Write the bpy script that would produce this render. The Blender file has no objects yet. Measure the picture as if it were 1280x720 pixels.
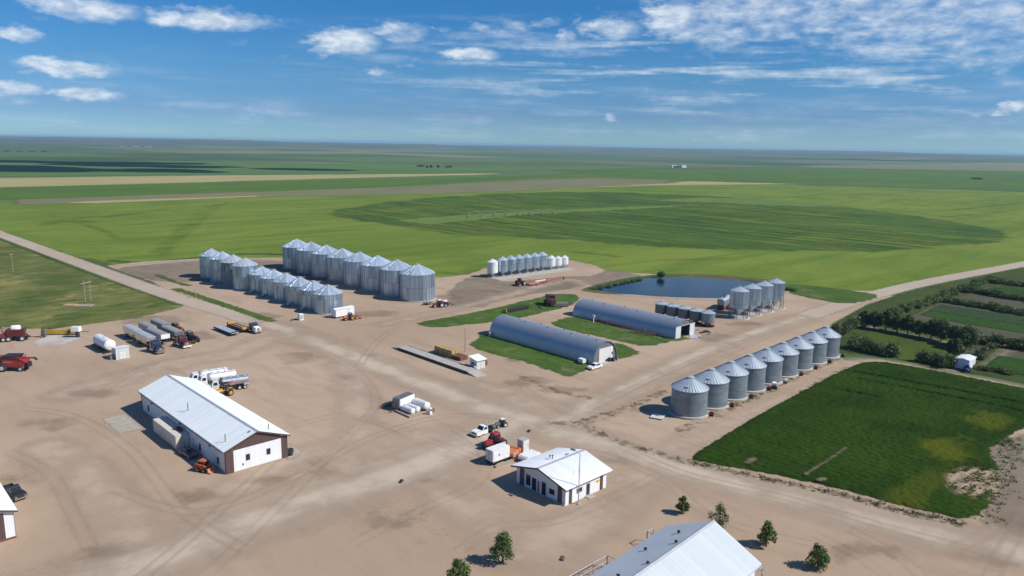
import bpy, math, random
import numpy as np
from mathutils import Matrix, Vector, Euler

random.seed(7)
RNG = np.random.default_rng(11)
PI = math.pi
R = math.radians
SC = bpy.context.scene
COL = SC.collection

# ------------------------------------------------------------------ camera
# World frame: metres, the farm's own grid. +X runs along the long row of grain bins,
# +Y runs along the gravel road. The drone hovers 58 m above the origin.
CAM_H, F_PX, PITCH, ROLL, YAW = 58.0, 945.0, R(10.74), R(1.0), R(-43.7)
cam_data = bpy.data.cameras.new('camera')
cam = bpy.data.objects.new('camera', cam_data)
COL.objects.link(cam)
cam_data.sensor_width = 36.0
cam_data.lens = 36.0 * F_PX / 1280.0
cam_data.clip_start = 1.0
cam_data.clip_end = 120000.0
CAM_M = Matrix.Rotation(YAW, 3, 'Z') @ Matrix.Rotation(PI / 2 - PITCH, 3, 'X') @ Matrix.Rotation(ROLL, 3, 'Z')
cam.matrix_world = Matrix.Translation((0, 0, CAM_H)) @ CAM_M.to_4x4()
SC.camera = cam


def G(px, py, z=0.0):
    """survey point of the photograph -> metres on the ground"""
    d = CAM_M @ Vector(((px - 640) / F_PX, -(py - 360) / F_PX, -1.0))
    t = (z - CAM_H) / d.z
    return (d.x * t, d.y * t)


def GL(pts):
    return [G(*p) for p in pts]


# ------------------------------------------------------------------ node helpers
class NT:
    def __init__(s, name, world=False):
        if world:
            s.m = bpy.data.worlds.new(name)
        else:
            s.m = bpy.data.materials.new(name)
        s.m.use_nodes = True
        s.t = s.m.node_tree
        s.t.nodes.clear()

    def n(s, typ, ins=None, **at):
        nd = s.t.nodes.new(typ)
        for k, v in at.items():
            setattr(nd, k, v)
        for k, v in (ins or {}).items():
            sock = nd.inputs[k]
            if isinstance(v, bpy.types.NodeSocket):
                s.t.links.new(v, sock)
            else:
                if isinstance(v, (tuple, list)) and len(v) == 3 and sock.type == 'RGBA':
                    v = (*v, 1)
                sock.default_value = v
        return nd

    def math(s, op, a, b=0.0, c=0.0, clamp=False):
        nd = s.n('ShaderNodeMath', {0: a, 1: b, 2: c}, operation=op)
        nd.use_clamp = clamp
        return nd.outputs[0]

    def vmath(s, op, a, b=(0, 0, 0)):
        nd = s.n('ShaderNodeVectorMath', {0: a, 1: b}, operation=op)
        return nd.outputs['Value'] if op in ('LENGTH', 'DOT_PRODUCT', 'DISTANCE') else nd.outputs['Vector']

    def mapv(s, v, loc=(0, 0, 0), rot=(0, 0, 0), scale=(1, 1, 1)):
        return s.n('ShaderNodeMapping', {'Vector': v, 'Location': loc, 'Rotation': rot, 'Scale': scale}).outputs[0]

    def noise(s, v, scale=1.0, detail=4.0, rough=0.55, dist=0.0, color=False):
        nd = s.n('ShaderNodeTexNoise', {'Vector': v, 'Scale': scale, 'Detail': detail, 'Roughness': rough, 'Distortion': dist})
        return nd.outputs['Color' if color else 0]

    def ramp(s, f, stops, mode='LINEAR'):
        nd = s.n('ShaderNodeValToRGB', {0: f})
        cr = nd.color_ramp
        cr.interpolation = mode
        while len(cr.elements) < len(stops):
            cr.elements.new(0.5)
        for e, (p, c) in zip(cr.elements, stops):
            e.position = p
            e.color = (*c, 1) if isinstance(c, (tuple, list)) else (c, c, c, 1)
        return nd.outputs[0]

    def sstep(s, v, a, b):
        nd = s.n('ShaderNodeMapRange', {'Value': v, 'From Min': a, 'From Max': b, 'To Min': 0.0, 'To Max': 1.0})
        nd.interpolation_type = 'SMOOTHSTEP'
        return nd.outputs[0]

    def mix(s, f, a, b, mode='MIX'):
        nd = s.n('ShaderNodeMix', data_type='RGBA', blend_type=mode)
        for i, v in ((0, f), (6, a), (7, b)):
            if isinstance(v, bpy.types.NodeSocket):
                s.t.links.new(v, nd.inputs[i])
            else:
                nd.inputs[i].default_value = (*v, 1) if isinstance(v, (tuple, list)) and len(v) == 3 else v
        return nd.outputs[2]

    def bsdf(s, **ins):
        names = {'base': 'Base Color', 'rough': 'Roughness', 'metal': 'Metallic', 'normal': 'Normal', 'spec': 'Specular IOR Level', 'coat': 'Coat Weight', 'alpha': 'Alpha', 'ior': 'IOR'}
        return s.n('ShaderNodeBsdfPrincipled', {names[k]: v for k, v in ins.items()}).outputs[0]

    def bump(s, h, strength=0.3, distance=0.1):
        return s.n('ShaderNodeBump', {'Height': h, 'Strength': strength, 'Distance': distance}).outputs[0]

    def out(s, sh, vol=None):
        o = s.n('ShaderNodeOutputMaterial')
        if sh is not None:
            s.t.links.new(sh, o.inputs['Surface'])
        if vol is not None:
            s.t.links.new(vol, o.inputs['Volume'])
        return s.m

    def pos(s):
        return s.n('ShaderNodeNewGeometry').outputs['Position']

    def obj(s):
        return s.n('ShaderNodeTexCoord').outputs['Object']

    def attr(s, name):
        return s.n('ShaderNodeAttribute', attribute_name=name).outputs['Fac']

    def rand(s):
        return s.n('ShaderNodeObjectInfo').outputs['Random']

    def island(s):
        return s.n('ShaderNodeNewGeometry').outputs['Random Per Island']


def scl(c, k):
    return tuple(min(1.0, x * k) for x in c)


def paint(name, c, rough=0.5, metal=0.0, dirt=0.35, scale=1.5, coat=0.0, dust=(0.30, 0.24, 0.18)):
    """painted or bare sheet with uneven wear and road dust of its own shape"""
    t = NT(name)
    p = t.obj()
    n1 = t.noise(p, scale, 5, 0.6)
    n2 = t.noise(p, scale * 7, 3, 0.6)
    col = t.mix(t.sstep(n1, 0.3, 0.72), scl(c, 0.86), scl(c, 1.06))
    col = t.mix(t.math('MULTIPLY', t.sstep(n2, 0.52, 0.78), dirt), col, dust)
    rg = t.math('ADD', t.math('MULTIPLY', n2, 0.25), rough - 0.12, clamp=True)
    return t.out(t.bsdf(base=col, rough=rg, metal=metal, coat=coat))


# ------------------------------------------------------------------ mesh helpers
class MB:
    def __init__(s):
        s.v, s.f = [], []

    def add(s, vs, fs, M=None):
        o = len(s.v)
        s.v += [tuple(M @ Vector(q)) for q in vs] if M is not None else [tuple(q) for q in vs]
        s.f += [tuple(i + o for i in f) for f in fs]
        return s

    def box(s, cx, cy, z0, sx, sy, sz, rz=0.0, taper=1.0, bev=0.0):
        """box standing on z0, optionally narrowed at the top; bev chamfers vertical corners"""
        hx, hy = sx / 2, sy / 2
        if bev:
            b = bev
            ring = [(-hx + b, -hy), (hx - b, -hy), (hx, -hy + b), (hx, hy - b), (hx - b, hy), (-hx + b, hy), (-hx, hy - b), (-hx, -hy + b)]
        else:
            ring = [(-hx, -hy), (hx, -hy), (hx, hy), (-hx, hy)]
        n = len(ring)
        vs = [(x, y, 0) for x, y in ring] + [(x * taper, y * taper, sz) for x, y in ring]
        fs = [tuple(range(n - 1, -1, -1)), tuple(range(n, 2 * n))] + [(i, (i + 1) % n, n + (i + 1) % n, n + i) for i in range(n)]
        return s.add(vs, fs, Matrix.Translation((cx, cy, z0)) @ Matrix.Rotation(rz, 4, 'Z'))

    def prism(s, prof, axis, a0, a1):
        """extrude a closed 2-D profile. axis 'y': profile is (x,z); 'x': (y,z); 'z': (x,y)"""
        n = len(prof)
        if axis == 'y':
            vs = [(p[0], a0, p[1]) for p in prof] + [(p[0], a1, p[1]) for p in prof]
        elif axis == 'x':
            vs = [(a0, p[0], p[1]) for p in prof] + [(a1, p[0], p[1]) for p in prof]
        else:
            vs = [(p[0], p[1], a0) for p in prof] + [(p[0], p[1], a1) for p in prof]
        fs = [tuple(range(n)), tuple(range(2 * n - 1, n - 1, -1))] + [(i, n + i, n + (i + 1) % n, (i + 1) % n) for i in range(n)]
        return s.add(vs, fs)

    def rod(s, p0, p1, r0, r1=None, n=8, caps=True):
        r1 = r0 if r1 is None else r1
        a, b = Vector(p0), Vector(p1)
        q = (b - a).normalized().to_track_quat('Z', 'Y').to_matrix()
        vs = []
        for c, r in ((a, r0), (b, r1)):
            for i in range(n):
                t = 2 * PI * i / n
                vs.append(c + q @ Vector((r * math.cos(t), r * math.sin(t), 0)))
        fs = [(i, (i + 1) % n, n + (i + 1) % n, n + i) for i in range(n)]
        if caps:
            fs += [tuple(range(n - 1, -1, -1)), tuple(range(n, 2 * n))]
        return s.add(vs, fs)

    def lathe(s, prof, n=24, M=None):
        """prof: list of (r, z); revolved about z; closed with caps where r > 0"""
        vs, fs = [], []
        for r, z in prof:
            for i in range(n):
                t = 2 * PI * i / n
                vs.append((r * math.cos(t), r * math.sin(t), z))
        for k in range(len(prof) - 1):
            for i in range(n):
                j = (i + 1) % n
                fs.append((k * n + i, k * n + j, (k + 1) * n + j, (k + 1) * n + i))
        if prof[0][0] > 0:
            fs.append(tuple(range(n - 1, -1, -1)))
        if prof[-1][0] > 0:
            o = (len(prof) - 1) * n
            fs.append(tuple(range(o, o + n)))
        return s.add(vs, fs, M)

    def tank(s, x0, x1, y, z, r, n=18, dome=0.35):
        """horizontal tank along x with domed ends"""
        d = r * dome
        prof = [(r * 0.02, x0), (r * 0.55, x0 + d * 0.18), (r * 0.88, x0 + d * 0.55), (r, x0 + d), (r, x1 - d), (r * 0.88, x1 - d * 0.55), (r * 0.55, x1 - d * 0.18), (r * 0.02, x1)]
        M = Matrix.Translation((0, y, z)) @ Matrix.Rotation(PI / 2, 4, 'Y')
        return s.lathe(prof, n, M)

    def ell(s, c, rad, nu=12, nv=8):
        prof = [(max(1e-3, math.sin(PI * k / nv)), -math.cos(PI * k / nv)) for k in range(nv + 1)]
        return s.lathe(prof, nu, Matrix.Translation(c) @ Matrix.Diagonal((*rad, 1)))

    def build(s, name, mat, parent=None, ang=38, flat=False):
        me = bpy.data.meshes.new(name)
        me.from_pydata(s.v, [], s.f)
        me.validate(verbose=False)
        # outward normals
        import bmesh
        bm = bmesh.new()
        bm.from_mesh(me)
        bmesh.ops.recalc_face_normals(bm, faces=bm.faces[:])
        bm.to_mesh(me)
        bm.free()
        if not flat:
            me.shade_smooth()
            me.set_sharp_from_angle(angle=R(ang))
        me.materials.append(mat)
        o = bpy.data.objects.new(name, me)
        COL.objects.link(o)
        if parent is not None:
            o.parent = parent
        return o


def T(name, label, cat, x, y, rz=0.0, group=None, z=0.0, sc=1.0):
    o = bpy.data.objects.new(name, None)
    o.empty_display_size = 0.5
    COL.objects.link(o)
    o.location = (x, y, z)
    o.rotation_euler = (0, 0, rz)
    o.scale = (sc, sc, sc)
    o['label'] = label
    o['category'] = cat
    if group:
        o['group'] = group
    return o


def tag(o, label, cat, group=None):
    o['label'] = label
    o['category'] = cat
    if group:
        o['group'] = group
    return o


def copy_tree(o, parent=None):
    c = o.copy()
    COL.objects.link(c)
    if parent is not None:
        c.parent = parent
    for ch in KIDS[o.name]:
        copy_tree_child(ch, c)
    return c


def copy_tree_child(o, parent):
    c = o.copy()
    COL.objects.link(c)
    c.parent = parent
    for ch in [k for k in bpy.data.objects if k.parent == o]:
        copy_tree_child(ch, c)


class _Kids(dict):
    def __missing__(s, k):
        root = bpy.data.objects[k]
        s[k] = [c for c in bpy.data.objects if c.parent == root]
        return s[k]


KIDS = _Kids()
ORD = ['first', 'second', 'third', 'fourth', 'fifth', 'sixth', 'seventh', 'eighth', 'ninth', 'tenth', 'eleventh', 'twelfth', 'thirteenth', 'fourteenth', 'fifteenth', 'sixteenth']

# ------------------------------------------------------------------ ground sheets
def sdf_poly(px, py, poly):
    d2 = np.full(px.shape, 1e18)
    ins = np.zeros(px.shape, bool)
    n = len(poly)
    for i in range(n):
        ax, ay = poly[i]
        bx, by = poly[(i + 1) % n]
        ex, ey = bx - ax, by - ay
        L = ex * ex + ey * ey + 1e-9
        t = np.clip(((px - ax) * ex + (py - ay) * ey) / L, 0, 1)
        d2 = np.minimum(d2, (px - ax - t * ex) ** 2 + (py - ay - t * ey) ** 2)
        c = ((ay > py) != (by > py)) & (px < (bx - ax) * (py - ay) / (by - ay + 1e-12) + ax)
        ins ^= c
    d = np.sqrt(d2)
    return np.where(ins, d, -d)


def sdf_line(px, py, pts, w):
    d2 = np.full(px.shape, 1e18)
    ww = np.zeros(px.shape)
    for i in range(len(pts) - 1):
        ax, ay = pts[i]
        bx, by = pts[i + 1]
        ex, ey = bx - ax, by - ay
        t = np.clip(((px - ax) * ex + (py - ay) * ey) / (ex * ex + ey * ey + 1e-9), 0, 1)
        d2 = np.minimum(d2, (px - ax - t * ex) ** 2 + (py - ay - t * ey) ** 2)
    return w / 2 - np.sqrt(d2)


def smooth_pts(pts, k=6, closed=False):
    """Catmull-Rom"""
    n = len(pts)
    out = []
    rng = range(n) if closed else range(n - 1)
    for i in rng:
        if closed:
            p = [pts[(i + j - 1) % n] for j in range(4)]
        else:
            p = [pts[max(0, min(n - 1, i + j - 1))] for j in range(4)]
        for q in range(k):
            t = q / k
            out.append(tuple(0.5 * (2 * p[1][c] + (p[2][c] - p[0][c]) * t + (2 * p[0][c] - 5 * p[1][c] + 4 * p[2][c] - p[3][c]) * t * t + (3 * p[1][c] - p[0][c] - 3 * p[2][c] + p[3][c]) * t ** 3) for c in (0, 1)))
    if not closed:
        out.append(tuple(pts[-1]))
    return out


def sheet(name, z, mat, polys=(), lines=(), cell=1.0, pad=1.0, smooth=True, height=None, holes=()):
    P = [smooth_pts(p, 5, True) if smooth else list(p) for p in polys]
    L = [(smooth_pts(p, 5) if smooth else list(p), w) for p, w in lines]
    HO = [smooth_pts(p, 5, True) for p in holes]
    xs = [q[0] for p in P for q in p] + [q[0] + s * w for p, w in L for q in p for s in (-1, 1)]
    ys = [q[1] for p in P for q in p] + [q[1] + s * w for p, w in L for q in p for s in (-1, 1)]
    x0, x1, y0, y1 = min(xs) - pad, max(xs) + pad, min(ys) - pad, max(ys) + pad
    nx, ny = int((x1 - x0) / cell) + 2, int((y1 - y0) / cell) + 2
    gx, gy = np.meshgrid(x0 + np.arange(nx) * cell, y0 + np.arange(ny) * cell)
    sd = np.full(gx.shape, -1e9)
    for p in P:
        sd = np.maximum(sd, sdf_poly(gx, gy, p))
    for p, w in L:
        sd = np.maximum(sd, sdf_line(gx, gy, p, w))
    for p in HO:
        sd = np.minimum(sd, -sdf_poly(gx, gy, p))
    keepv = sd > -pad
    q = keepv[:-1, :-1] | keepv[1:, :-1] | keepv[:-1, 1:] | keepv[1:, 1:]
    idx = np.arange(nx * ny).reshape(ny, nx)
    j, i = np.nonzero(q)
    faces = np.stack([idx[j, i], idx[j, i + 1], idx[j + 1, i + 1], idx[j + 1, i]], 1)
    used, inv = np.unique(faces, return_inverse=True)
    faces = inv.reshape(-1, 4)
    fx, fy, fs = gx.ravel()[used], gy.ravel()[used], sd.ravel()[used]
    fz = np.full(fx.shape, z)
    if height is not None:
        fz = fz + height(fx, fy, fs)
    me = bpy.data.meshes.new(name)
    me.vertices.add(len(fx))
    me.vertices.foreach_set('co', np.stack([fx, fy, fz], 1).ravel())
    me.loops.add(faces.size)
    me.loops.foreach_set('vertex_index', faces.ravel().astype(np.int32))
    me.polygons.add(len(faces))
    me.polygons.foreach_set('loop_start', (np.arange(len(faces)) * 4).astype(np.int32))
    me.update(calc_edges=True)
    a = me.attributes.new('sd', 'FLOAT', 'POINT')
    a.data.foreach_set('value', fs.astype(np.float32))
    if height is not None:
        me.shade_smooth()
    me.materials.append(mat)
    o = bpy.data.objects.new(name, me)
    COL.objects.link(o)
    o['kind'] = 'structure'
    return o


def ragged(t, shader, p, w=0.6, amp=2.0, scale=0.5, bias=0.0, keep=None):
    """let a sheet end in a ragged, natural edge instead of a ruled line"""
    nz = t.math('SUBTRACT', t.noise(p, scale, 5, 0.65), 0.5)
    v = t.math('ADD', t.attr('sd'), t.math('MULTIPLY', nz, amp * 2))
    v = t.math('ADD', v, bias)
    a = t.sstep(v, -w, w)
    if keep is not None:
        a = t.math('MULTIPLY', a, keep)
    tr = t.n('ShaderNodeBsdfTransparent').outputs[0]
    return t.n('ShaderNodeMixShader', {0: a, 1: tr, 2: shader}).outputs[0]


def soil(name, c0, c1, c2, w=0.8, amp=1.5, escale=0.35, weeds=0.0, fine=1.0, keep_amt=1.0, stretch=None):
    t = NT(name)
    p = t.pos()
    big = t.noise(p, 0.018, 6, 0.6, 0.4)
    mid = t.noise(t.mapv(p, rot=(0, 0, 0.5), scale=(1, 0.28, 1)), 0.16, 5, 0.62, 0.3)
    mid2 = t.noise(t.mapv(p, rot=(0, 0, -0.9), scale=(1, 0.2, 1)), 0.22, 5, 0.62)
    fin = t.noise(p, 1.6, 5, 0.7)
    grit = t.noise(p, 9.0, 2, 0.7)
    col = t.mix(t.sstep(big, 0.34, 0.66), c0, c1)
    col = t.mix(t.math('MULTIPLY', t.sstep(mid, 0.48, 0.74), 0.75), col, c2)
    col = t.mix(t.math('MULTIPLY', t.sstep(mid2, 0.5, 0.75), 0.45), col, scl(c0, 0.8))
    col = t.mix(t.math('MULTIPLY', t.sstep(fin, 0.5, 0.8), 0.5 * fine), col, scl(c0, 0.74))
    col = t.mix(t.math('MULTIPLY', t.sstep(grit, 0.45, 0.8), 0.35 * fine), col, scl(c1, 1.14))
    if weeds:
        wn = t.math('MULTIPLY', t.sstep(t.noise(p, 0.05, 5, 0.7), 0.54, 0.66), t.sstep(t.noise(p, 0.9, 4, 0.7), 0.46, 0.62))
        col = t.mix(t.math('MULTIPLY', wn, weeds), col, (0.10, 0.105, 0.05))
    h = t.math('ADD', t.math('MULTIPLY', fin, 0.6), t.math('MULTIPLY', grit, 0.25))
    sh = t.bsdf(base=col, rough=0.95, spec=0.15, normal=t.bump(h, 0.35, 0.15))
    keep = None
    if keep_amt < 1:
        keep = t.math('MULTIPLY', t.math('ADD', 0.45, t.math('MULTIPLY', t.sstep(t.noise(p, 0.09, 5, 0.6), 0.3, 0.62), 0.55)), keep_amt)
    return t.out(ragged(t, sh, p, w, amp, escale, keep=keep))


def green(name, c0, c1, c2, rows=None, w=0.5, amp=1.2, escale=0.5, patch=0.03, bare=None, bare_amt=0.0, rowamt=0.3, yellow=None, streak=(1, 0.3), streak_rot=0.0, tuft=1.3, keepn=None, spots=()):
    """crop or grass: patches, streaks, tufts. rows: (rotation, rows per metre)"""
    t = NT(name)
    p = t.pos()
    big = t.noise(p, patch, 6, 0.62, 0.6)
    st = t.noise(t.mapv(p, rot=(0, 0, streak_rot), scale=(streak[0], streak[1], 1)), patch * 6, 6, 0.65, 0.3)
    tf = t.noise(p, tuft, 5, 0.72)
    col = t.mix(t.sstep(big, 0.32, 0.68), c0, c1)
    col = t.mix(t.math('MULTIPLY', t.sstep(st, 0.42, 0.72), 0.8), col, c2)
    col = t.mix(t.math('MULTIPLY', t.sstep(tf, 0.48, 0.78), 0.5), col, scl(c0, 0.55))
    if rows:
        wv = t.n('ShaderNodeTexWave', {'Vector': t.mapv(p, rot=(0, 0, rows[0])), 'Scale': rows[1], 'Distortion': 1.5, 'Detail': 2.0, 'Detail Scale': 0.6}).outputs['Fac']
        col = t.mix(t.math('MULTIPLY', t.sstep(wv, 0.55, 0.95), rowamt), col, scl(c0, 0.5))
    for (cx, cy, rx, ry, rot, sc_, amt) in spots:
        q = t.mapv(t.vmath('SUBTRACT', p, (cx, cy, 0)), rot=(0, 0, rot), scale=(1 / rx, 1 / ry, 0))
        dd = t.math('ADD', t.vmath('LENGTH', q), t.math('MULTIPLY', t.math('SUBTRACT', t.noise(p, 0.16, 6, 0.7), 0.5), 2.8))
        col = t.mix(t.math('MULTIPLY', t.sstep(dd, 1.15, 0.35), amt), col, sc_)
    if bare:
        bn = t.sstep(t.noise(p, bare[1], 5, 0.7), bare[2], bare[2] + 0.1)
        col = t.mix(t.math('MULTIPLY', bn, bare_amt), col, bare[0])
    sh = t.bsdf(base=col, rough=0.95, spec=0.03, normal=t.bump(tf, 0.7, 0.35))
    keep = None
    if keepn:
        keep = keepn(t, p)
    return t.out(ragged(t, sh, p, w, amp, escale, keep=keep))

# ------------------------------------------------------------------ sky, sun, air
SUN_EL = R(42)
SUN_DIR = Vector((0.557 * math.cos(SUN_EL), -0.830 * math.cos(SUN_EL), math.sin(SUN_EL))).normalized()   # towards the sun
w = NT('World', world=True)
SC.world = w.m
sky = w.n('ShaderNodeTexSky', sky_type='NISHITA')
sky.sun_disc = False
sky.sun_elevation = SUN_EL
sky.sun_rotation = math.atan2(SUN_DIR.x, SUN_DIR.y)
sky.altitude = 700
sky.air_density = 1.0
sky.dust_density = 0.3
sky.ozone_density = 2.5
dirv = w.n('ShaderNodeTexCoord').outputs['Generated']
sp = w.n('ShaderNodeSeparateXYZ', {0: dirv})
el = w.math('ARCSINE', sp.outputs[2])                                      # elevation
az = w.math('ARCTAN2', sp.outputs[0], sp.outputs[1])                       # azimuth from +Y towards +X
tint = w.ramp(w.math('DIVIDE', el, 0.5), [(0.0, (0.34, 0.59, 0.92)), (0.072, (0.245, 0.41, 0.73)), (0.168, (0.215, 0.44, 0.69)), (0.335, (0.155, 0.455, 0.74)), (0.6, (0.22, 0.50, 0.80)), (1.0, (0.40, 0.66, 0.95))])
skyc = w.mix(1.0, sky.outputs[0], tint, 'MULTIPLY')
# a cloud deck seen in perspective: direction / height
hz = w.math('MAXIMUM', sp.outputs[2], 0.012)
cx = w.math('DIVIDE', sp.outputs[0], hz)
cy = w.math('DIVIDE', sp.outputs[1], hz)
deck = w.n('ShaderNodeCombineXYZ', {0: cx, 1: cy, 2: 0.0}).outputs[0]
ae = w.n('ShaderNodeCombineXYZ', {0: az, 1: el, 2: 0.0}).outputs[0]
dv = w.mapv(ae, scale=(1, 2.3, 1))                                          # clouds look flattened near the horizon


def px_dir(px, py):
    d = (CAM_M @ Vector(((px - 640) / F_PX, -(py - 360) / F_PX, -1.0))).normalized()
    return math.atan2(d.x, d.y), math.asin(d.z)


wob = w.vmath('MULTIPLY', w.vmath('SUBTRACT', w.noise(dv, 34, 5, 0.62, color=True), (0.5, 0.5, 0.5)), (0.050, 0.019, 0))
wae = w.vmath('ADD', ae, wob)
cover = None
# fair-weather cumulus: (pixel centre, half width, half height, density)
CUM = [(100, 10, 58, 11, 1), (258, 24, 62, 12, 1), (345, 26, 45, 9, .45), (18, 41, 24, 8, 1), (82, 84, 50, 9, 1), (106, 117, 40, 7, .9), (12, 111, 30, 8, 1), (14, 124, 30, 6, .5),
       (430, 52, 40, 16, 1.1), (500, 40, 36, 14, .75), (554, 37, 12, 6, .6), (620, 37, 46, 15, .6), (587, 68, 34, 9, 1), (472, 89, 13, 5, .7), (525, 83, 40, 5, .35), (360, 74, 40, 7, .35), (295, 58, 28, 12, .3),
       (765, 36, 36, 15, .85), (707, 45, 15, 7, .8), (684, 27, 24, 6, .5), (652, 35, 12, 12, .6), (719, 24, 7, 7, .6), (840, 22, 34, 22, 1), (890, 40, 60, 22, .75), (820, 60, 20, 4, .5),
       (332, 149, 30, 9, .45), (760, 146, 12, 6, .8), (802, 113, 14, 5, .6), (1264, 134, 16, 7, .9), (1217, 142, 14, 4, .6), (1050, 14, 210, 32, .74), (1190, 20, 170, 46, .72), (930, 8, 110, 26, .78), (1250, 62, 90, 26, .6)]
for (px, py, hw, hh, dn) in CUM:
    a0, e0 = px_dir(px, py)
    q = w.vmath('MULTIPLY', w.vmath('SUBTRACT', wae, (a0, e0, 0)), (F_PX / hw * 0.83, F_PX / hh * 0.83, 0))
    d = w.vmath('LENGTH', q)
    v = w.math('MULTIPLY', w.sstep(d, 1.5, 0.25), dn)
    cover = v if cover is None else w.math('MAXIMUM', cover, v)
det = w.noise(dv, 34, 5, 0.54)
puff = w.sstep(w.math('ADD', cover, w.math('MULTIPLY', w.math('SUBTRACT', det, 0.5), 1.25)), 0.30, 1.18)
# thin stretched altocumulus streaks on the right, and a faint veil
str_n = w.noise(w.mapv(ae, rot=(0, 0, 0.06), scale=(5, 58, 1)), 1.0, 6, 0.56, 0.4)
rip = w.noise(w.mapv(ae, scale=(60, 120, 1)), 1.0, 4, 0.6)
a_r, e_r = px_dir(1000, 80)
q = w.vmath('MULTIPLY', w.vmath('SUBTRACT', ae, (a_r, e_r, 0)), (1 / 0.62, 1 / 0.072, 0))
band = w.sstep(w.vmath('LENGTH', q), 1.25, 0.3)
streak = w.math('MULTIPLY', w.sstep(w.math('ADD', str_n, w.math('MULTIPLY', w.math('SUBTRACT', rip, 0.5), 0.16)), 0.46, 0.70), band)
veil = w.math('MULTIPLY', w.sstep(w.noise(w.mapv(ae, scale=(5, 40, 1)), 1.0, 6, 0.6), 0.45, 0.75), w.sstep(el, 0.13, 0.01))
amt = w.math('MAXIMUM', w.math('MULTIPLY', puff, 0.86), w.math('MAXIMUM', w.math('MULTIPLY', streak, 0.62), w.math('MULTIPLY', veil, 0.30)))
low = w.sstep(el, 0.0, 0.012)
amt = w.math('MULTIPLY', amt, low)
body = w.noise(w.mapv(dv, loc=(0, 0.012, 0)), 42, 5, 0.6)
ccol = w.mix(w.sstep(body, 0.35, 0.65), (3.9, 4.8, 5.9), (6.6, 7.1, 7.6))
final = w.mix(amt, skyc, ccol)
bg = w.n('ShaderNodeBackground', {'Color': final, 'Strength': 0.10})
wo = w.n('ShaderNodeOutputWorld')
w.t.links.new(bg.outputs[0], wo.inputs['Surface'])
w.m.cycles.sampling_method = 'MANUAL'
w.m.cycles.sample_map_resolution = 512

sun_d = bpy.data.lights.new('sun', 'SUN')
sun_d.energy = 4.2
sun_d.angle = R(0.53)
sun_d.color = (1.0, 0.945, 0.87)
sun = bpy.data.objects.new('sun', sun_d)
COL.objects.link(sun)
sun.rotation_euler = (-SUN_DIR).to_track_quat('-Z', 'Y').to_euler()
sun.location = SUN_DIR * 400

vs = SC.view_settings
vs.view_transform = 'Standard'
vs.look = 'None'
vs.gamma = 1.0
vs.use_curve_mapping = False
vs.exposure = 0.37
SC.cycles.use_denoising = True
SC.cycles.max_bounces = 8
SC.cycles.transparent_max_bounces = 32
SC.cycles.volume_bounces = 0
SC.cycles.sample_clamp_indirect = 6

# ------------------------------------------------------------------ the land
# far prairie: quarter-section fields on the survey grid, then low hills at the horizon
t = NT('prairie')
p = t.pos()
wp = t.vmath('ADD', p, t.vmath('MULTIPLY', t.vmath('SUBTRACT', t.noise(p, 0.0012, 4, 0.6, color=True), (0.5, 0.5, 0.5)), (260, 260, 0)))
br = t.n('ShaderNodeTexBrick', {'Vector': wp, 'Scale': 1.0, 'Color1': (0, 0, 0), 'Color2': (1, 1, 1), 'Mortar': (0.5, 0.5, 0.5), 'Mortar Size': 5.0, 'Brick Width': 1250.0, 'Row Height': 640.0, 'Bias': 0.0})
br.offset = 0.37
br2 = t.n('ShaderNodeTexBrick', {'Vector': t.mapv(wp, loc=(300, 130, 0), rot=(0, 0, PI / 2)), 'Scale': 1.0, 'Color1': (0, 0, 0), 'Color2': (1, 1, 1), 'Mortar': (0.5, 0.5, 0.5), 'Mortar Size': 5.0, 'Brick Width': 3600.0, 'Row Height': 1300.0, 'Bias': 0.0})
sel = t.math('MODULO', t.math('ADD', t.math('MULTIPLY', br.outputs[0], 1.0), t.math('MULTIPLY', br2.outputs[0], 0.77)), 1.0)
fields = t.ramp(sel, [(0.0, (0.060, 0.105, 0.028)), (0.22, (0.095, 0.150, 0.040)), (0.42, (0.050, 0.095, 0.030)), (0.55, (0.120, 0.160, 0.055)), (0.68, (0.070, 0.115, 0.035)), (0.78, (0.21, 0.19, 0.085)), (0.86, (0.085, 0.125, 0.045)), (0.94, (0.15, 0.14, 0.08))], 'CONSTANT')
rough_n = t.noise(t.mapv(p, scale=(1, 0.4, 1)), 0.004, 7, 0.65)
col = t.mix(t.sstep(rough_n, 0.35, 0.7), fields, t.mix(0.5, fields, (0.10, 0.14, 0.05)))
fin = t.noise(p, 0.03, 6, 0.7)
col = t.mix(t.math('MULTIPLY', t.sstep(fin, 0.45, 0.75), 0.4), col, (0.045, 0.075, 0.022))
dist = t.vmath('LENGTH', p)
range_ = t.mix(t.sstep(t.noise(p, 0.0011, 6, 0.65), 0.4, 0.65), (0.070, 0.085, 0.035), (0.13, 0.125, 0.060))
col = t.mix(t.sstep(dist, 5200, 8200), col, range_)
m_prairie = t.out(t.bsdf(base=col, rough=0.95, spec=0.1))

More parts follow.
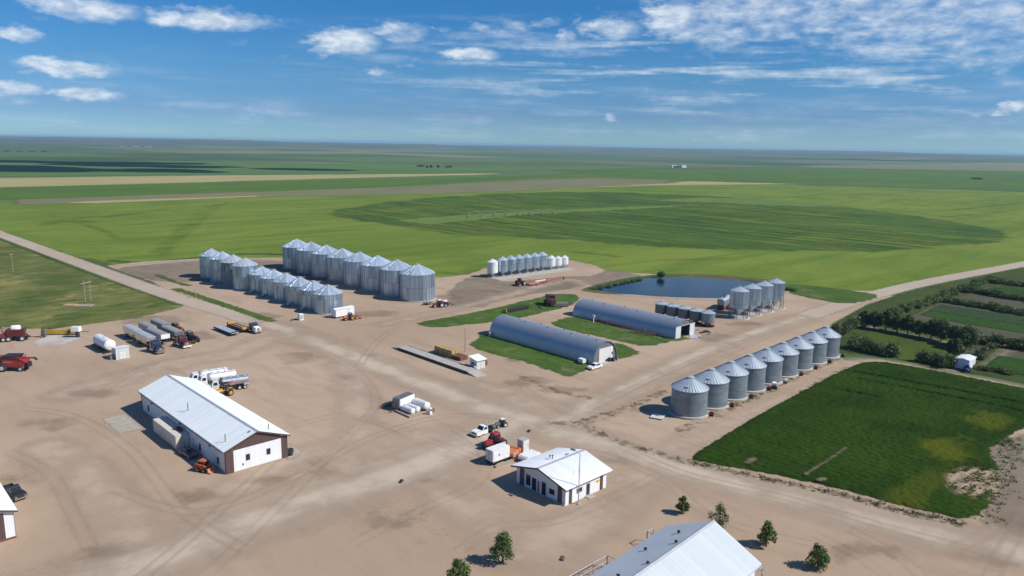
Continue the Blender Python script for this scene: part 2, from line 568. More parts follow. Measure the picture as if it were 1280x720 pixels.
rings = [0.0] + list(np.geomspace(60, 30000, 150))
NA = 220
gv, gf = [(0, 0, 0)], []
for k, r_ in enumerate(rings[1:]):
    for i in range(NA):
        a = 2 * PI * i / NA
        x, y = r_ * math.sin(a), r_ * math.cos(a)
        h = 0.0
        if r_ > 3500:
            f = min(1.0, (r_ - 3500) / 6000)
            lef = 0.5 + 0.5 * math.sin(a - R(43.7) - PI * 0.5 - 0.25)       # higher ground towards the left of the view
            n_ = math.sin(a * 23 + r_ / 1900) * 0.3 + math.sin(a * 57 + r_ / 740 + 1.7) * 0.22 + math.sin(a * 131 - r_ / 430) * 0.14 + math.sin(a * 9 + r_ / 3100 + 0.6) * 0.34
            h = f * max(0.0, 27 + 14 * lef + 26 * n_ * (0.7 + 0.3 * lef)) * (1.25 if 7000 < r_ < 18000 else 0.6)
        gv.append((x, y, min(h, 68)))
for i in range(NA):
    gf.append((0, 1 + (i + 1) % NA, 1 + i))
for k in range(len(rings) - 2):
    o0, o1 = 1 + k * NA, 1 + (k + 1) * NA
    for i in range(NA):
        j = (i + 1) % NA
        gf.append((o0 + i, o0 + j, o1 + j, o1 + i))
mb = MB()
mb.v, mb.f = gv, gf
ground = mb.build('ground', m_prairie, ang=80)
ground['kind'] = 'structure'

# thin summer air: one even box of haze round everything but the sky
t = NT('air')
vol = t.n('ShaderNodeVolumePrincipled', {'Color': (0.46, 0.75, 0.96, 1), 'Density': 7.5e-5, 'Anisotropy': 0.1}).outputs[0]
m_air = t.out(None, vol)
hz_ = MB().box(0, 0, -1.0, 64000, 64000, 75.0).build('haze', m_air)
hz_['kind'] = 'stuff'

# ---- fields, from far to near
m_wheat = green('wheat_green', (0.124, 0.177, 0.028), (0.176, 0.226, 0.039), (0.082, 0.142, 0.022), w=3, amp=10, escale=0.03, patch=0.010, streak=(0.16, 1), tuft=0.22)
sheet('crop_field', 0.004, m_wheat, [GL([(-420, 268), (0, 252), (200, 247), (400, 241), (560, 236.5), (820, 228), (1000, 231), (1280, 240), (1560, 249), (1800, 330), (1420, 300), (1280, 331), (1100, 366), (900, 380), (500, 380), (200, 345), (60, 312), (0, 290), (-250, 262)])], cell=7, pad=14, smooth=False)
m_dark = green('irrigated_crop', (0.038, 0.086, 0.020), (0.064, 0.120, 0.026), (0.120, 0.175, 0.032), w=5, amp=26, escale=0.018, patch=0.011, streak=(1, 0.10), streak_rot=0.15, tuft=0.35,
               keepn=lambda t, p: t.math('MULTIPLY', t.math('ADD', 0.12, t.math('MULTIPLY', t.sstep(t.noise(t.mapv(p, rot=(0, 0, 0.15), scale=(1, 0.06, 1)), 0.12, 6, 0.75), 0.40, 0.54), 0.88), clamp=True), t.math('ADD', 0.45, t.math('MULTIPLY', t.sstep(t.noise(t.mapv(p, rot=(0, 0, 0.78), scale=(0.3, 1, 1)), 0.012, 4, 0.6), 0.36, 0.56), 0.55))))
sheet('irrigated_circle', 0.008, m_dark, [GL([(412, 266), (455, 257), (560, 246), (700, 240), (850, 243), (1000, 254), (1130, 268), (1235, 285), (1266, 297), (1230, 306), (1130, 311), (980, 313), (850, 309), (700, 300), (560, 290), (460, 277)])], cell=6, pad=30)
m_trk = green('field_track', (0.075, 0.125, 0.020), (0.090, 0.145, 0.024), (0.062, 0.110, 0.018), w=2.5, amp=4.0, escale=0.06, patch=0.03, tuft=0.3, keepn=lambda t, p: t.math('MULTIPLY', t.sstep(t.noise(p, 0.03, 5, 0.65), 0.3, 0.65), 0.30))
sheet('field_track', 0.010, m_trk, lines=[(GL([(285, 252), (268, 261), (252, 274), (238, 287), (215, 305), (200, 322)]), 5), (GL([(272, 255), (256, 264), (243, 275), (228, 290), (206, 309)]), 4), (GL([(262, 257), (235, 275), (222, 290), (190, 318)]), 3),
                                          (GL([(1190, 263), (1300, 251)]), 9), (GL([(1180, 272), (1310, 258)]), 6), (GL([(1150, 268), (1290, 280)]), 5), (GL([(1060, 246), (1160, 258)]), 7), (GL([(985, 246), (1040, 249)]), 12), (GL([(790, 238), (880, 242)]), 12),
                                          (GL([(60, 280), (100, 272), (140, 270), (200, 262)]), 12), (GL([(70, 276), (112, 277)]), 16), (GL([(0, 318), (60, 322), (150, 322), (300, 312)]), 4), (GL([(360, 318), (560, 342), (590, 338)]), 8), (GL([(830, 326), (905, 322)]), 6), (GL([(720, 315), (770, 320)]), 8), (GL([(150, 300), (120, 285), (60, 268)]), 4)], cell=3, pad=8)
m_streak = green('irrigated_light', (0.115, 0.175, 0.042), (0.14, 0.195, 0.05), (0.09, 0.15, 0.035), w=3, amp=16, escale=0.03, patch=0.02, tuft=0.4)
sheet('crop_strip', 0.012, m_streak, [GL([(500, 275), (560, 270), (680, 262.5), (820, 257), (880, 255), (820, 260), (700, 266), (600, 274), (540, 281)]), GL([(820, 250.5), (880, 247), (960, 250), (1040, 257), (1000, 258), (900, 253.5)])], cell=5, pad=18)
m_stub = green('stubble', (0.33, 0.29, 0.125), (0.37, 0.33, 0.15), (0.29, 0.26, 0.12), w=4, amp=16, escale=0.012, patch=0.006, streak=(0.2, 1), tuft=0.2)
sheet('stubble_field', 0.036, m_stub, [GL([(-500, 232), (0, 222.5), (250, 219.5), (470, 217.8), (640, 216.6), (600, 218.4), (400, 223.5), (200, 229), (0, 234), (-500, 246)]),
                                      GL([(640, 237.5), (830, 229.5), (860, 226.5), (1000, 230), (820, 231.5)]), GL([(30, 253.5), (120, 251), (330, 244.5), (330, 245.6), (120, 254)])], cell=14, pad=24, smooth=False)
m_fallow = green('fallow', (0.17, 0.165, 0.085), (0.20, 0.185, 0.10), (0.13, 0.15, 0.07), w=4, amp=16, escale=0.02, patch=0.008, streak=(0.2, 1), tuft=0.3)
sheet('fallow_field', 0.032, m_fallow, [GL([(20, 249.5), (250, 241.5), (400, 237), (520, 232.5), (640, 226), (740, 222.5), (835, 225.5), (830, 229), (740, 234), (640, 238.5), (520, 242.5), (400, 244.5), (250, 248), (100, 254.5), (20, 256)])], cell=10, pad=20, smooth=False)
m_deep = green('deep_green', (0.074, 0.134, 0.022), (0.098, 0.160, 0.028), (0.060, 0.112, 0.020), w=5, amp=20, escale=0.01, patch=0.005, streak=(0.2, 1), tuft=0.2)
sheet('green_field', 0.024, m_deep, [GL([(650, 222), (760, 212), (1000, 209), (1280, 214), (1700, 222), (1700, 250), (1280, 238), (1050, 231), (860, 225.5), (780, 222)]),
                                    GL([(-500, 249), (0, 235.5), (260, 229.5), (500, 224), (700, 218.5), (690, 221), (520, 231), (360, 239), (200, 245), (0, 250), (-500, 264)])], cell=14, pad=24, smooth=False)
m_hazyg = green('mid_green', (0.084, 0.150, 0.040), (0.108, 0.18, 0.046), (0.068, 0.128, 0.036), w=6, amp=24, escale=0.008, patch=0.003, streak=(0.2, 1), tuft=0.15)
sheet('far_field', 0.028, m_hazyg, [GL([(-500, 222), (0, 205), (300, 203.5), (560, 206), (760, 207), (900, 206), (760, 211), (640, 215.5), (300, 217.5), (0, 221), (-500, 231)])], cell=24, pad=40, smooth=False)

# rough pasture left of the road, with bleached patches
m_past = green('pasture_grass', (0.082, 0.112, 0.028), (0.190, 0.185, 0.060), (0.040, 0.075, 0.018), w=0.8, amp=3, escale=0.2, patch=0.042, streak=(0.35, 1), streak_rot=-0.75, tuft=0.6, bare=((0.30, 0.235, 0.095), 0.04, 0.56), bare_amt=0.7)
sheet('pasture', 0.008, m_past, [GL([(-30, 283), (0, 299), (60, 321), (130, 347), (200, 371), (228, 381), (222, 388), (170, 399), (112, 406), (60, 412), (0, 409), (-120, 405), (-420, 360), (-420, 250), (-150, 262)])], cell=2.2, pad=4, smooth=False)
m_verge = green('verge_grass', (0.050, 0.095, 0.026), (0.075, 0.125, 0.034), (0.045, 0.080, 0.024), w=0.6, amp=2.2, escale=0.25, patch=0.06, tuft=0.9)
sheet('road_verge', 0.010, m_verge, lines=[(GL([(-60, 280), (0, 297), (60, 319.5), (130, 345), (200, 369), (226, 379)]), 6), (GL([(140, 326), (200, 331), (200, 327), (300, 318), (350, 318)]), 5)], cell=1.4, pad=3)

# the packed dirt yard
DIRT0, DIRT1, DIRT2 = (0.358, 0.262, 0.179), (0.425, 0.320, 0.226), (0.307, 0.222, 0.150)
m_yard = soil('packed_dirt', DIRT0, DIRT1, DIRT2, w=0.7, amp=2.2, escale=0.25, weeds=0.25)
sheet('dirt_yard', 0.014, m_yard, [GL([(132, 332), (180, 327), (250, 323), (352, 322), (450, 335), (548, 347), (585, 343), (610, 334), (660, 327), (712, 325), (745, 332), (762, 340), (850, 344), (930, 347), (990, 356), (1050, 363), (1110, 364), (1116, 371), (1085, 380), (1045, 402), (1030, 415), (1040, 440), (1060, 452), (1100, 449), (1180, 465), (1290, 487), (1420, 510), (1560, 620), (1560, 900), (1000, 1100), (300, 1100), (-400, 900), (-520, 560), (-260, 430), (-80, 407), (0, 409), (60, 412), (112, 405), (170, 398), (222, 385), (232, 381), (190, 352)])], cell=1.7, pad=3.5, smooth=False)
m_soil2 = soil('worked_soil', (0.215, 0.175, 0.125), (0.265, 0.215, 0.155), (0.165, 0.14, 0.095), w=1.5, amp=5, escale=0.12, weeds=0.5, keep_amt=0.9)
sheet('bare_soil', 0.018, m_soil2, [GL([(150, 335), (250, 326), (352, 326), (440, 345), (380, 352), (300, 352), (225, 352), (190, 350)]), GL([(560, 378), (575, 352), (610, 344), (630, 352), (720, 345), (745, 352), (700, 362), (640, 372), (590, 385)]), GL([(740, 345), (762, 338), (800, 345), (770, 352), (745, 360), (700, 352)]),
                                   GL([(1440, 540), (1262, 545), (1240, 580), (1255, 600), (1230, 640), (1290, 680), (1440, 700)])], cell=1.5, pad=5)

# worn driving surfaces, paler than the yard
m_road = soil('gravel_road', (0.39, 0.315, 0.235), (0.43, 0.355, 0.27), (0.35, 0.28, 0.205), w=0.9, amp=1.0, escale=0.3, fine=0.8)
R1 = GL([(-220, 243), (-60, 271), (0, 292.5), (60, 314.5), (130, 340), (200, 365), (270, 387), (345, 409)])
R2 = GL([(1010, 395), (1060, 378), (1110, 364), (1160, 352.5), (1220, 341), (1290, 328), (1420, 303)])
sheet('gravel_road', 0.022, m_road, lines=[(R1, 8.5), (R2, 9.0)], cell=1.0, pad=3)
m_worn = soil('worn_track', (0.465, 0.358, 0.262), (0.50, 0.388, 0.287), (0.43, 0.328, 0.237), w=3.6, amp=3.2, escale=0.14, fine=0.8, keep_amt=0.85)
m_main = soil('main_track', (0.505, 0.412, 0.305), (0.545, 0.447, 0.335), (0.465, 0.378, 0.277), w=2.4, amp=2.2, escale=0.14, fine=0.8, keep_amt=0.9)
sheet('dirt_road', 0.0275, m_main, lines=[(GL([(335, 405), (420, 437), (500, 469), (580, 499), (650, 525), (700, 541), (760, 556), (860, 589), (960, 616), (1080, 648), (1180, 671), (1280, 693), (1420, 722)]), 6.5), (GL([(655, 523), (600, 548), (540, 576), (450, 608), (330, 646), (200, 694), (60, 745)]), 8), (GL([(690, 530), (800, 476), (900, 431), (1000, 397)]), 5)], cell=1.2, pad=5)
m_stain = soil('ground_stain', (0.235, 0.178, 0.118), (0.27, 0.205, 0.138), (0.20, 0.152, 0.10), w=1.8, amp=6.5, escale=0.16, weeds=0.3, keep_amt=0.34)
ST = [(372, 447, 26, 7), (455, 447, 12, 4), (430, 470, 10, 3), (660, 478, 30, 5), (705, 487, 26, 4), (110, 492, 34, 5), (65, 530, 30, 6), (190, 400, 40, 6), (250, 420, 24, 5), (330, 395, 20, 4), (540, 600, 16, 5), (395, 590, 26, 5), (340, 600, 22, 4), (800, 512, 14, 3), (760, 575, 26, 4), (930, 405, 22, 3), (895, 422, 26, 5), (500, 650, 30, 7), (250, 620, 36, 7), (140, 690, 40, 8), (1090, 690, 40, 7), (1240, 700, 40, 8), (560, 372, 20, 3), (600, 365, 30, 3), (20, 600, 24, 6), (470, 392, 30, 4), (640, 450, 8, 3)]
sheet('dirt_patch', 0.0265, m_stain, polys=[GL([(px_ + a_ * math.cos(q * 0.785), py_ + b_ * math.sin(q * 0.785)) for q in range(8)]) for px_, py_, a_, b_ in ST], cell=0.9, pad=9)
sheet('dirt_track', 0.024, m_worn, lines=[(GL([(340, 407), (420, 437), (500, 467), (580, 499), (650, 523), (700, 540), (760, 556), (860, 587), (960, 614), (1080, 645), (1180, 668), (1280, 690), (1420, 718)]), 12),
                                        (GL([(690, 532), (800, 479), (900, 433), (1000, 398)]), 10), (GL([(650, 524), (560, 566), (450, 604), (330, 644), (200, 694), (60, 745)]), 15), (GL([(428, 440), (446, 500), (440, 560), (415, 606)]), 8), (GL([(520, 592), (600, 640), (700, 705)]), 10), (GL([(540, 545), (470, 552), (380, 568), (290, 612)]), 8), (GL([(330, 425), (290, 442), (220, 455), (90, 492)]), 10), (GL([(690, 520), (640, 494), (590, 482)]), 8), (GL([(60, 560), (110, 600), (150, 650), (170, 700)]), 9), (GL([(800, 600), (740, 650), (640, 690)]), 9),
                                        (GL([(815, 571), (870, 549), (930, 520), (1000, 487), (1060, 461), (1090, 452), (1180, 467), (1290, 489), (1420, 513)]), 5.5), (GL([(480, 405), (560, 388), (640, 368), (710, 350), (760, 366), (900, 374)]), 6), (GL([(150, 333), (200, 329), (260, 325), (350, 325)]), 5)], cell=1.4, pad=6)

# wheel tracks: paired ribbons curving through the yard
m_rut = soil('wheel_rut', (0.25, 0.185, 0.122), (0.28, 0.21, 0.142), (0.22, 0.162, 0.108), w=0.32, amp=0.45, escale=0.3, keep_amt=0.10)
m_rutl = soil('pale_rut', (0.42, 0.33, 0.24), (0.45, 0.36, 0.265), (0.39, 0.305, 0.215), w=0.35, amp=0.45, escale=0.3, keep_amt=0.30)
TR = [([(60, 480), (160, 462), (260, 440), (330, 425), (420, 445)], 0), ([(120, 600), (240, 640), (360, 600), (470, 545), (560, 520), (650, 525)], 1), ([(380, 600), (440, 540), (470, 500), (440, 460), (380, 430)], 0),
      ([(0, 560), (60, 590), (90, 640), (120, 700)], 0), ([(20, 510), (90, 520), (160, 560), (230, 640), (330, 700)], 1), ([(420, 690), (520, 640), (600, 600), (600, 560), (560, 530)], 0), ([(560, 700), (620, 660), (700, 650), (790, 610), (830, 590)], 0),
      ([(700, 560), (760, 570), (830, 600), (900, 650), (1060, 690)], 0), ([(760, 550), (850, 590), (980, 622), (1120, 662), (1290, 706)], 1), ([(720, 530), (800, 530), (900, 560), (1000, 620)], 0),
      ([(690, 500), (650, 480), (600, 485), (540, 470), (470, 440)], 0), ([(720, 520), (790, 486), (870, 450), (980, 408)], 1), ([(740, 528), (810, 494), (880, 462), (990, 412)], 0), ([(440, 470), (480, 420), (540, 395), (620, 372)], 1),
      ([(260, 380), (330, 385), (400, 400), (470, 405), (540, 380)], 0), ([(580, 372), (610, 360), (680, 362), (730, 345), (715, 332)], 0), ([(860, 400), (900, 420), (980, 395), (1040, 380)], 0), ([(1290, 590), (1240, 660), (1180, 690)], 0),
      ([(1300, 620), (1255, 690), (1230, 740)], 1), ([(300, 560), (420, 520), (520, 545), (640, 590)], 0), ([(1000, 660), (1080, 700), (1150, 760)], 0), ([(1040, 650), (1130, 700), (1180, 760)], 1), ([(110, 500), (200, 450), (330, 410)], 1), ([(420, 560), (300, 680), (210, 760)], 0), ([(380, 540), (250, 660), (130, 760)], 1)]
zz = 0.030
for pts, kind in TR:
    cl = smooth_pts(GL(pts), 12)
    mb = MB()
    sdv = []
    for side in (-0.95, 0.95):
        rows = []
        for i, (x, y) in enumerate(cl):
            a, b = cl[max(0, i - 1)], cl[min(len(cl) - 1, i + 1)]
            tx, ty = b[0] - a[0], b[1] - a[1]
            L = math.hypot(tx, ty) + 1e-6
            nx, ny = -ty / L, tx / L
            end = min(i, len(cl) - 1 - i)
            row = []
            for off, s_ in ((-0.75, -0.5), (0, 0.28 if end > 3 else -0.3), (0.75, -0.5)):
                row.append(len(mb.v))
                mb.v.append((x + nx * (side + off), y + ny * (side + off), zz))
                sdv.append(s_)
            rows.append(row)
        zz += 0.0004
        for r0, r1 in zip(rows, rows[1:]):
            for q in (0, 1):
                mb.f.append((r0[q], r0[q + 1], r1[q + 1], r1[q]))
    o = mb.build('wheel_track', m_rutl if kind else m_rut)
    a = o.data.attributes.new('sd', 'FLOAT', 'POINT')
    a.data.foreach_set('value', np.array(sdv, np.float32))
    o['kind'] = 'structure'

# lawns between the buildings
m_lawn = green('lawn_grass', (0.058, 0.108, 0.022), (0.090, 0.138, 0.032), (0.036, 0.082, 0.015), w=0.6, amp=2.2, escale=0.3, patch=0.07, tuft=0.8, bare=((0.20, 0.165, 0.10), 0.12, 0.56), bare_amt=0.55)
lawn_h = lambda x, y, s: np.clip(s, 0, 1) * RNG.random(len(x)) * 0.12
sheet('grass_patch', 0.050, m_lawn, [GL([(523, 404), (560, 397), (620, 385), (665, 374), (700, 367.5), (722, 370), (718, 379), (690, 388), (640, 399), (590, 405), (545, 409)])], cell=0.8, pad=2.5, height=lawn_h)
sheet('grass_patch', 0.050, m_lawn, [GL([(588, 432), (598, 424), (615, 418), (760, 428), (790, 436), (796, 442), (782, 447), (752, 453), (722, 467), (706, 469), (655, 452), (610, 441)])], cell=0.8, pad=2.5, height=lawn_h)
sheet('grass_patch', 0.050, m_lawn, [GL([(690, 404), (718, 396), (745, 398), (850, 420), (854, 425), (835, 427), (815, 432), (790, 430), (750, 421), (712, 413)])], cell=0.8, pad=2.5, height=lawn_h)
sheet('grass_patch', 0.050, m_lawn, [GL([(985, 356), (1020, 358), (1060, 363), (1096, 369), (1080, 377), (1050, 379), (1010, 372), (988, 366)])], cell=1.0, pad=2.5, height=lawn_h)
sheet('grass_strip', 0.050, m_lawn, lines=[(GL([(220, 361.5), (250, 371), (295, 386), (338, 401)]), 3.4), (GL([(197, 344), (215, 351), (235, 357)]), 2.5)], cell=0.6, pad=2, height=lawn_h)

# the dense dark crop on the right, with weedy yellow patches and a thin ragged corner
sp1, sp2, sp3, sp4 = G(1180, 562), G(1235, 528), G(1135, 625), G(1165, 600)
m_crop = green('dense_crop', (0.0165, 0.038, 0.0048), (0.034, 0.064, 0.0075), (0.022, 0.062, 0.006), w=0.35, amp=1.2, escale=0.5, patch=0.06, tuft=1.2, rows=(0.0, 0.16), rowamt=0.35, streak=(0.3, 1),
               spots=[(sp1[0], sp1[1], 8.5, 5.5, -0.4, (0.085, 0.100, 0.009), 0.8), (sp2[0], sp2[1], 8, 5.0, 0, (0.075, 0.090, 0.010), 0.8), (sp3[0], sp3[1], 8, 4.0, 0.7, (0.065, 0.082, 0.008), 0.75), (sp4[0], sp4[1], 9, 3.6, 0.3, (0.050, 0.072, 0.008), 0.9)],
               keepn=lambda t, p: t.math('SUBTRACT', 1.0, t.math('MULTIPLY', t.sstep(t.math('ADD', t.vmath('LENGTH', t.mapv(t.vmath('SUBTRACT', p, (*G(1226, 604), 0)), rot=(0, 0, 0.1), scale=(1 / 9.5, 1 / 6.0, 0))), t.math('MULTIPLY', t.noise(p, 0.5, 5, 0.7), 0.5)), 1.35, 0.9), t.sstep(t.noise(p, 0.85, 6, 0.75), 0.40, 0.52)), clamp=True))
crop_h = lambda x, y, s: np.clip((s + 0.2) / 1.0, 0, 1) * (0.12 + RNG.random(len(x)) * 0.38)
sheet('crop_plot', 0.050, m_crop, [GL([(866, 573), (878, 562), (910, 542), (960, 513), (1010, 486), (1050, 465), (1085, 453), (1125, 456), (1200, 470), (1290, 488), (1400, 508), (1370, 535), (1290, 533), (1262, 545), (1238, 562), (1246, 585), (1250, 605), (1238, 628), (1212, 648), (1170, 641), (1130, 633), (1040, 609), (950, 590), (890, 580)])], cell=0.42, pad=1.6, height=crop_h)
m_weed = green('dry_weeds', (0.150, 0.128, 0.072), (0.19, 0.158, 0.095), (0.105, 0.098, 0.05), w=0.7, amp=2.0, escale=0.5, patch=0.1, tuft=1.2,
               keepn=lambda t, p: t.math('MULTIPLY', t.sstep(t.noise(p, 0.5, 5, 0.7), 0.4, 0.66), 0.6))
m_gap = soil('crop_gap', (0.16, 0.135, 0.085), (0.20, 0.165, 0.11), (0.10, 0.10, 0.05), w=0.3, amp=0.5, escale=0.8, keep_amt=0.8)
sheet('crop_gap', 0.62, m_gap, lines=[(GL([(1006, 597), (1034, 579), (1057, 563)]), 0.45), (GL([(1024, 604), (1030, 602)]), 1.0), (GL([(934, 582), (942, 577)]), 1.2)], cell=0.3, pad=1)
m_rowd = green('crop_row', (0.010, 0.026, 0.004), (0.014, 0.034, 0.005), (0.010, 0.028, 0.004), w=0.3, amp=0.6, escale=0.5, patch=0.1)
sheet('crop_row', 0.62, m_rowd, lines=[(GL([(1070, 466), (1180, 486), (1300, 509)]), 0.8), (GL([(1075, 475), (1190, 497), (1300, 519)]), 0.6), (GL([(1040, 486), (1100, 498)]), 0.5)], cell=0.4, pad=1.2)
sheet('weed_strip', 0.042, m_weed, lines=[(GL([(868, 579), (950, 597), (1050, 619), (1130, 640), (1205, 656)]), 1.6), (GL([(722, 530), (745, 541), (790, 557), (840, 572), (868, 580)]), 1.7), (GL([(716, 531), (760, 519), (800, 503), (830, 490)]), 2.2), (GL([(690, 529), (712, 529)]), 1.6), (GL([(650, 470), (700, 490), (735, 497)]), 1.5)], cell=0.6, pad=2.6)
sheet('weed_strip', 0.042, m_weed, lines=[(GL([(850, 538), (905, 514), (985, 476), (1050, 446)]), 2.2), (GL([(1010, 490), (1050, 468), (1085, 455)]), 3.5)], cell=0.6, pad=2.6)

# shelterbelt ground on the right: rough grass, vegetable plots and tilled soil
m_rough = green('rough_grass', (0.040, 0.062, 0.016), (0.062, 0.088, 0.024), (0.080, 0.092, 0.030), w=0.6, amp=2.5, escale=0.25, patch=0.045, tuft=0.9)
sheet('garden_ground', 0.050, m_rough, [GL([(1032, 420), (1046, 404), (1088, 381), (1130, 367), (1180, 355), (1230, 345), (1300, 331), (1460, 303), (1700, 340), (1700, 520), (1420, 505), (1290, 481), (1180, 460), (1120, 448), (1085, 442), (1045, 440)])], cell=1.6, pad=3)
m_till = soil('tilled_soil', (0.068, 0.068, 0.036), (0.092, 0.082, 0.052), (0.050, 0.056, 0.026), w=0.5, amp=1.2, escale=0.4)
sheet('tilled_plot', 0.054, m_till, [GL([(1128, 400), (1172, 379), (1200, 371), (1238, 357), (1255, 357), (1232, 366), (1320, 384), (1460, 405), (1460, 470), (1320, 440), (1240, 430), (1200, 422)]), GL([(1195, 455), (1228, 430), (1245, 433), (1215, 458)]), GL([(1238, 452), (1262, 434), (1340, 445), (1340, 470)])], cell=1.0, pad=2, smooth=False)
m_mow = green('mown_grass', (0.060, 0.088, 0.017), (0.075, 0.108, 0.022), (0.050, 0.074, 0.016), w=0.6, amp=1.6, escale=0.3, patch=0.05, tuft=1.0)
sheet('mown_lawn', 0.056, m_mow, [GL([(1072, 422), (1092, 414), (1130, 421), (1190, 432), (1180, 445), (1150, 452), (1122, 448), (1120, 438), (1085, 434)])], cell=1.0, pad=2)
m_bed1 = green('leafy_bed', (0.034, 0.082, 0.017), (0.046, 0.100, 0.021), (0.026, 0.066, 0.014), w=0.3, amp=0.8, escale=0.5, rows=(0.0, 0.35), rowamt=0.6, tuft=1.2)
m_bed2 = green('grey_green_bed', (0.042, 0.072, 0.031), (0.056, 0.090, 0.040), (0.032, 0.058, 0.025), w=0.3, amp=0.8, escale=0.5, rows=(0.0, 0.25), rowamt=0.6, tuft=1.2)
bed_h = lambda x, y, s: np.clip(s / 0.6, 0, 1) * (0.15 + RNG.random(len(x)) * 0.25)
sheet('vegetable_bed', 0.060, m_bed1, [GL([(1150, 394), (1160, 389), (1220, 398), (1420, 428), (1420, 440), (1280, 417), (1200, 404)])], cell=0.7, pad=1.5, smooth=False, height=bed_h)
sheet('vegetable_bed', 0.060, m_bed2, [GL([(1160, 388.5), (1177, 381), (1280, 397), (1420, 418), (1420, 427), (1280, 406.5), (1215, 397)])], cell=0.7, pad=1.5, smooth=False, height=bed_h)
sheet('vegetable_bed', 0.060, m_bed1, [GL([(1234, 362), (1243, 358.5), (1420, 381), (1420, 388), (1280, 368)])], cell=0.7, pad=1.5, smooth=False, height=bed_h)
sheet('vegetable_bed', 0.060, m_bed2, [GL([(1228, 367.5), (1234, 365), (1420, 391), (1420, 396)])], cell=0.7, pad=1.5, smooth=False, height=bed_h)
sheet('vegetable_bed', 0.060, m_bed1, [GL([(1230, 459), (1248, 445), (1300, 452), (1420, 472), (1420, 496), (1290, 472)])], cell=0.7, pad=1.5, smooth=False, height=bed_h)
sheet('footpath', 0.062, m_worn, lines=[(GL([(1233, 459), (1250, 446), (1267, 433)]), 0.9), (GL([(1085, 409), (1120, 416), (1180, 428), (1205, 437)]), 1.8), (GL([(1190, 462), (1196, 452), (1180, 455)]), 3.0)], cell=0.5, pad=2)

# the dugout pond
t = NT('pond_water')
p = t.pos()
hN = t.math('ADD', t.math('MULTIPLY', t.noise(p, 2.2, 4, 0.6), 0.5), t.math('MULTIPLY', t.noise(p, 0.35, 3, 0.6), 0.5))
wsh = t.bsdf(base=t.mix(t.sstep(t.noise(p, 0.05, 4, 0.6), 0.35, 0.7), (0.005, 0.013, 0.018), (0.010, 0.018, 0.023)), rough=0.12, spec=0.30, normal=t.bump(hN, 0.35, 0.12))
m_water = t.out(ragged(t, wsh, p, 0.25, 1.2, 0.4))
POND = GL([(741, 361.5), (765, 355.5), (800, 349), (840, 346.5), (890, 348.5), (940, 353), (965, 358.5), (950, 366), (920, 372), (880, 372.5), (830, 371), (780, 367)])
m_mud = green('bank_mud', (0.10, 0.098, 0.045), (0.15, 0.128, 0.075), (0.07, 0.08, 0.03), w=0.7, amp=1.6, escale=0.5, patch=0.1, tuft=1.2)
sheet('pond_bank', 0.040, m_mud, [GL([(728, 362), (762, 352), (800, 345.5), (842, 342.5), (900, 344), (960, 350), (985, 357), (985, 364), (945, 363), (915, 366), (880, 370), (800, 368), (770, 368), (745, 366)])], cell=0.9, pad=3)
bank_h = lambda x, y, s: np.clip(s / 1.5, 0, 1) * RNG.random(len(x)) * 0.5
sheet('pond_bank', 0.044, m_verge, [GL([(735, 361), (765, 352.5), (800, 346), (842, 343.3), (846, 345.5), (803, 348.3), (768, 355.5), (745, 362)]), GL([(930, 349.5), (985, 356), (990, 361), (965, 361), (945, 354)])], cell=0.7, pad=2, height=bank_h)
sheet('pond', 0.056, m_water, [POND], cell=0.9, pad=2)

# concrete aprons
t = NT('old_concrete')
p = t.pos()
n1 = t.noise(p, 0.9, 5, 0.65)
ccol_ = t.mix(t.sstep(n1, 0.3, 0.7), (0.34, 0.32, 0.28), (0.43, 0.41, 0.37))
ccol_ = t.mix(t.math('MULTIPLY', t.sstep(t.noise(p, 5, 3, 0.7), 0.5, 0.8), 0.4), ccol_, (0.25, 0.22, 0.18))
m_conc = t.out(t.bsdf(base=ccol_, rough=0.9, spec=0.2))
t = NT('dusty_apron')
p = t.pos()
m_apron = t.out(ragged(t, t.bsdf(base=t.mix(t.sstep(t.noise(p, 0.8, 5, 0.65), 0.35, 0.7), (0.33, 0.285, 0.225), (0.40, 0.365, 0.305)), rough=0.92), p, 0.3, 1.2, 0.5))
sheet('concrete_apron', 0.048, m_apron, [GL([(128, 524), (157, 517), (180, 536), (150, 543)])], cell=0.5, pad=1.5, smooth=False)
sheet('concrete_apron', 0.048, m_apron, [GL([(358, 575), (363, 555), (378, 566), (366, 574)])], cell=0.5, pad=1.5, smooth=False)
m_lime = soil('pale_spill', (0.52, 0.47, 0.42), (0.58, 0.53, 0.48), (0.46, 0.41, 0.36), w=1.0, amp=2.5, escale=0.25, keep_amt=0.8)
sheet('pale_gravel', 0.048, m_lime, [GL([(40, 430), (62, 420), (95, 417), (100, 422), (70, 433)])], cell=0.6, pad=4)

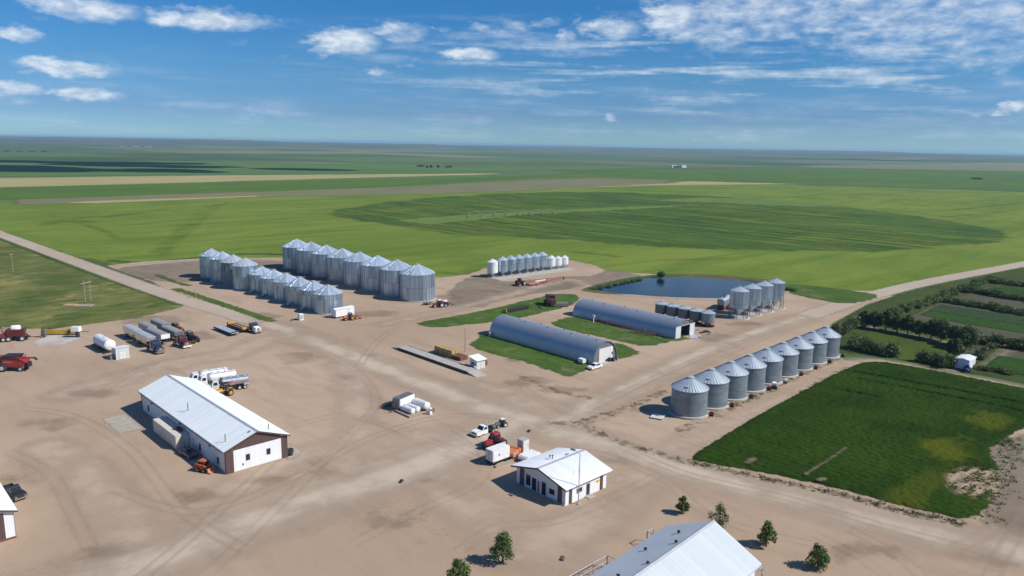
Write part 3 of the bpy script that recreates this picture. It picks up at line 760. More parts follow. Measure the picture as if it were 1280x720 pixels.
# ------------------------------------------------------------------ object materials
def steel(name, c, ring=0.81, panels=18, rough=0.42, metal=0.75, var=0.16, rust=0.0, seam=0.35):
    """corrugated galvanised sheets: courses and staggered panels weather differently"""
    t = NT(name)
    p = t.obj()
    s = t.n('ShaderNodeSeparateXYZ', {0: p})
    ang = t.math('ADD', t.math('DIVIDE', t.math('ARCTAN2', s.outputs[1], s.outputs[0]), 2 * PI), 0.5)
    rz = t.math('DIVIDE', s.outputs[2], ring)
    rid = t.math('FLOOR', rz)
    pa = t.math('ADD', t.math('MULTIPLY', ang, panels), t.math('MULTIPLY', t.math('MODULO', rid, 2.0), 0.5))
    wn = t.n('ShaderNodeTexWhiteNoise', {'Vector': t.n('ShaderNodeCombineXYZ', {0: t.math('FLOOR', pa), 1: rid, 2: t.math('MULTIPLY', t.rand(), 37.0)}).outputs[0]}, noise_dimensions='3D').outputs['Value']
    k = t.math('ADD', 1.0 - var / 2, t.math('MULTIPLY', wn, var))
    n1 = t.noise(t.mapv(p, scale=(1, 1, 0.35)), 0.8, 5, 0.65)
    k = t.math('MULTIPLY', k, t.math('ADD', 0.86, t.math('MULTIPLY', n1, 0.28)))
    fr = t.math('FRACT', rz)
    k = t.math('MULTIPLY', k, t.math('SUBTRACT', 1.0, t.math('MULTIPLY', t.sstep(t.math('ABSOLUTE', t.math('SUBTRACT', fr, 0.5)), 0.44, 0.5), seam)))
    col = t.vmath('SCALE', c)
    nd = t.t.nodes[-1]
    t.t.links.new(k, nd.inputs['Scale'])
    if rust:
        col = t.mix(t.math('MULTIPLY', t.sstep(t.noise(p, 0.9, 6, 0.7), 0.52, 0.72), rust), col, (0.16, 0.09, 0.05))
    col = t.mix(t.math('MULTIPLY', t.sstep(s.outputs[2], 0.9, 0.0), 0.35), col, (0.36, 0.30, 0.23))      # mud splashed up from the yard
    cor = t.n('ShaderNodeTexWave', {'Vector': p, 'Scale': 1.55, 'Distortion': 0.0}, bands_direction='Z').outputs['Fac']
    rg = t.math('ADD', rough - 0.06, t.math('MULTIPLY', n1, 0.18))
    return t.out(t.bsdf(base=col, rough=rg, metal=metal, normal=t.bump(cor, 0.25, 0.03)))


GALV = steel('galvanised_wall', (0.41, 0.505, 0.58), 5.2, 30, 0.30, 0.78, 0.46, seam=0.2)
GALV_OLD = steel('weathered_wall', (0.205, 0.25, 0.28), 0.81, 15, 0.46, 0.40, 0.26, rust=0.05)
GALV_DARK = steel('dull_wall', (0.12, 0.145, 0.155), 0.9, 9, 0.5, 0.4, 0.2, rust=0.15)
ROOF_ST = steel('galvanised_roof', (0.58, 0.67, 0.74), 60, 22, 0.34, 0.55, 0.45, seam=0)
ROOF_PALE = steel('pale_roof', (0.47, 0.53, 0.57), 60, 30, 0.45, 0.36, 0.08, seam=0)
ARCH_ST = steel('arch_steel', (0.385, 0.425, 0.46), 60, 1, 0.46, 0.60, 0.05, rust=0.03, seam=0)
TANKSTEEL = paint('bright_tank', (0.66, 0.68, 0.70), 0.28, 0.85, 0.15)
WHITE = paint('white_paint', (0.78, 0.79, 0.78), 0.42, 0, 0.14)
WHITE_OLD = paint('old_white', (0.66, 0.66, 0.62), 0.55, 0, 0.30)
CREAM = paint('cream_panel', (0.62, 0.58, 0.49), 0.55, 0, 0.25, 0.6)
BIN_WHITE = paint('white_bin', (0.72, 0.73, 0.72), 0.45, 0, 0.2, 0.5)
RED = paint('red_paint', (0.33, 0.022, 0.018), 0.38, 0, 0.25, coat=0.3)
REDF = paint('faded_red', (0.30, 0.055, 0.040), 0.55, 0, 0.35)
MAROON = paint('maroon_paint', (0.105, 0.014, 0.016), 0.4, 0, 0.28)
ORANGE = paint('orange_paint', (0.55, 0.125, 0.018), 0.45, 0, 0.25)
SALMON = paint('faded_orange', (0.56, 0.22, 0.12), 0.55, 0, 0.3)
YELLOW = paint('yellow_paint', (0.60, 0.40, 0.030), 0.45, 0, 0.2)
AMBER = paint('amber_paint', (0.60, 0.30, 0.03), 0.45, 0, 0.2)
NAVY = paint('navy_paint', (0.020, 0.030, 0.075), 0.32, 0, 0.15, coat=0.4)
BLUE = paint('blue_paint', (0.03, 0.09, 0.24), 0.4, 0, 0.2)
BLACK = paint('black_steel', (0.018, 0.018, 0.020), 0.5, 0, 0.25)
GREYP = paint('grey_steel', (0.17, 0.17, 0.175), 0.5, 0.3, 0.3)
LGREY = paint('light_grey', (0.42, 0.44, 0.46), 0.5, 0.1, 0.2)
TARP = paint('grey_tarp', (0.27, 0.27, 0.265), 0.75, 0, 0.3)
RUBBER = paint('rubber', (0.022, 0.021, 0.020), 0.85, 0, 0.55)
RIMW = paint('rim_white', (0.62, 0.62, 0.60), 0.5, 0.1, 0.35)
RIMY = paint('rim_amber', (0.50, 0.30, 0.05), 0.5, 0, 0.3)
CHROME = paint('chrome', (0.75, 0.75, 0.76), 0.18, 1.0, 0.08)
WOOD = paint('grey_timber', (0.33, 0.27, 0.20), 0.85, 0, 0.3, 3)
RUST = paint('rusty_iron', (0.16, 0.075, 0.042), 0.8, 0.1, 0.3, 2.5)
BROWN = paint('brown_cladding', (0.092, 0.055, 0.050), 0.6, 0, 0.12)
CONC = m_conc
STRAW = NT('straw')
_p = STRAW.obj()
STRAW = STRAW.out(STRAW.bsdf(base=STRAW.mix(STRAW.sstep(STRAW.noise(STRAW.mapv(_p, scale=(1, 1, 3)), 4, 5, 0.7), 0.3, 0.7), (0.36, 0.235, 0.10), (0.52, 0.36, 0.17)), rough=0.95, normal=STRAW.bump(STRAW.noise(_p, 9, 4, 0.7), 0.8, 0.15)))
_t = NT('glass')
GLASS = _t.out(_t.bsdf(base=(0.016, 0.022, 0.030), rough=0.06, spec=0.8))
_t = NT('interior_shade')
DARK = _t.out(_t.bsdf(base=(0.02, 0.02, 0.02), rough=0.9))  # near-black colour standing in for the shade inside a barn


def ribbed(name, c, rough=0.45, metal=0.0, axis=0, pitch=0.9, dirt=0.1):
    """standing-seam sheet: seams along the slope, sheets slightly different"""
    t = NT(name)
    p = t.obj()
    s = t.n('ShaderNodeSeparateXYZ', {0: p})
    u = t.math('DIVIDE', s.outputs[axis], pitch)
    wn = t.n('ShaderNodeTexWhiteNoise', {'W': t.math('FLOOR', u)}, noise_dimensions='1D').outputs['Value']
    fr = t.math('ABSOLUTE', t.math('SUBTRACT', t.math('FRACT', u), 0.5))
    seam = t.sstep(fr, 0.44, 0.5)
    n1 = t.noise(t.mapv(p, scale=(0.5, 0.5, 1)), 0.35, 5, 0.65)
    k = t.math('MULTIPLY', t.math('ADD', 0.95, t.math('MULTIPLY', wn, 0.08)), t.math('ADD', 0.93, t.math('MULTIPLY', n1, 0.13)))
    col = t.vmath('SCALE', c)
    nd = t.t.nodes[-1]
    t.t.links.new(k, nd.inputs['Scale'])
    col = t.mix(t.math('MULTIPLY', seam, 0.14), col, scl(c, 0.5))
    col = t.mix(t.math('MULTIPLY', t.sstep(t.noise(p, 1.3, 6, 0.7), 0.55, 0.8), dirt), col, (0.34, 0.29, 0.22))
    return t.out(t.bsdf(base=col, rough=rough, metal=metal, normal=t.bump(seam, 0.5, 0.04)))


ROOFW_Y = ribbed('white_roof_y', (0.86, 0.91, 0.87), 0.4, 0.0, 1)
ROOFW_X = ribbed('white_roof_x', (0.80, 0.82, 0.82), 0.4, 0.0, 0)
ROOFG_X = ribbed('grey_roof_x', (0.55, 0.60, 0.61), 0.42, 0.15, 0)
CLADW_Y = ribbed('white_clad_y', (0.74, 0.755, 0.76), 0.5, 0, 1)
CLADW_X = ribbed('white_clad_x', (0.74, 0.755, 0.76), 0.5, 0, 0)
CLADG_X = ribbed('pale_clad_x', (0.60, 0.645, 0.64), 0.5, 0.1, 0, 0.4)
ENDST = ribbed('grey_end_sheet', (0.17, 0.185, 0.195), 0.5, 0.3, 0, 0.6)

# ------------------------------------------------------------------ shared parts
def wheel(par, x, y, r=0.45, wd=0.3, rim=None, z=None, n=16):
    """tyre as a part, its rim as a sub-part, axle along y"""
    M = Matrix.Translation((x, y, r if z is None else z)) @ Matrix.Rotation(PI / 2, 4, 'X')
    h = wd / 2
    ty = MB().lathe([(r * 0.55, -h * 0.8), (r * 0.80, -h), (r * 0.94, -h * 0.85), (r, -h * 0.4), (r, h * 0.4), (r * 0.94, h * 0.85), (r * 0.80, h), (r * 0.55, h * 0.8)], n, M)
    o = ty.build('wheel', RUBBER, par)
    MB().lathe([(r * 0.54, -h * 0.86), (r * 0.2, -h * 0.6), (r * 0.2, h * 0.6), (r * 0.54, h * 0.86)], n, M).build('rim', rim or RIMW, o)
    return o


def axle_wheels(par, xs, half, r, wd, rim=None):
    for x in xs:
        for s in (-1, 1):
            wheel(par, x, s * half, r, wd, rim)


def ribbed_cyl(mb, r, z0, z1, bays, rib=0.12, rw=0.24, sub=2):
    """bin wall with upright stiffeners standing proud"""
    ring = []
    for b in range(bays):
        a0 = 2 * PI * b / bays
        da = rw / r / 2
        ring += [(r, a0 - da), (r + rib, a0 - da * 0.8), (r + rib, a0 + da * 0.8), (r, a0 + da)]
        for q in range(1, sub + 1):
            ring.append((r, a0 + da + (2 * PI / bays - 2 * da) * q / (sub + 1)))
    n = len(ring)
    vs = [(q * math.cos(a), q * math.sin(a), z) for z in (z0, z1) for q, a in ring]
    mb.add(vs, [(i, (i + 1) % n, n + (i + 1) % n, n + i) for i in range(n)] + [tuple(range(n - 1, -1, -1)), tuple(range(n, 2 * n))])


def ribbed_roof(mb, r, z0, z1, r0, n, rib=0.09, rw=0.12):
    for i in range(n):
        a, b = 2 * PI * i / n, 2 * PI * (i + 1) / n
        mb.add([(r * math.cos(a), r * math.sin(a), z0), (r * math.cos(b), r * math.sin(b), z0), (r0 * math.cos(b), r0 * math.sin(b), z1), (r0 * math.cos(a), r0 * math.sin(a), z1)], [(0, 1, 2, 3)])
        M = Matrix.Rotation(a, 4, 'Z')
        k = 0.35
        mb.add([(r + 0.02, -rw / 2, z0 - 0.02), (r + 0.02, rw / 2, z0 - 0.02), (r0, rw / 2 * k, z1), (r0, -rw / 2 * k, z1), (r + 0.02, -rw / 2, z0 + rib), (r + 0.02, rw / 2, z0 + rib), (r0, rw / 2 * k, z1 + rib * 0.6), (r0, -rw / 2 * k, z1 + rib * 0.6)],
               [(4, 5, 6, 7), (0, 4, 7, 3), (1, 2, 6, 5), (0, 1, 5, 4)], M)
    mb.add([(r * math.cos(2 * PI * i / n), r * math.sin(2 * PI * i / n), z0) for i in range(n)], [tuple(range(n - 1, -1, -1))])


def flat_bin(name, label, x, y, r, eave, apex, bays, panels, wall_m, roof_m, group, rings=True, fan=None, ladder=None, foot=0.35):
    t = T(name, label, 'grain bin', x, y, 0, group)
    mb = MB()
    ribbed_cyl(mb, r, foot - 0.05, eave, bays) if bays else mb.lathe([(r, foot - 0.05), (r, eave)], 40)
    mb.build('wall', wall_m, t, ang=20)
    mb = MB()
    ribbed_roof(mb, r + 0.18, eave + 0.005, apex - 0.25, 0.75, panels)
    rf = mb.build('roof', roof_m, t, flat=True)
    MB().lathe([(0.75, apex - 0.30), (0.80, apex - 0.05), (0.5, apex + 0.08), (0.01, apex + 0.12)], 14).build('cap', LGREY, rf)
    MB().lathe([(r + 0.45, 0.0), (r + 0.45, foot * 0.8), (r + 0.15, foot)], 40).build('foundation', CONC, t)
    # roof hatch near the eave
    ah = R(200)
    rm = r * 0.72
    zs = eave + (apex - eave) * 0.28
    MB().box(rm * math.cos(ah), rm * math.sin(ah), zs + 0.02, 0.75, 0.75, 0.22, ah).build('hatch', LGREY, rf)
    if ladder is not None:
        lb = MB()
        q = r + 0.22
        ca, sa = math.cos(ladder), math.sin(ladder)
        for s in (-0.22, 0.22):
            bx, by = q * ca - s * sa, q * sa + s * ca
            lb.rod((bx, by, 0.4), (bx, by, eave + 0.3), 0.03, n=5)
        z = 0.8
        while z < eave:
            lb.rod((q * ca + 0.22 * sa, q * sa - 0.22 * ca, z), (q * ca - 0.22 * sa, q * sa + 0.22 * ca, z), 0.02, n=4, caps=False)
            z += 0.35
        lb.build('ladder', LGREY, t)
    if fan is not None:
        ang, m = fan
        M = Matrix.Rotation(ang, 4, 'Z') @ Matrix.Translation((r + 0.9, 0, 0))
        f = MB()
        f.lathe([(0.42, 0.0), (0.45, 0.12), (0.45, 0.75), (0.40, 0.85)], 14, M @ Matrix.Translation((0.1, 0, 0.62)) @ Matrix.Rotation(-PI / 2, 4, 'Y') @ Matrix.Translation((0, 0, -0.45)))
        fo = f.build('aeration_fan', m, t)
        d = MB()
        d.add([(-0.95, -0.5, 0.1), (-0.95, 0.5, 0.1), (-0.3, 0.3, 0.3), (-0.3, -0.3, 0.3), (-0.95, -0.5, 0.8), (-0.95, 0.5, 0.8), (-0.3, 0.3, 0.95), (-0.3, -0.3, 0.95)], [(0, 1, 2, 3), (7, 6, 5, 4), (0, 4, 5, 1), (1, 5, 6, 2), (2, 6, 7, 3), (3, 7, 4, 0)], M)
        d.build('duct', LGREY, fo)
        MB().box(0.1, 0, 0.0, 0.9, 0.7, 0.22).build('stand', BLACK, fo).matrix_local = M
    return t


def hopper_bin(name, label, x, y, r, z_hop, z_wall, eave, apex, wall_m, roof_m, group, legs=6, panels=18, skid=None, cat='hopper bin', pad=None, bays=0, rz=0.0):
    t = T(name, label, cat, x, y, rz, group)
    mb = MB()
    ribbed_cyl(mb, r, z_wall, eave, bays, 0.05, 0.10, 1) if bays else mb.lathe([(r, z_wall), (r, eave)], 32)
    mb.build('wall', wall_m, t, ang=20)
    mb = MB()
    ribbed_roof(mb, r + 0.10, eave + 0.005, apex - 0.18, 0.45, panels, 0.05, 0.08)
    rf = mb.build('roof', roof_m, t, flat=True)
    MB().lathe([(0.45, apex - 0.22), (0.48, apex - 0.02), (0.25, apex + 0.08), (0.01, apex + 0.1)], 12).build('cap', LGREY, rf)
    MB().lathe([(0.28, z_hop), (0.30, z_hop + 0.15), (r - 0.03, z_wall - 0.004)], 28).build('hopper', wall_m, t)
    MB().lathe([(0.36, z_hop - 0.22), (0.36, z_hop - 0.004)], 10).build('chute', LGREY, t)
    for i in range(legs):
        a = 2 * PI * (i + 0.5) / legs
        lg = MB()
        lg.rod((r * 1.0 * math.cos(a), r * math.sin(a), z_wall + 0.3), (r * math.cos(a), r * math.sin(a), 0.12), 0.09, n=6)
        a2 = a + 2 * PI / legs
        lg.rod((r * math.cos(a), r * math.sin(a), z_wall * 0.9), (r * math.cos(a2), r * math.sin(a2), 0.25), 0.04, n=4, caps=False)
        lg.build('leg', skid or LGREY, t)
    MB().lathe([(r + 0.12, 0.05), (r + 0.12, 0.22), (r - 0.15, 0.22), (r - 0.15, 0.05)], 28).build('base_ring', skid or LGREY, t)
    if pad:
        MB().lathe([(pad, 0.0), (pad, 0.1), (pad - 0.06, 0.14)], 30).build('pad', CONC, t)
    return t


# ------------------------------------------------------------------ grain bins
for i in range(8):
    flat_bin('grain_bin', f"large galvanized grain bin, {ORD[i]} from the near end of the back row" if i not in (0, 7) else ("nearest of the eight large galvanized grain bins, standing clear on bare dirt" if i == 0 else "farthest of the eight large galvanized grain bins, backing on the green field"),
             167.9, 227.2 + 13.35 * i, 6.4, 10.1, 13.4, 30, 22, GALV, ROOF_ST, 'large grain bins in the back row', ladder=R(250) if i % 2 == 0 else None)
for i in range(6):
    lb = ["short galvanized grain bin at the near end of the front row, behind the white trailer", "second short galvanized bin behind the white trailer in the front row", "third short galvanized bin counted from the white trailer in the front row",
          "fourth short galvanized bin counted from the white trailer in the front row", "fifth short galvanized bin counted from the white trailer, next but one to taller bins", "short galvanized bin right beside the nearest taller bin of the front row"][i]
    flat_bin('grain_bin', lb, 130.7, 228.5 + 10.05 * i, 4.8, 6.8, 9.5, 22, 18, GALV, ROOF_ST, 'short grain bins in the front row', ladder=R(230) if i % 2 else None, fan=(R(200), WHITE_OLD) if i in (1, 2, 4, 5) else None)
for i in range(4):
    lb = ["taller galvanized grain bin next to the short bins of the front row", "second taller galvanized bin beyond the short bins, a dull roofed one", "third taller galvanized bin beyond the short bins of the front row", "leftmost taller galvanized bin, at the far end of the front row"][i]
    flat_bin('grain_bin', lb, 127.6, 286.6 + 11.0 * i, 4.75, 9.5, 12.2, 22, 18, GALV if i != 1 else GALV_OLD, ROOF_ST if i not in (0, 1) else ROOF_PALE, 'taller grain bins of the front row', ladder=R(240))
for i in range(9):
    lb = f"squat cone roofed bin, {ORD[i]} from the near end of the right hand row"
    if i == 0:
        lb = "nearest of nine squat galvanized bins with pale cone roofs, by the white pallet"
    elif i == 8:
        lb = "farthest of nine squat galvanized bins with pale cone roofs, beside the hedge"
    elif i == 4:
        lb = "middle of nine squat galvanized bins with pale cone roofs, beside a white blower"
    flat_bin('grain_bin', lb, 139.3 + 8.89 * i, 88.3 + 0.2 * i, 3.95, 6.1, 8.5, 0, 34, GALV_OLD, ROOF_PALE, 'squat grain bins in the right hand row', fan=(R(-62), MAROON if i != 4 else WHITE_OLD), foot=0.5)

for i in range(6):
    hopper_bin('hopper_bin', f"slim galvanized hopper bin by the field, {ORD[i]} from the white bin at the left end", 227.6 + 5.1 * i, 244.6, 2.45, 0.75, 2.2, 7.3, 8.9, GALV, ROOF_ST, 'galvanized hopper bins on the concrete strip', skid=GREYP, panels=16)
hopper_bin('hopper_bin', 'white hopper bin at the left end of the row by the field', 222.2, 245.2, 2.35, 0.75, 2.2, 6.9, 8.3, BIN_WHITE, BIN_WHITE, None, skid=GREYP)
for i in range(3):
    hopper_bin('hopper_bin', ['tallest of three small white hopper bins, beside the galvanized ones', 'middle of three small white hopper bins at the right end', 'small white hopper bin at the right end of the row'][i],
               258.0 + 4.6 * i, 243.4, 1.9, 0.6, 1.8, (5.6, 5.0, 4.9)[i], (7.0, 6.3, 6.2)[i], BIN_WHITE, BIN_WHITE, 'small white hopper bins', skid=LGREY)
tag(MB().box(243.5, 241.6, 0.02, 49, 9.5, 0.16).build('concrete_pad', CONC), 'long concrete pad under the row of slim hopper bins', 'concrete pad')
for i in range(4):
    hopper_bin('elevated_bin', ['nearest galvanized bin on tall legs, beside the grain wagon', 'second galvanized bin on tall legs by the pond', 'third galvanized bin on tall legs by the pond', 'farthest galvanized bin on tall legs by the pond'][i],
               235.1 + 8.6 * i, 131.7, 3.2, 1.1, 3.7, 9.7, 11.2, GALV, ROOF_PALE, 'galvanized bins on legs by the pond', legs=8, panels=24, pad=4.2, bays=20, skid=GREYP)
for i in range(5):
    hopper_bin('seed_bin', ['small dull steel hopper bin at the far end of five behind the barn', 'second small dull steel hopper bin from the far end of five', 'middle of five small dull steel hopper bins behind the arched barn', 'fourth small dull steel hopper bin, next to the brighter near one', 'small brighter steel hopper bin on a rusty red base beside debris'][i],
               215.6, 150.0 - 4.62 * i, 2.25, 0.4, 1.5, 4.6, 5.5, GALV_DARK if i < 4 else GALV_OLD, ROOF_PALE, 'small hopper bins behind the arched barn', skid=REDF, legs=6, panels=16)

# ------------------------------------------------------------------ buildings
def gable_building(name, label, cat, x0, x1, y0, y1, eave, ridge, axis, wall_m, roof_m, over=0.5, trim=BROWN, thick=0.14, group=None):
    """axis = direction of the ridge. returns the thing; wall and roof are parts in its own coordinates (origin = corner x0,y0)"""
    t = T(name, label, cat, x0, y0, 0, group)
    L, Wd = (y1 - y0, x1 - x0) if axis == 'y' else (x1 - x0, y1 - y0)
    pr = [(0, 0), (Wd, 0), (Wd, eave), (Wd / 2, ridge), (0, eave)]
    mb = MB()
    if axis == 'y':
        mb.prism(pr, 'y', 0, L)
    else:
        mb.prism(pr, 'x', 0, L)
    mb.build('wall', wall_m, t)
    sl = (ridge - eave) / (Wd / 2)
    e = over
    pr = [(-e, eave - e * sl + 0.02), (Wd / 2, ridge + 0.02), (Wd + e, eave - e * sl + 0.02), (Wd + e, eave - e * sl + 0.02 + thick), (Wd / 2, ridge + 0.02 + thick), (-e, eave - e * sl + 0.02 + thick)]
    mb = MB()
    mb.prism(pr, axis, -e, L + e)
    rf = mb.build('roof', roof_m, t)
    z = ridge + 0.02 + thick
    mb = MB()
    a, b = (-e - 0.02, L + e + 0.02)
    mb.prism([(Wd / 2 - 0.28, z - 0.28 * sl + 0.012), (Wd / 2, z + 0.012), (Wd / 2 + 0.28, z - 0.28 * sl + 0.012), (Wd / 2 + 0.28, z - 0.28 * sl + 0.05), (Wd / 2, z + 0.06), (Wd / 2 - 0.28, z - 0.28 * sl + 0.05)], axis, a, b)
    mb.build('ridge_cap', LGREY, rf)
    # fascia boards under both gable ends
    for s in (-e - 0.03, L + e - 0.02):
        mb = MB()
        zb = eave - e * sl + 0.02
        mb.prism([(-e - 0.02, zb - 0.16), (Wd / 2, ridge - 0.14), (Wd + e + 0.02, zb - 0.16), (Wd + e + 0.02, zb + thick - 0.03), (Wd / 2, ridge + 0.02 + thick - 0.03), (-e - 0.02, zb + thick - 0.03)], axis, s, s + 0.05)
        mb.build('fascia', trim, rf)
    return t


def window(par, face, u, z, w, h, off, frame_m=LGREY, name='window', pane_m=GLASS, depth=0.05):
    """face: 'x-'/'x+'/'y-'/'y+' at coordinate off, centred on u along the wall"""
    s = -1 if face[1] == '-' else 1
    fr, pn = MB(), MB()
    a0 = off + s * 0.003
    def bar(mb, u0, u1, z0, z1, d0, d1):
        lo, hi = min(a0 + s * d0, a0 + s * d1), max(a0 + s * d0, a0 + s * d1)
        if face[0] == 'x':
            mb.box((lo + hi) / 2, (u0 + u1) / 2, z0, hi - lo, u1 - u0, z1 - z0)
        else:
            mb.box((u0 + u1) / 2, (lo + hi) / 2, z0, u1 - u0, hi - lo, z1 - z0)
    b = 0.09
    bar(fr, u - w / 2, u - w / 2 + b, z, z + h, 0, depth)
    bar(fr, u + w / 2 - b, u + w / 2, z, z + h, 0, depth)
    bar(fr, u - w / 2 + b, u + w / 2 - b, z, z + b, 0, depth)
    bar(fr, u - w / 2 + b, u + w / 2 - b, z + h - b, z + h, 0, depth)
    f = fr.build(name, frame_m, par)
    bar(pn, u - w / 2 + b, u + w / 2 - b, z + b, z + h - b, 0, depth * 0.5)
    pn.build('pane' if pane_m is GLASS else 'panel', pane_m, f)
    return f


def slab(par, name, mat, face, u0, u1, z0, z1, off, d=0.04):
    s = -1 if face[1] == '-' else 1
    c = off + s * (0.003 + d / 2)
    mb = MB()
    if face[0] == 'x':
        mb.box(c, (u0 + u1) / 2, z0, d, u1 - u0, z1 - z0)
    else:
        mb.box((u0 + u1) / 2, c, z0, u1 - u0, d, z1 - z0)
    return mb.build(name, mat, par)


def roof_vent(par, x, y, z, h=0.9, hood=True):
    mb = MB().rod((x, y, z - 0.3), (x, y, z + h), 0.09, n=8)
    if hood:
        mb.lathe([(0.2, 0), (0.2, 0.08), (0.02, 0.2)], 8, Matrix.Translation((x, y, z + h)))
    return mb.build('vent_pipe', GREYP, par)


# the long white workshop
t = gable_building('workshop', 'long white workshop with brown corner trim and white gable roof', 'workshop', 50.1, 61.8, 124.4, 167.8, 4.45, 6.65, 'y', CLADW_Y, ROOFW_Y, 0.45)
Wd, L = 11.7, 43.4
slab(t, 'corner_panel', BROWN, 'y-', 0.0, 1.35, 0.0, 4.4, 0)
slab(t, 'corner_panel', BROWN, 'y-', 10.45, 11.7, 0.0, 4.4, 0)
gp = MB().prism([(1.35, 4.1), (10.45, 4.1), (10.45, 4.68), (5.85, 6.55), (1.35, 4.68)], 'y', -0.042, -0.003)
gp.build('gable_panel', BROWN, t)
dr = slab(t, 'hangar_door', CLADW_X, 'y-', 1.4, 10.4, 0.15, 4.05, -0.01, 0.09)
for u in (4.0, 7.9):
    window(dr, 'y-', u, 1.65, 0.75, 1.15, -0.10, BROWN)
slab(t, 'hatch_door', GREYP, 'y-', 2.9, 3.2, 0.9, 1.3, -0.10, 0.03)
slab(t, 'corner_panel', BROWN, 'x-', 0.0, 0.35, 0, 4.2, 0)
slab(t, 'corner_panel', BROWN, 'x-', 43.05, 43.4, 0, 4.2, 0)
for u in (3.3, 11.5, 30.5, 39.2):
    window(t, 'x-', u, 0.95, 0.75, 1.3, 0, BROWN)
for u in (14.8,):
    window(t, 'x-', u, 0.05, 1.0, 2.1, 0, LGREY, 'door', WHITE_OLD)
for u in (6.5, 21.0, 36.5):
    MB().box(-0.16, u, 3.3, 0.3, 0.35, 0.25).build('wall_lamp', GREYP, t)
for (x, y, zz_, h) in ((1.2, 2.6, 4.8, 1.7), (2.0, 22.0, 4.95, 2.0), (9.0, 1.8, 5.4, 1.3)):
    roof_vent(t, x, y, zz_, h, False)
MB().rod((1.2, 2.6, 5.1), (-0.5, 2.6, 5.3), 0.035, n=5).build('antenna_arm', GREYP, t)
MB().rod((2.0, 22.0, 5.1), (0.4, 22.0, 5.25), 0.035, n=5).build('antenna_arm', GREYP, t)
MB().box(4.9, 0.8, 6.3, 0.3, 0.3, 0.35).build('roof_vent', GREYP, t)
MB().rod((-0.55, 0.3, 4.15), (-0.55, 43.1, 4.15), 0.07, n=6).build('gutter', BROWN, t)
slab(t, 'plinth', CONC, 'x-', 0, 43.4, 0.0, 0.28, -0.02, 0.05)

# the office
t = gable_building('office', 'small white office building with low white gable roof and dark recessed corners', 'office building', 86.2, 96.6, 76.7, 88.2, 3.3, 4.75, 'x', CLADW_X, ROOFW_X, 0.75)
ox, oy = 10.4, 11.5
# gable end facing the shaded forecourt
slab(t, 'recess_shade_panel', BROWN, 'x-', 9.6, 10.7, 0.1, 3.2, 0, 0.03)  # flat brown slab paints in the darkness of the porch recess
slab(t, 'corner_panel', BROWN, 'x-', 0.75, 1.75, 0.0, 3.25, 0, 0.03)
window(t, 'x-', 8.6, 0.5, 1.3, 2.2, 0, WHITE, 'window')
window(t, 'x-', 7.2, 0.1, 1.0, 2.3, 0, BLUE, 'door')
window(t, 'x-', 4.9, 0.1, 1.1, 2.4, 0, LGREY, 'door')
window(t, 'x-', 3.05, 0.95, 1.2, 0.95, 0, BROWN, 'window')
slab(t, 'notice_board', REDF, 'x-', 6.0, 6.35, 0.3, 2.2, 0, 0.06)
slab(t, 'plinth', CONC, 'x-', 0, 11.5, 0, 0.18, -0.05, 0.25)
# long side facing the sun
slab(t, 'corner_panel', BROWN, 'y-', 0.85, 1.55, 0.0, 2.95, 0, 0.03)
slab(t, 'corner_panel', BROWN, 'y-', 8.7, 9.5, 0.0, 2.95, 0, 0.03)
window(t, 'y-', 3.4, 1.3, 1.4, 0.9, 0, LGREY, 'window')
window(t, 'y-', 5.6, 0.1, 0.95, 2.2, 0, LGREY, 'door')
slab(t, 'yellow_sign', YELLOW, 'y-', 7.7, 8.5, 1.7, 2.1, 0, 0.04)
MB().box(5.6, -0.6, 0.0, 1.6, 1.1, 0.15).build('doorstep', CONC, t)
roof_vent(t, 4.6, 7.4, 4.1, 1.0)
roof_vent(t, 5.0, 8.4, 4.0, 0.6)
MB().box(7.6, 6.6, 4.45, 0.6, 0.5, 0.4).build('roof_vent', LGREY, t)

# yard pole in front of the office
t = T('light_pole', 'tall slim steel yard light pole in front of the office', 'light pole', 88.3, 75.7)
MB().rod((0, 0, 0), (0, 0, 8.9), 0.10, 0.06, n=8).build('pole', LGREY, t)
MB().rod((0, 0, 8.8), (-0.3, 0.9, 9.25), 0.05, n=6).build('arm', LGREY, t)
MB().box(-0.42, 1.2, 9.2, 0.4, 0.85, 0.18).build('lamp_head', GREYP, t)
MB().lathe([(0.35, 0), (0.35, 0.12), (0.28, 0.2)], 10).build('footing', CONC, t)
MB().rod((0, 0, 4.6), (3.2, 3.0, 4.75), 0.02, n=4).build('cable', BLACK, t)

# lower right shed, cut by the frame
t = gable_building('barn', 'wide shed with pale grey and white metal gable roof beside the pipe pens', 'shed', 44.0, 87.2, 43.6, 56.9, 4.1, 7.35, 'x', CLADW_X, ROOFG_X, 0.6)
t.location = (44.07, 41.11, 0)
t.rotation_euler = (0, 0, R(3.3))
for (x, y, z) in ((39.6, 9.6, 5.95), (33.6, 11.0, 5.25), (35.5, 7.6, 6.9), (24.5, 9.0, 6.2), (28.5, 7.4, 6.9), (20.0, 8.2, 6.5)):
    MB().lathe([(0.16, -0.35), (0.16, 0.2), (0.24, 0.2), (0.24, 0.3), (0.02, 0.38)], 8, Matrix.Translation((x, y, z + 0.15))).build('vent_pipe', BLACK, t)
window(t, 'x+', 3.4, 0.2, 2.6, 3.1, 43.2, LGREY, 'door', WHITE_OLD)
window(t, 'x+', 9.6, 0.2, 2.6, 3.1, 43.2, LGREY, 'door', WHITE_OLD)
window(t, 'y-', 38.5, 1.2, 2.4, 1.0, 0, LGREY, 'window')
window(t, 'y-', 30.5, 1.2, 2.4, 1.0, 0, LGREY, 'window')
slab(t, 'plinth', CONC, 'x+', 0, 13.3, 0, 0.3, 43.2, 0.05)
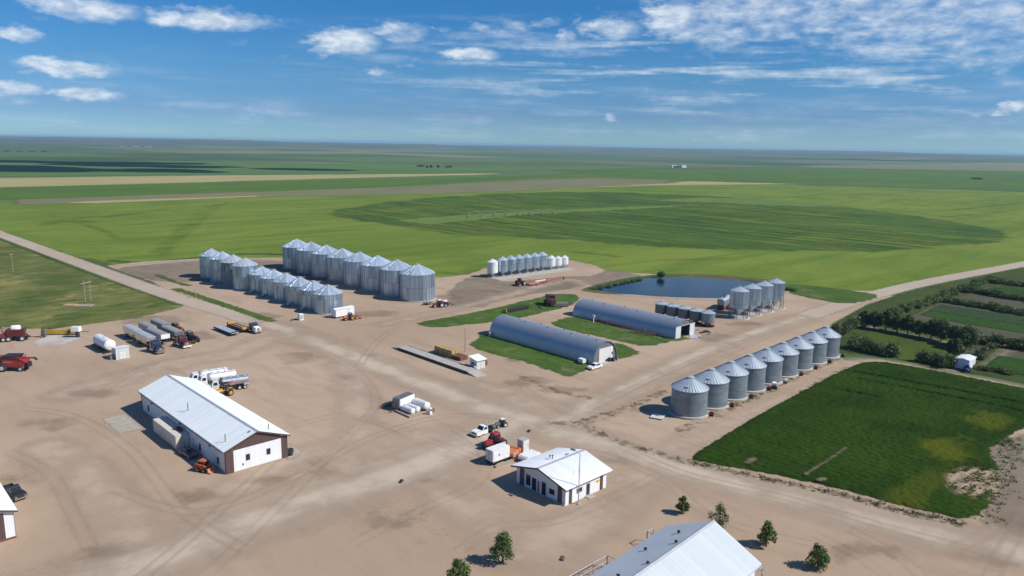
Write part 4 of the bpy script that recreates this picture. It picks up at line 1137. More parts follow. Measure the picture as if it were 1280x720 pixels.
MB().rod((-0.4, -0.62, 3.85), (43.6, -0.62, 3.85), 0.07, n=6).build('gutter', LGREY, t)

# lower left shed
t = gable_building('garage', 'white shed with brown wall stripe at the left edge', 'shed', 3.0, 18.3, 123.7, 149, 4.4, 7.0, 'y', CLADW_X, ROOFW_Y, 0.5)
slab(t, 'wall_stripe', BROWN, 'y-', 13.1, 14.1, 0.3, 4.3, 0)
slab(t, 'wall_stripe', BROWN, 'y-', 1.2, 2.2, 0.3, 4.3, 0)
window(t, 'y-', 7.6, 0.1, 5.0, 3.7, 0, BROWN, 'door', WHITE_OLD)
slab(t, 'corner_panel', BROWN, 'x+', 0.0, 0.12, 0.3, 4.2, 15.3)
slab(t, 'base_board', RUST, 'y-', -0.05, 15.35, 0.0, 0.32, -0.01, 0.06)
slab(t, 'base_board', RUST, 'x+', 0.0, 25.3, 0.0, 0.32, 15.3, 0.06)

# arched barns (quonsets)
def quonset(label, x0, x1, y0, y1, h, vents):
    t = T('arched_barn', label, 'arched barn', (x0 + x1) / 2, y0)
    a = (x1 - x0) / 2
    L = y1 - y0
    n = 26
    prof = []
    for i in range(n + 1):
        th = PI * i / n
        prof.append((a * math.cos(th), h * (max(0.0, math.sin(th)) ** 0.86)))
    mb = MB()
    m = int(L / 0.45)
    for k in range(m + 1):
        y = L * k / m
        d = 0.05 if k % 2 else 0.0
        mb.v += [(x * (1 + d / a), y, z * (1 + d / h)) for x, z in prof]
    for k in range(m):
        for i in range(n):
            o = k * (n + 1) + i
            mb.f.append((o, o + 1, o + n + 2, o + n + 1))
    mb.build('arch_roof', ARCH_ST, t, ang=60)
    for k in range(vents):
        u = L * (k + 0.5) / vents
        th = PI * (0.44 if k % 2 else 0.56)
        MB().box(a * math.cos(th), u, h * math.sin(th) ** 0.86 - 0.05, 0.35, 0.35, 0.35).build('roof_vent', GREYP, t)
    return t, a, L, h, prof


t, a, L, h, prof = quonset('near arched steel barn with white double door in its grey end wall', 151.4, 161.6, 126.4, 168.2, 5.9, 9)
pr = [(x * 0.985, max(0, z * 0.985)) for x, z in prof]
MB().prism(pr, 'y', 0.25, 0.40).build('end_wall', ENDST, t)
MB().prism(pr, 'y', L - 0.40, L - 0.25).build('end_wall', ENDST, t)
MB().prism([(x, z) for x, z in prof] + [(x * 0.97, z * 0.97) for x, z in prof[::-1]], 'y', -0.06, 0.0).build('arch_rim', ENDST, t)
d = window(t, 'y-', 0.1, 0.1, 5.0, 3.9, 0.25, WHITE, 'door', WHITE_OLD, 0.08)
slab(t, 'door', WHITE, 'y-', 2.65, 3.35, 0.1, 3.9, 0.25, 0.06)
window(t, 'y-', 3.1, 1.6, 0.4, 0.8, 0.18, GREYP)
MB().box(0.1, -0.9, 0.03, 6.0, 1.9, 0.12).build('threshold', CONC, t)
MB().box(-a - 0.5, L - 1.0, 0.0, 0.9, 0.7, 1.5).build('meter_box', LGREY, t)

t, a, L, h, prof = quonset('far arched steel barn with an open dark doorway', 192.3, 202.9, 128.3, 170.6, 5.35, 6)
pr = [(x * 0.985, max(0, z * 0.985)) for x, z in prof]
MB().prism(pr, 'y', L - 0.40, L - 0.25).build('end_wall', ENDST, t)
top = [(x, z) for x, z in pr if z > 3.5]
MB().prism([(top[-1][0], 3.4)] + top[::-1] + [(top[0][0], 3.4)], 'y', 0.25, 0.40).build('end_wall', ENDST, t)
for s in (-1, 1):
    ws = [(x, z) for x, z in pr if s * x > 2.4]
    zt = max(z for x, z in ws)
    q = sorted(ws, key=lambda c: c[1])
    MB().prism([(s * 2.3, 0.0)] + q + [(s * 2.3, q[-1][1])], 'y', 0.26, 0.39).build('end_wall', ENDST, t)
slab(t, 'sliding_door', CLADG_X, 'y-', -5.2, -2.5, 0.1, 3.7, 0.0, 0.10)
slab(t, 'sliding_door', CLADG_X, 'y-', 2.4, 5.0, 0.1, 3.7, 0.0, 0.10)
slab(t, 'door_rail', LGREY, 'y-', -5.3, 5.1, 3.72, 3.9, 0.0, 0.14)
MB().box(0, 20, 0.06, 9.6, 39, 0.05).build('shade_floor', m_apron if False else DARK, t)  # floor coloured near-black, painting in the shade behind the open doorway
slab(t, 'lamp', CHROME, 'y-', 0.2, 0.7, 4.3, 4.7, 0.22, 0.1)

# weigh bridge and its hut
t = T('truck_scale', 'long concrete truck scale deck with dark side, beside the little hut', 'truck scale', 122.2, 142.0)
MB().box(0, 15.4, 0.35, 3.5, 30.6, 0.35).build('deck', CONC, t)
for y in (0.6, 8, 15.4, 22.8, 30.2):
    MB().box(0, y, 0.0, 3.2, 0.7, 0.345).build('footing', GREYP, t)
for s in (-1, 1):
    MB().box(s * 1.72, 15.4, 0.1, 0.14, 30.6, 0.65).build('side_beam', BLACK, t)
MB().prism([(-3.6, 0.03), (0, 0.03), (0, 0.66)], 'x', -1.7, 1.7).build('ramp', CONC, t)
MB().prism([(30.8, 0.03), (34.2, 0.03), (30.8, 0.66)], 'x', -1.7, 1.7).build('ramp', CONC, t)
t = T('scale_hut', 'tiny white hut with sloping white roof beside the truck scale', 'hut', 125.0, 143.6)
MB().prism([(0, 0), (2.7, 0), (2.7, 2.9), (0, 2.4)], 'x', -0.0, 2.9).build('wall', CLADG_X, t)
MB().prism([(-0.4, 2.36), (3.1, 3.01), (3.1, 3.15), (-0.4, 2.5)], 'x', -0.35, 3.25).build('roof', ROOFW_X, t)
window(t, 'x-', 1.5, 1.1, 1.3, 0.8, 0.0, WHITE)
window(t, 'y-', 1.9, 0.1, 0.9, 2.0, 0.0, LGREY, 'door', WHITE_OLD)
MB().box(-0.5, 0.2, 0.0, 0.8, 0.6, 1.0).build('cabinet', LGREY, t)
for i, (px, py, n, lb) in enumerate([(553, 441.5, 2, 'straw bale stack farthest left behind the truck scale'), (564, 445, 2, 'longer straw bale stack in the middle, behind the truck scale'), (574.5, 448.5, 1, 'low brown bale stack next to the scale hut')]):
    x, y = G(px, py)
    t = T('bale_stack', lb, 'bale stack', x, y)
    for k in range(2):
        for q in range(2):
            for z in range(n):
                MB().box((k - 0.5) * 1.55 + random.uniform(-.1, .1), (q - 0.5) * 1.95 + random.uniform(-.1, .1), 0.03 + z * 1.08, 1.45, 1.85, 1.05, random.uniform(-.05, .05), 0.97, 0.12).build('bale', STRAW if i < 2 else RUST, t)
x, y = G(604, 456)
t = T('bale_stack', 'rusty brown crate stack on the right side of the scale hut', 'crate stack', x, y)
MB().box(0, 0, 0.02, 1.5, 1.9, 1.1, 0, 1, 0.05).build('crate', RUST, t)
MB().box(0.05, 0.1, 1.13, 1.3, 1.6, 0.75, 0.06, 1, 0.05).build('crate', RUST, t)

# ------------------------------------------------------------------ vehicles (all built facing +x, origin on the ground)
def hull(par, name, mat, prof, hw, topw=None, zt=None):
    """body from a side profile (x,z); upper points are pulled in to topw"""
    n = len(prof)
    topw = hw if topw is None else topw
    zt = 1e9 if zt is None else zt
    vs = []
    for s in (-1, 1):
        vs += [(x, s * (topw if z > zt else hw), z) for x, z in prof]
    fs = [tuple(range(n)), tuple(range(2 * n - 1, n - 1, -1))] + [(i, (i + 1) % n, n + (i + 1) % n, n + i) for i in range(n)]
    return MB().add(vs, fs).build(name, mat, par, ang=25)


def pickup(label, x, y, rz, col, deck=True, name='pickup_truck'):
    t = T(name, label, 'pickup truck', x, y, rz)
    b = hull(t, 'body', col, [(-0.1, 0.45), (2.75, 0.42), (2.85, 0.7), (2.8, 1.0), (2.6, 1.12), (1.35, 1.2), (-0.15, 1.2)], 0.96)
    hull(t, 'cab', col, [(-0.15, 1.18), (1.30, 1.18), (0.75, 1.85), (0.55, 1.92), (-0.05, 1.92), (-0.15, 1.8)], 0.92, 0.76, 1.5)
    g = MB()
    g.add([(1.30, -0.80, 1.24), (1.30, 0.80, 1.24), (0.80, 0.68, 1.82), (0.80, -0.68, 1.82)], [(0, 1, 2, 3)], Matrix.Translation((0.03, 0, 0.02)))
    g.add([(-0.155, -0.72, 1.3), (-0.155, 0.72, 1.3), (-0.165, 0.68, 1.75), (-0.165, -0.68, 1.75)], [(0, 3, 2, 1)])
    g.build('windscreen', GLASS, t)
    for s in (-1, 1):
        MB().add([(1.05, s * 0.925, 1.26), (0.0, s * 0.925, 1.26), (0.03, s * 0.79, 1.78), (0.62, s * 0.79, 1.78)], [(0, 1, 2, 3)]).build('side_window', GLASS, t)
        MB().box(2.83, s * 0.72, 0.72, 0.08, 0.35, 0.2).build('headlight', CHROME, t)
    MB().box(2.9, 0, 0.42, 0.16, 1.9, 0.25).build('bumper', CHROME, t)
    MB().box(2.845, 0, 0.72, 0.05, 1.0, 0.28).build('grille', BLACK, t)
    if deck:
        d = MB().box(-1.55, 0, 0.85, 2.65, 2.05, 0.14)
        d.build('flat_deck', BLACK, t)
        h = MB()
        for s in (-0.9, 0.9):
            h.rod((-0.28, s, 1.0), (-0.28, s, 1.85), 0.05, n=6)
        h.rod((-0.28, -0.9, 1.85), (-0.28, 0.9, 1.85), 0.05, n=6)
        h.rod((-0.28, -0.9, 1.45), (-0.28, 0.9, 1.45), 0.04, n=6)
        h.build('headache_rack', BLACK, t)
        MB().box(-2.0, 0.45, 0.99, 0.9, 0.8, 0.5, 0, 1, 0.04).build('toolbox', GREYP, t)
        MB().box(-1.4, 0, 0.5, 2.9, 0.9, 0.34).build('chassis', BLACK, t)
    else:
        bd = MB().box(-1.45, 0, 0.5, 2.5, 1.92, 0.1)
        for s in (-1, 1):
            bd.box(-1.45, s * 0.9, 0.6, 2.5, 0.12, 0.62)
        bd.box(-2.68, 0, 0.6, 0.1, 1.9, 0.62)
        bd.build('bed', col, t)
    axle_wheels(t, (1.95, -1.6), 0.82, 0.40, 0.27)
    return t


def sedan(label, x, y, rz, col):
    t = T('car', label, 'car', x, y, rz)
    hull(t, 'body', col, [(-2.25, 0.4), (2.25, 0.35), (2.33, 0.6), (2.2, 0.78), (0.95, 0.95), (-1.6, 1.0), (-2.3, 0.9)], 0.9)
    hull(t, 'cabin', col, [(-1.75, 0.96), (1.0, 0.93), (0.3, 1.42), (-0.9, 1.46), (-1.2, 1.4)], 0.84, 0.66, 1.2)
    MB().add([(1.0, -0.74, 0.98), (1.0, 0.74, 0.98), (0.36, 0.60, 1.40), (0.36, -0.60, 1.40)], [(0, 1, 2, 3)], Matrix.Translation((0.03, 0, 0.02))).build('windscreen', GLASS, t)
    MB().add([(-1.72, -0.7, 1.0), (-1.72, 0.7, 1.0), (-1.24, 0.58, 1.39), (-1.24, -0.58, 1.39)], [(0, 3, 2, 1)], Matrix.Translation((-0.03, 0, 0.02))).build('rear_window', GLASS, t)
    for s in (-1, 1):
        MB().add([(0.72, s * 0.85, 1.0), (-1.45, s * 0.85, 1.0), (-1.0, s * 0.70, 1.38), (0.22, s * 0.70, 1.38)], [(0, 1, 2, 3)]).build('side_window', GLASS, t)
        MB().box(2.27, s * 0.65, 0.6, 0.08, 0.32, 0.14).build('headlight', CHROME, t)
    axle_wheels(t, (1.4, -1.4), 0.80, 0.33, 0.22)
    return t


def highway_tractor(label, x, y, rz, col, nose=None, sleeper=True, stack=True, bumper=CHROME):
    t = T('semi_tractor', label, 'semi truck', x, y, rz)
    MB().box(-0.6, 0, 0.62, 6.6, 0.9, 0.28).build('chassis', BLACK, t)
    hull(t, 'hood', nose or col, [(1.2, 0.85), (3.05, 0.8), (3.15, 1.2), (3.05, 1.75), (2.6, 1.95), (1.2, 2.1)], 1.0, 0.78, 1.5)
    hull(t, 'cab', col, [(-0.35, 0.8), (1.25, 0.8), (1.28, 2.05), (0.95, 2.85), (0.7, 2.95), (-0.35, 2.95)], 1.12, 1.0, 2.4)
    if sleeper:
        MB().box(-1.05, 0, 0.85, 1.38, 2.3, 2.35, 0, 0.96, 0.12).build('sleeper', col, t)
    MB().add([(1.30, -0.92, 2.12), (1.30, 0.92, 2.12), (1.0, 0.88, 2.78), (1.0, -0.88, 2.78)], [(0, 1, 2, 3)], Matrix.Translation((0.02, 0, 0.02))).build('windscreen', GLASS, t)
    for s in (-1, 1):
        MB().add([(1.0, s * 1.13, 1.95), (0.0, s * 1.13, 1.95), (0.0, s * 1.04, 2.65), (0.8, s * 1.04, 2.65)], [(0, 1, 2, 3)]).build('side_window', GLASS, t)
        MB().tank(-1.4, 0.5, s * 1.0, 0.75, 0.33, 12).build('fuel_tank', CHROME, t)
        MB().box(2.35, s * 1.02, 0.95, 1.3, 0.3, 0.22, 0, 0.85, 0.1).build('fender', nose or col, t)
        MB().box(3.1, s * 0.8, 1.05, 0.12, 0.3, 0.22).build('headlight', CHROME, t)
        if stack:
            MB().rod((-0.42, s * 1.2, 0.9), (-0.42, s * 1.2, 3.5), 0.08, n=8).build('exhaust_stack', CHROME, t)
    MB().box(3.25, 0, 0.45, 0.18, 2.3, 0.4).build('bumper', bumper, t)
    MB().box(3.1, 0, 0.95, 0.1, 0.95, 0.8).build('grille', CHROME, t)
    MB().box(-2.6, 0, 0.95, 1.0, 1.0, 0.16).build('fifth_wheel', BLACK, t)
    wheel(t, 2.35, -0.98, 0.5, 0.3)
    wheel(t, 2.35, 0.98, 0.5, 0.3)
    axle_wheels(t, (-2.0, -3.25), 0.85, 0.5, 0.6)
    return t


def hopper_trailer(label, x, y, rz, body, top, L=9.0, front=None, group=None):
    t = T('grain_trailer', label, 'grain trailer', x, y, rz, group)
    h = L / 2
    hull(t, 'hopper_body', body, [(-h, 3.0), (-h, 1.9), (-h * 0.62, 1.05), (-h * 0.42, 1.05), (0, 1.75), (h * 0.34, 1.05), (h * 0.54, 1.05), (h, 1.95), (h, 3.0)], 1.27)
    tp = MB()
    n = 8
    for k in range(2):
        xx = -h - 0.05 if k == 0 else h + 0.05
        tp.v += [(xx, 1.32 * math.cos(PI * i / n), 2.98 + 0.38 * math.sin(PI * i / n)) for i in range(n + 1)]
    for i in range(n):
        tp.f.append((i, i + 1, n + 2 + i, n + 1 + i))
    tp.f.append(tuple(range(n + 1)))
    tp.f.append(tuple(range(2 * n + 1, n, -1)))
    tp.build('tarp', top, t)
    if front:
        MB().box(h + 0.06, 0, 1.9, 0.1, 2.5, 1.3).build('front_panel', front, t)
    MB().box(0, 0, 0.85, L, 0.9, 0.22).build('frame', BLACK, t)
    for s in (-1, 1):
        MB().box(-h + 0.05, s * 0.9, 1.2, 0.06, 0.3, 0.16).build('tail_light', RED, t)
        MB().rod((h - 1.4, s * 0.8, 0.05), (h - 1.4, s * 0.8, 1.6), 0.06, n=6).build('landing_leg', GREYP, t)
    axle_wheels(t, (-h + 0.8, -h + 2.0), 0.92, 0.48, 0.55)
    return t


def tanker_truck(label, x, y, rz, cab, tank, stripe=None, amber=False, group=None):
    t = T('tanker_truck', label, 'tanker truck', x, y, rz, group)
    MB().box(0, 0, 0.65, 9.6, 0.9, 0.28).build('chassis', BLACK, t)
    hull(t, 'hood', cab, [(3.5, 0.85), (4.85, 0.8), (4.95, 1.2), (4.85, 1.75), (3.5, 2.0)], 1.02, 0.85, 1.5)
    hull(t, 'cab', cab, [(2.0, 0.8), (3.55, 0.8), (3.55, 2.0), (3.25, 2.72), (3.0, 2.82), (2.0, 2.82)], 1.12, 1.0, 2.3)
    MB().add([(3.58, -0.92, 2.05), (3.58, 0.92, 2.05), (3.3, 0.88, 2.66), (3.3, -0.88, 2.66)], [(0, 1, 2, 3)], Matrix.Translation((0.02, 0, 0.02))).build('windscreen', GLASS, t)
    for s in (-1, 1):
        MB().add([(3.25, s * 1.13, 1.85), (2.3, s * 1.13, 1.85), (2.3, s * 1.04, 2.5), (3.05, s * 1.04, 2.5)], [(0, 1, 2, 3)]).build('side_window', GLASS, t)
        MB().box(4.9, s * 0.8, 1.05, 0.12, 0.3, 0.22).build('headlight', CHROME, t)
    MB().box(5.02, 0, 0.45, 0.16, 2.3, 0.4).build('bumper', AMBER if amber else CHROME, t)
    tk = MB().tank(-4.9, 1.6, 0, 2.05, 1.1, 22, 0.2).build('tank', tank, t)
    mb = MB()
    for q in (-4.0, -2.4, -0.8, 0.8):
        mb.lathe([(0.3, 0), (0.3, 0.15), (0.02, 0.2)], 10, Matrix.Translation((q, 0, 3.12)))
    mb.box(-1.6, 0.55, 3.02, 6.0, 0.3, 0.06)
    mb.build('manhole_lids', LGREY, tk)
    MB().lathe([(1.13, 1.0), (1.16, 1.04), (1.16, 1.5), (1.13, 1.54)], 22, Matrix.Translation((0, 0, 2.05)) @ Matrix.Rotation(PI / 2, 4, 'Y')).build('tank_band', NAVY if stripe else LGREY, tk)
    if stripe:
        for s in (-1, 1):
            MB().box(-0.4, s * 1.09, 2.0, 1.5, 0.04, 0.28).build('red_stripe', RED, tk)
            MB().box(-3.0, s * 1.09, 1.85, 3.2, 0.04, 0.14).build('red_stripe', RED, tk)
    MB().box(-4.2, 0, 1.0, 1.2, 2.1, 0.35).build('pump_cabinet', LGREY, t)
    wheel(t, 4.2, -0.98, 0.5, 0.3)
    wheel(t, 4.2, 0.98, 0.5, 0.3)
    axle_wheels(t, (-2.6, -3.85), 0.88, 0.5, 0.58)
    return t


def farm_tractor(label, x, y, rz, col, roof=None, rim=None, duals=False, loader=False, sc=1.0, name='tractor', cat='tractor', rr=0.95, fr=0.62):
    t = T(name, label, cat, x, y, rz, sc=sc)
    MB().box(0.2, 0, 0.75, 4.0, 0.75, 0.5).build('chassis', BLACK, t)
    hull(t, 'hood', col, [(0.55, 1.1), (2.35, 1.0), (2.45, 1.3), (2.3, 1.72), (0.55, 1.95)], 0.48, 0.36, 1.4)
    c = MB()
    for sx, sy in ((0.5, .62), (0.5, -.62), (-1.0, .68), (-1.0, -.68)):
        c.rod((sx, sy, 1.3), (sx * 0.95, sy, 2.75), 0.06, n=5)
    c.build('cab_frame', BLACK, t)
    MB().box(-0.25, 0, 1.35, 1.4, 1.22, 1.38, 0, 0.97).build('cab_glass', GLASS, t)
    MB().box(-0.25, 0, 2.75, 1.75, 1.55, 0.2, 0, 0.88, 0.2).build('cab_roof', roof or col, t)
    for s in (-1, 1):
        MB().prism([(-1.7, 1.35), (-1.3, 1.95), (-0.5, 1.95), (0.0, 1.4), (0.0, 1.33), (-0.5, 1.86), (-1.3, 1.86), (-1.6, 1.33)], 'y', s * 0.95 - 0.3, s * 0.95 + 0.3).build('fender', col, t)
    MB().rod((1.2, 0.3, 1.7), (1.2, 0.3, 2.7), 0.05, n=6).build('exhaust_stack', BLACK, t)
    for s in (-1, 1):
        wheel(t, -0.9, s * 1.0, rr, 0.55, rim, n=18)
        wheel(t, 1.75, s * 0.85, fr, 0.42, rim)
        if duals:
            wheel(t, -0.9, s * 1.65, rr, 0.55, rim, n=18)
    if loader:
        ld = MB()
        for s in (-1, 1):
            ld.rod((0.3, s * 0.62, 1.5), (2.2, s * 0.62, 1.45), 0.09, n=6)
            ld.rod((2.2, s * 0.62, 1.45), (3.2, s * 0.62, 0.5), 0.09, n=6)
        ld.build('loader_arm', col, t)
        MB().prism([(3.2, 0.2), (4.0, 0.15), (4.0, 0.2), (3.4, 0.35), (3.35, 0.95), (3.2, 0.95)], 'y', -1.0, 1.0).build('bucket', GREYP, t)
    return t


# --- pickup and small tractor on the crossing
x, y = G(605.5, 542)
pickup('white pickup truck with black flat deck parked on the open dirt', x, y, PI, WHITE)
x, y = G(627, 533.5)
farm_tractor('small pale roofed yard tractor coupled behind the white pickup', x, y, PI * 0.92, GREYP, WHITE_OLD, sc=0.62, rr=0.9, fr=0.6)
# --- behind the office
x, y = G(620, 562)
farm_tractor('red farm tractor with red cab roof behind the white reefer box', x + 0.6, y + 1.2, PI, RED, RED, duals=True, sc=1.0)
x, y = G(622, 577)
t = T('reefer_box', 'white refrigerated box body standing on timber skids near the office', 'cargo box', x, y, 0.0)
MB().box(0, 0, 0.75, 4.2, 2.1, 2.15, 0, 1, 0.05).build('box', WHITE, t)
MB().box(0, 0, 0.42, 4.3, 1.9, 0.33).build('floor_frame', BLACK, t)
mb = MB()
for xx in (-1.4, 1.4):
    mb.box(xx, 0, 0.03, 0.5, 2.1, 0.39)
mb.build('supports', BLACK, t)
for s in (-1, 1):
    MB().box(-2.12, s * 0.5, 0.85, 0.04, 0.95, 1.95).build('door', WHITE_OLD, t)
MB().box(-0.6, -1.07, 1.7, 0.3, 0.05, 0.3).build('hatch', GREYP, t)
MB().rod((-2.17, 0, 0.9), (-2.17, 0, 2.75), 0.03, n=5).build('latch_bar', GREYP, t)
tag(MB().box(0, 0, 0.03, 5.6, 0.45, 0.35).build('timber_beam', WOOD), 'long grey timber beam in front of the white reefer box', 'timber beam').location = (x + 0.6, y - 1.7, 0)
x, y = G(643, 572)
t = T('baler', 'faded orange rolling machine between reefer box and white cover', 'farm machine', x, y + 0.6, R(20))
for k, (xx, m) in enumerate(((-1.1, SALMON), (0.0, SALMON), (1.1, ORANGE))):
    MB().tank(-1.2, 1.2, 0, 0, 0.62, 14, 0.25).build('drum', m, t).matrix_local = Matrix.Translation((xx, 0, 0.95)) @ Matrix.Rotation(PI / 2, 4, 'Z')
MB().box(0, 0, 0.3, 3.6, 2.2, 0.22).build('frame', RUST, t)
MB().rod((1.8, 0, 0.4), (3.0, 0, 0.3), 0.08, n=6).build('drawbar', BLACK, t)
axle_wheels(t, (0.0,), 1.35, 0.42, 0.3)
x, y = G(652, 566)
t = T('grey_cabinet', 'tall pale grey steel cabinet standing behind the office', 'steel cabinet', x + 0.7, y + 0.3)
MB().box(0, 0, 0.05, 1.75, 1.55, 2.55, 0, 1, 0.06).build('cabinet', LGREY, t)
MB().box(0.0, -0.79, 0.2, 1.5, 0.04, 2.25).build('door', WHITE_OLD, t)
MB().rod((0.5, -0.84, 1.2), (0.5, -0.84, 1.6), 0.03, n=5).build('handle', BLACK, t)
x, y = G(664, 576)
t = T('covered_trailer', 'low trailer under a white cover tucked behind the office roof', 'trailer', x, y + 0.5, R(4))
hull(t, 'cover', WHITE, [(-2.0, 0.55), (2.0, 0.55), (2.0, 1.1), (1.7, 1.35), (-1.7, 1.35), (-2.0, 1.1)], 1.1)
MB().box(0, 0, 0.38, 4.1, 1.7, 0.17).build('frame', BLACK, t)
MB().rod((-2.0, 0, 0.45), (-3.1, 0, 0.4), 0.07, n=6).build('drawbar', BLACK, t)
axle_wheels(t, (0.3,), 1.0, 0.32, 0.22)

# --- enclosed trailer and tanks on the dirt
x, y = G(502, 512)
t = T('enclosed_trailer', 'white enclosed cargo trailer with dark roof beside white tanks', 'cargo trailer', x + 1.2, y + 0.8, R(-166))
MB().box(0, 0, 0.55, 5.0, 2.2, 2.2, 0, 0.985, 0.12).build('box', WHITE, t)
MB().box(0, 0, 2.76, 4.9, 2.1, 0.06, 0, 0.98).build('roof', GREYP, t)
hull(t, 'front_cap', GREYP, [(2.5, 0.6), (2.85, 0.7), (2.85, 2.2), (2.5, 2.7)], 1.0)
MB().box(-2.52, 0, 0.65, 0.05, 1.9, 1.95).build('ramp_door', WHITE_OLD, t)
mb = MB()
for s in (-0.7, 0.7):
    mb.rod((2.6, s, 0.5), (4.3, 0, 0.5), 0.06, n=6)
mb.build('drawbar', BLACK, t)
MB().rod((4.2, 0, 0.05), (4.2, 0, 0.9), 0.06, n=6).build('jack', BLACK, t)
for s in (-1, 1):
    MB().prism([(-1.35, 0.72), (-1.1, 0.88), (0.3, 0.88), (0.55, 0.72)], 'y', s * 1.1 - 0.13, s * 1.1 + 0.13).build('fender', BLACK, t)
axle_wheels(t, (-0.85, 0.05), 1.08, 0.34, 0.2)
x, y = G(487, 507)
t = T('tilt_trailer', 'small dark utility trailer frame left of the white cargo trailer', 'utility trailer', x - 0.3, y, R(-170))
MB().box(0, 0, 0.5, 2.6, 1.5, 0.14).build('deck', BLACK, t)
mb = MB()
for s in (-0.72, 0.72):
    mb.rod((-1.3, s, 0.95), (1.3, s, 0.95), 0.04, n=5)
    for q in (-1.3, 0, 1.3):
        mb.rod((q, s, 0.6), (q, s, 0.95), 0.04, n=5)
mb.build('rail', GREYP, t)
MB().rod((1.3, 0, 0.5), (2.7, 0, 0.4), 0.06, n=6).build('drawbar', BLACK, t)
axle_wheels(t, (0,), 0.9, 0.33, 0.2)


def skid_tank(label, x, y, rz, L, r, group, z=0.35):
    t = T('storage_tank', label, 'storage tank', x, y, rz, group)
    tk = MB().tank(-L / 2, L / 2, 0, z + r, r, 20, 0.3).build('tank', WHITE, t)
    MB().lathe([(0.14, 0), (0.14, 0.16), (0.02, 0.2)], 8, Matrix.Translation((L * 0.3, 0, z + 2 * r - 0.02))).build('filler_cap', GREYP, tk)
    for q in (-L * 0.32, L * 0.32):
        MB().box(q, 0, 0.1, 0.25, r * 1.5, z + r * 0.35).build('saddle', GREYP, t)
    return t


x, y = G(513, 520)
skid_tank('smaller white fuel tank nearest the edge of the timber skid', x + 0.5, y + 1.6, PI / 2 + 0.05, 3.9, 0.62, 'white tanks on the ground')
skid_tank('middle white fuel tank lying between two other white tanks', x + 2.1, y + 1.9, PI / 2 + 0.05, 3.9, 0.62, 'white tanks on the ground')
t_ = skid_tank('largest white fuel tank with a thin vent pipe, beside the cargo trailer', x + 4.5, y + 2.6, PI / 2 + 0.03, 5.6, 0.85, 'white tanks on the ground')
MB().rod((2.4, 0, 2.0), (2.4, 0, 3.6), 0.04, n=5).build('vent_pipe', WHITE, t_)
tag(MB().box(0, 0, 0.03, 3.2, 5.2, 0.35).build('timber_skid', WOOD), 'low timber platform under the smaller white tanks', 'platform').location = (x + 0.6, y + 1.6, 0)
x2, y2 = G(538, 518)
t = T('fuel_pump', 'small white fuel pump box in front of the largest white tank', 'fuel pump', x2, y2)
MB().box(0, 0, 0.05, 0.7, 0.6, 1.45, 0, 0.95, 0.05).build('housing', WHITE, t)
MB().box(0, -0.31, 0.9, 0.5, 0.03, 0.35).build('dial', BLACK, t)
MB().rod((0.4, 0, 1.1), (0.8, 0.1, 0.5), 0.04, n=6).build('hose', BLACK, t)
MB().box(1.0, 0.7, 0.05, 0.8, 0.8, 0.9, 0.2).build('cabinet', GREYP, t)

# --- workshop surroundings
x, y = G(209, 551)
t = T('shipping_container', 'long cream shipping container on the shaded side of the workshop', 'shipping container', 48.6 - 0.0, 146.4)
mb = MB()
prof = []
for s, xx in ((-1, -1.22), (1, 1.22)):
    pts = []
    for k in range(41):
        yy = -6.0 + 12.0 * k / 40
        pts.append((xx + (0.04 * s if k % 2 else 0.0), yy))
    prof.append(pts)
ring = prof[0] + prof[1][::-1]
mb.prism(ring, 'z', 0.18, 2.75)
mb.build('shell', CREAM, t)
MB().box(0, 0, 2.752, 2.5, 12.1, 0.06).build('roof', CREAM, t)
for s in (-0.6, 0.6):
    MB().box(s, -6.06, 0.3, 1.15, 0.06, 2.35).build('door', CREAM, t)
    MB().rod((s * 0.5, -6.12, 0.3), (s * 0.5, -6.12, 2.6), 0.03, n=5).build('lock_bar', GREYP, t)
mb = MB()
for xx in (-1.15, 1.15):
    for yy in (-5.95, 5.95):
        mb.box(xx, yy, 0.03, 0.2, 0.2, 2.75)
mb.build('corner_posts', CREAM, t)
t.location = (48.75, 147.0, 0)
MB().box(0.3, -2.6, 2.82, 1.0, 1.2, 0.4, 0.3, 0.9).box(0.5, -4.0, 2.82, 0.6, 0.7, 0.3, 0.1, 0.9).build('roof_clutter', MAROON, t)
x, y = G(243, 571)
t = sedan('dark blue car parked in the shade beside the workshop wall', 48.3, 137.0, R(-84), NAVY)
x, y = G(255, 590)
t = T('skid_steer', 'orange skid steer loader at the near corner of the workshop shadow', 'skid steer', x + 0.2, y + 0.4, R(-60))
hull(t, 'body', ORANGE, [(-1.3, 0.4), (0.7, 0.35), (0.9, 0.8), (0.6, 1.1), (-0.6, 1.25), (-1.3, 1.3)], 0.62)
mb = MB()
for sx, sy in ((0.55, .55), (0.55, -.55), (-0.6, .55), (-0.6, -.55)):
    mb.rod((sx, sy, 1.0), (sx * 0.9, sy, 2.0), 0.06, n=5)
mb.build('cab_frame', BLACK, t)
MB().box(-0.05, 0, 2.0, 1.35, 1.25, 0.1, 0, 0.93).build('cab_roof', ORANGE, t)
MB().box(-0.05, 0, 1.05, 1.05, 0.95, 0.94).build('cab_glass', GLASS, t)
for s in (-1, 1):
    mb = MB()
    mb.rod((-1.2, s * 0.75, 1.5), (0.7, s * 0.75, 1.35), 0.1, n=6)
    mb.rod((0.7, s * 0.75, 1.35), (1.4, s * 0.75, 0.45), 0.1, n=6)
    mb.rod((-1.2, s * 0.75, 0.8), (-1.2, s * 0.75, 1.5), 0.1, n=6)
    mb.build('lift_arm', ORANGE, t)
MB().prism([(1.35, 0.2), (2.1, 0.15), (2.1, 0.2), (1.55, 0.35), (1.5, 0.85), (1.35, 0.85)], 'y', -0.95, 0.95).build('bucket', SALMON, t)
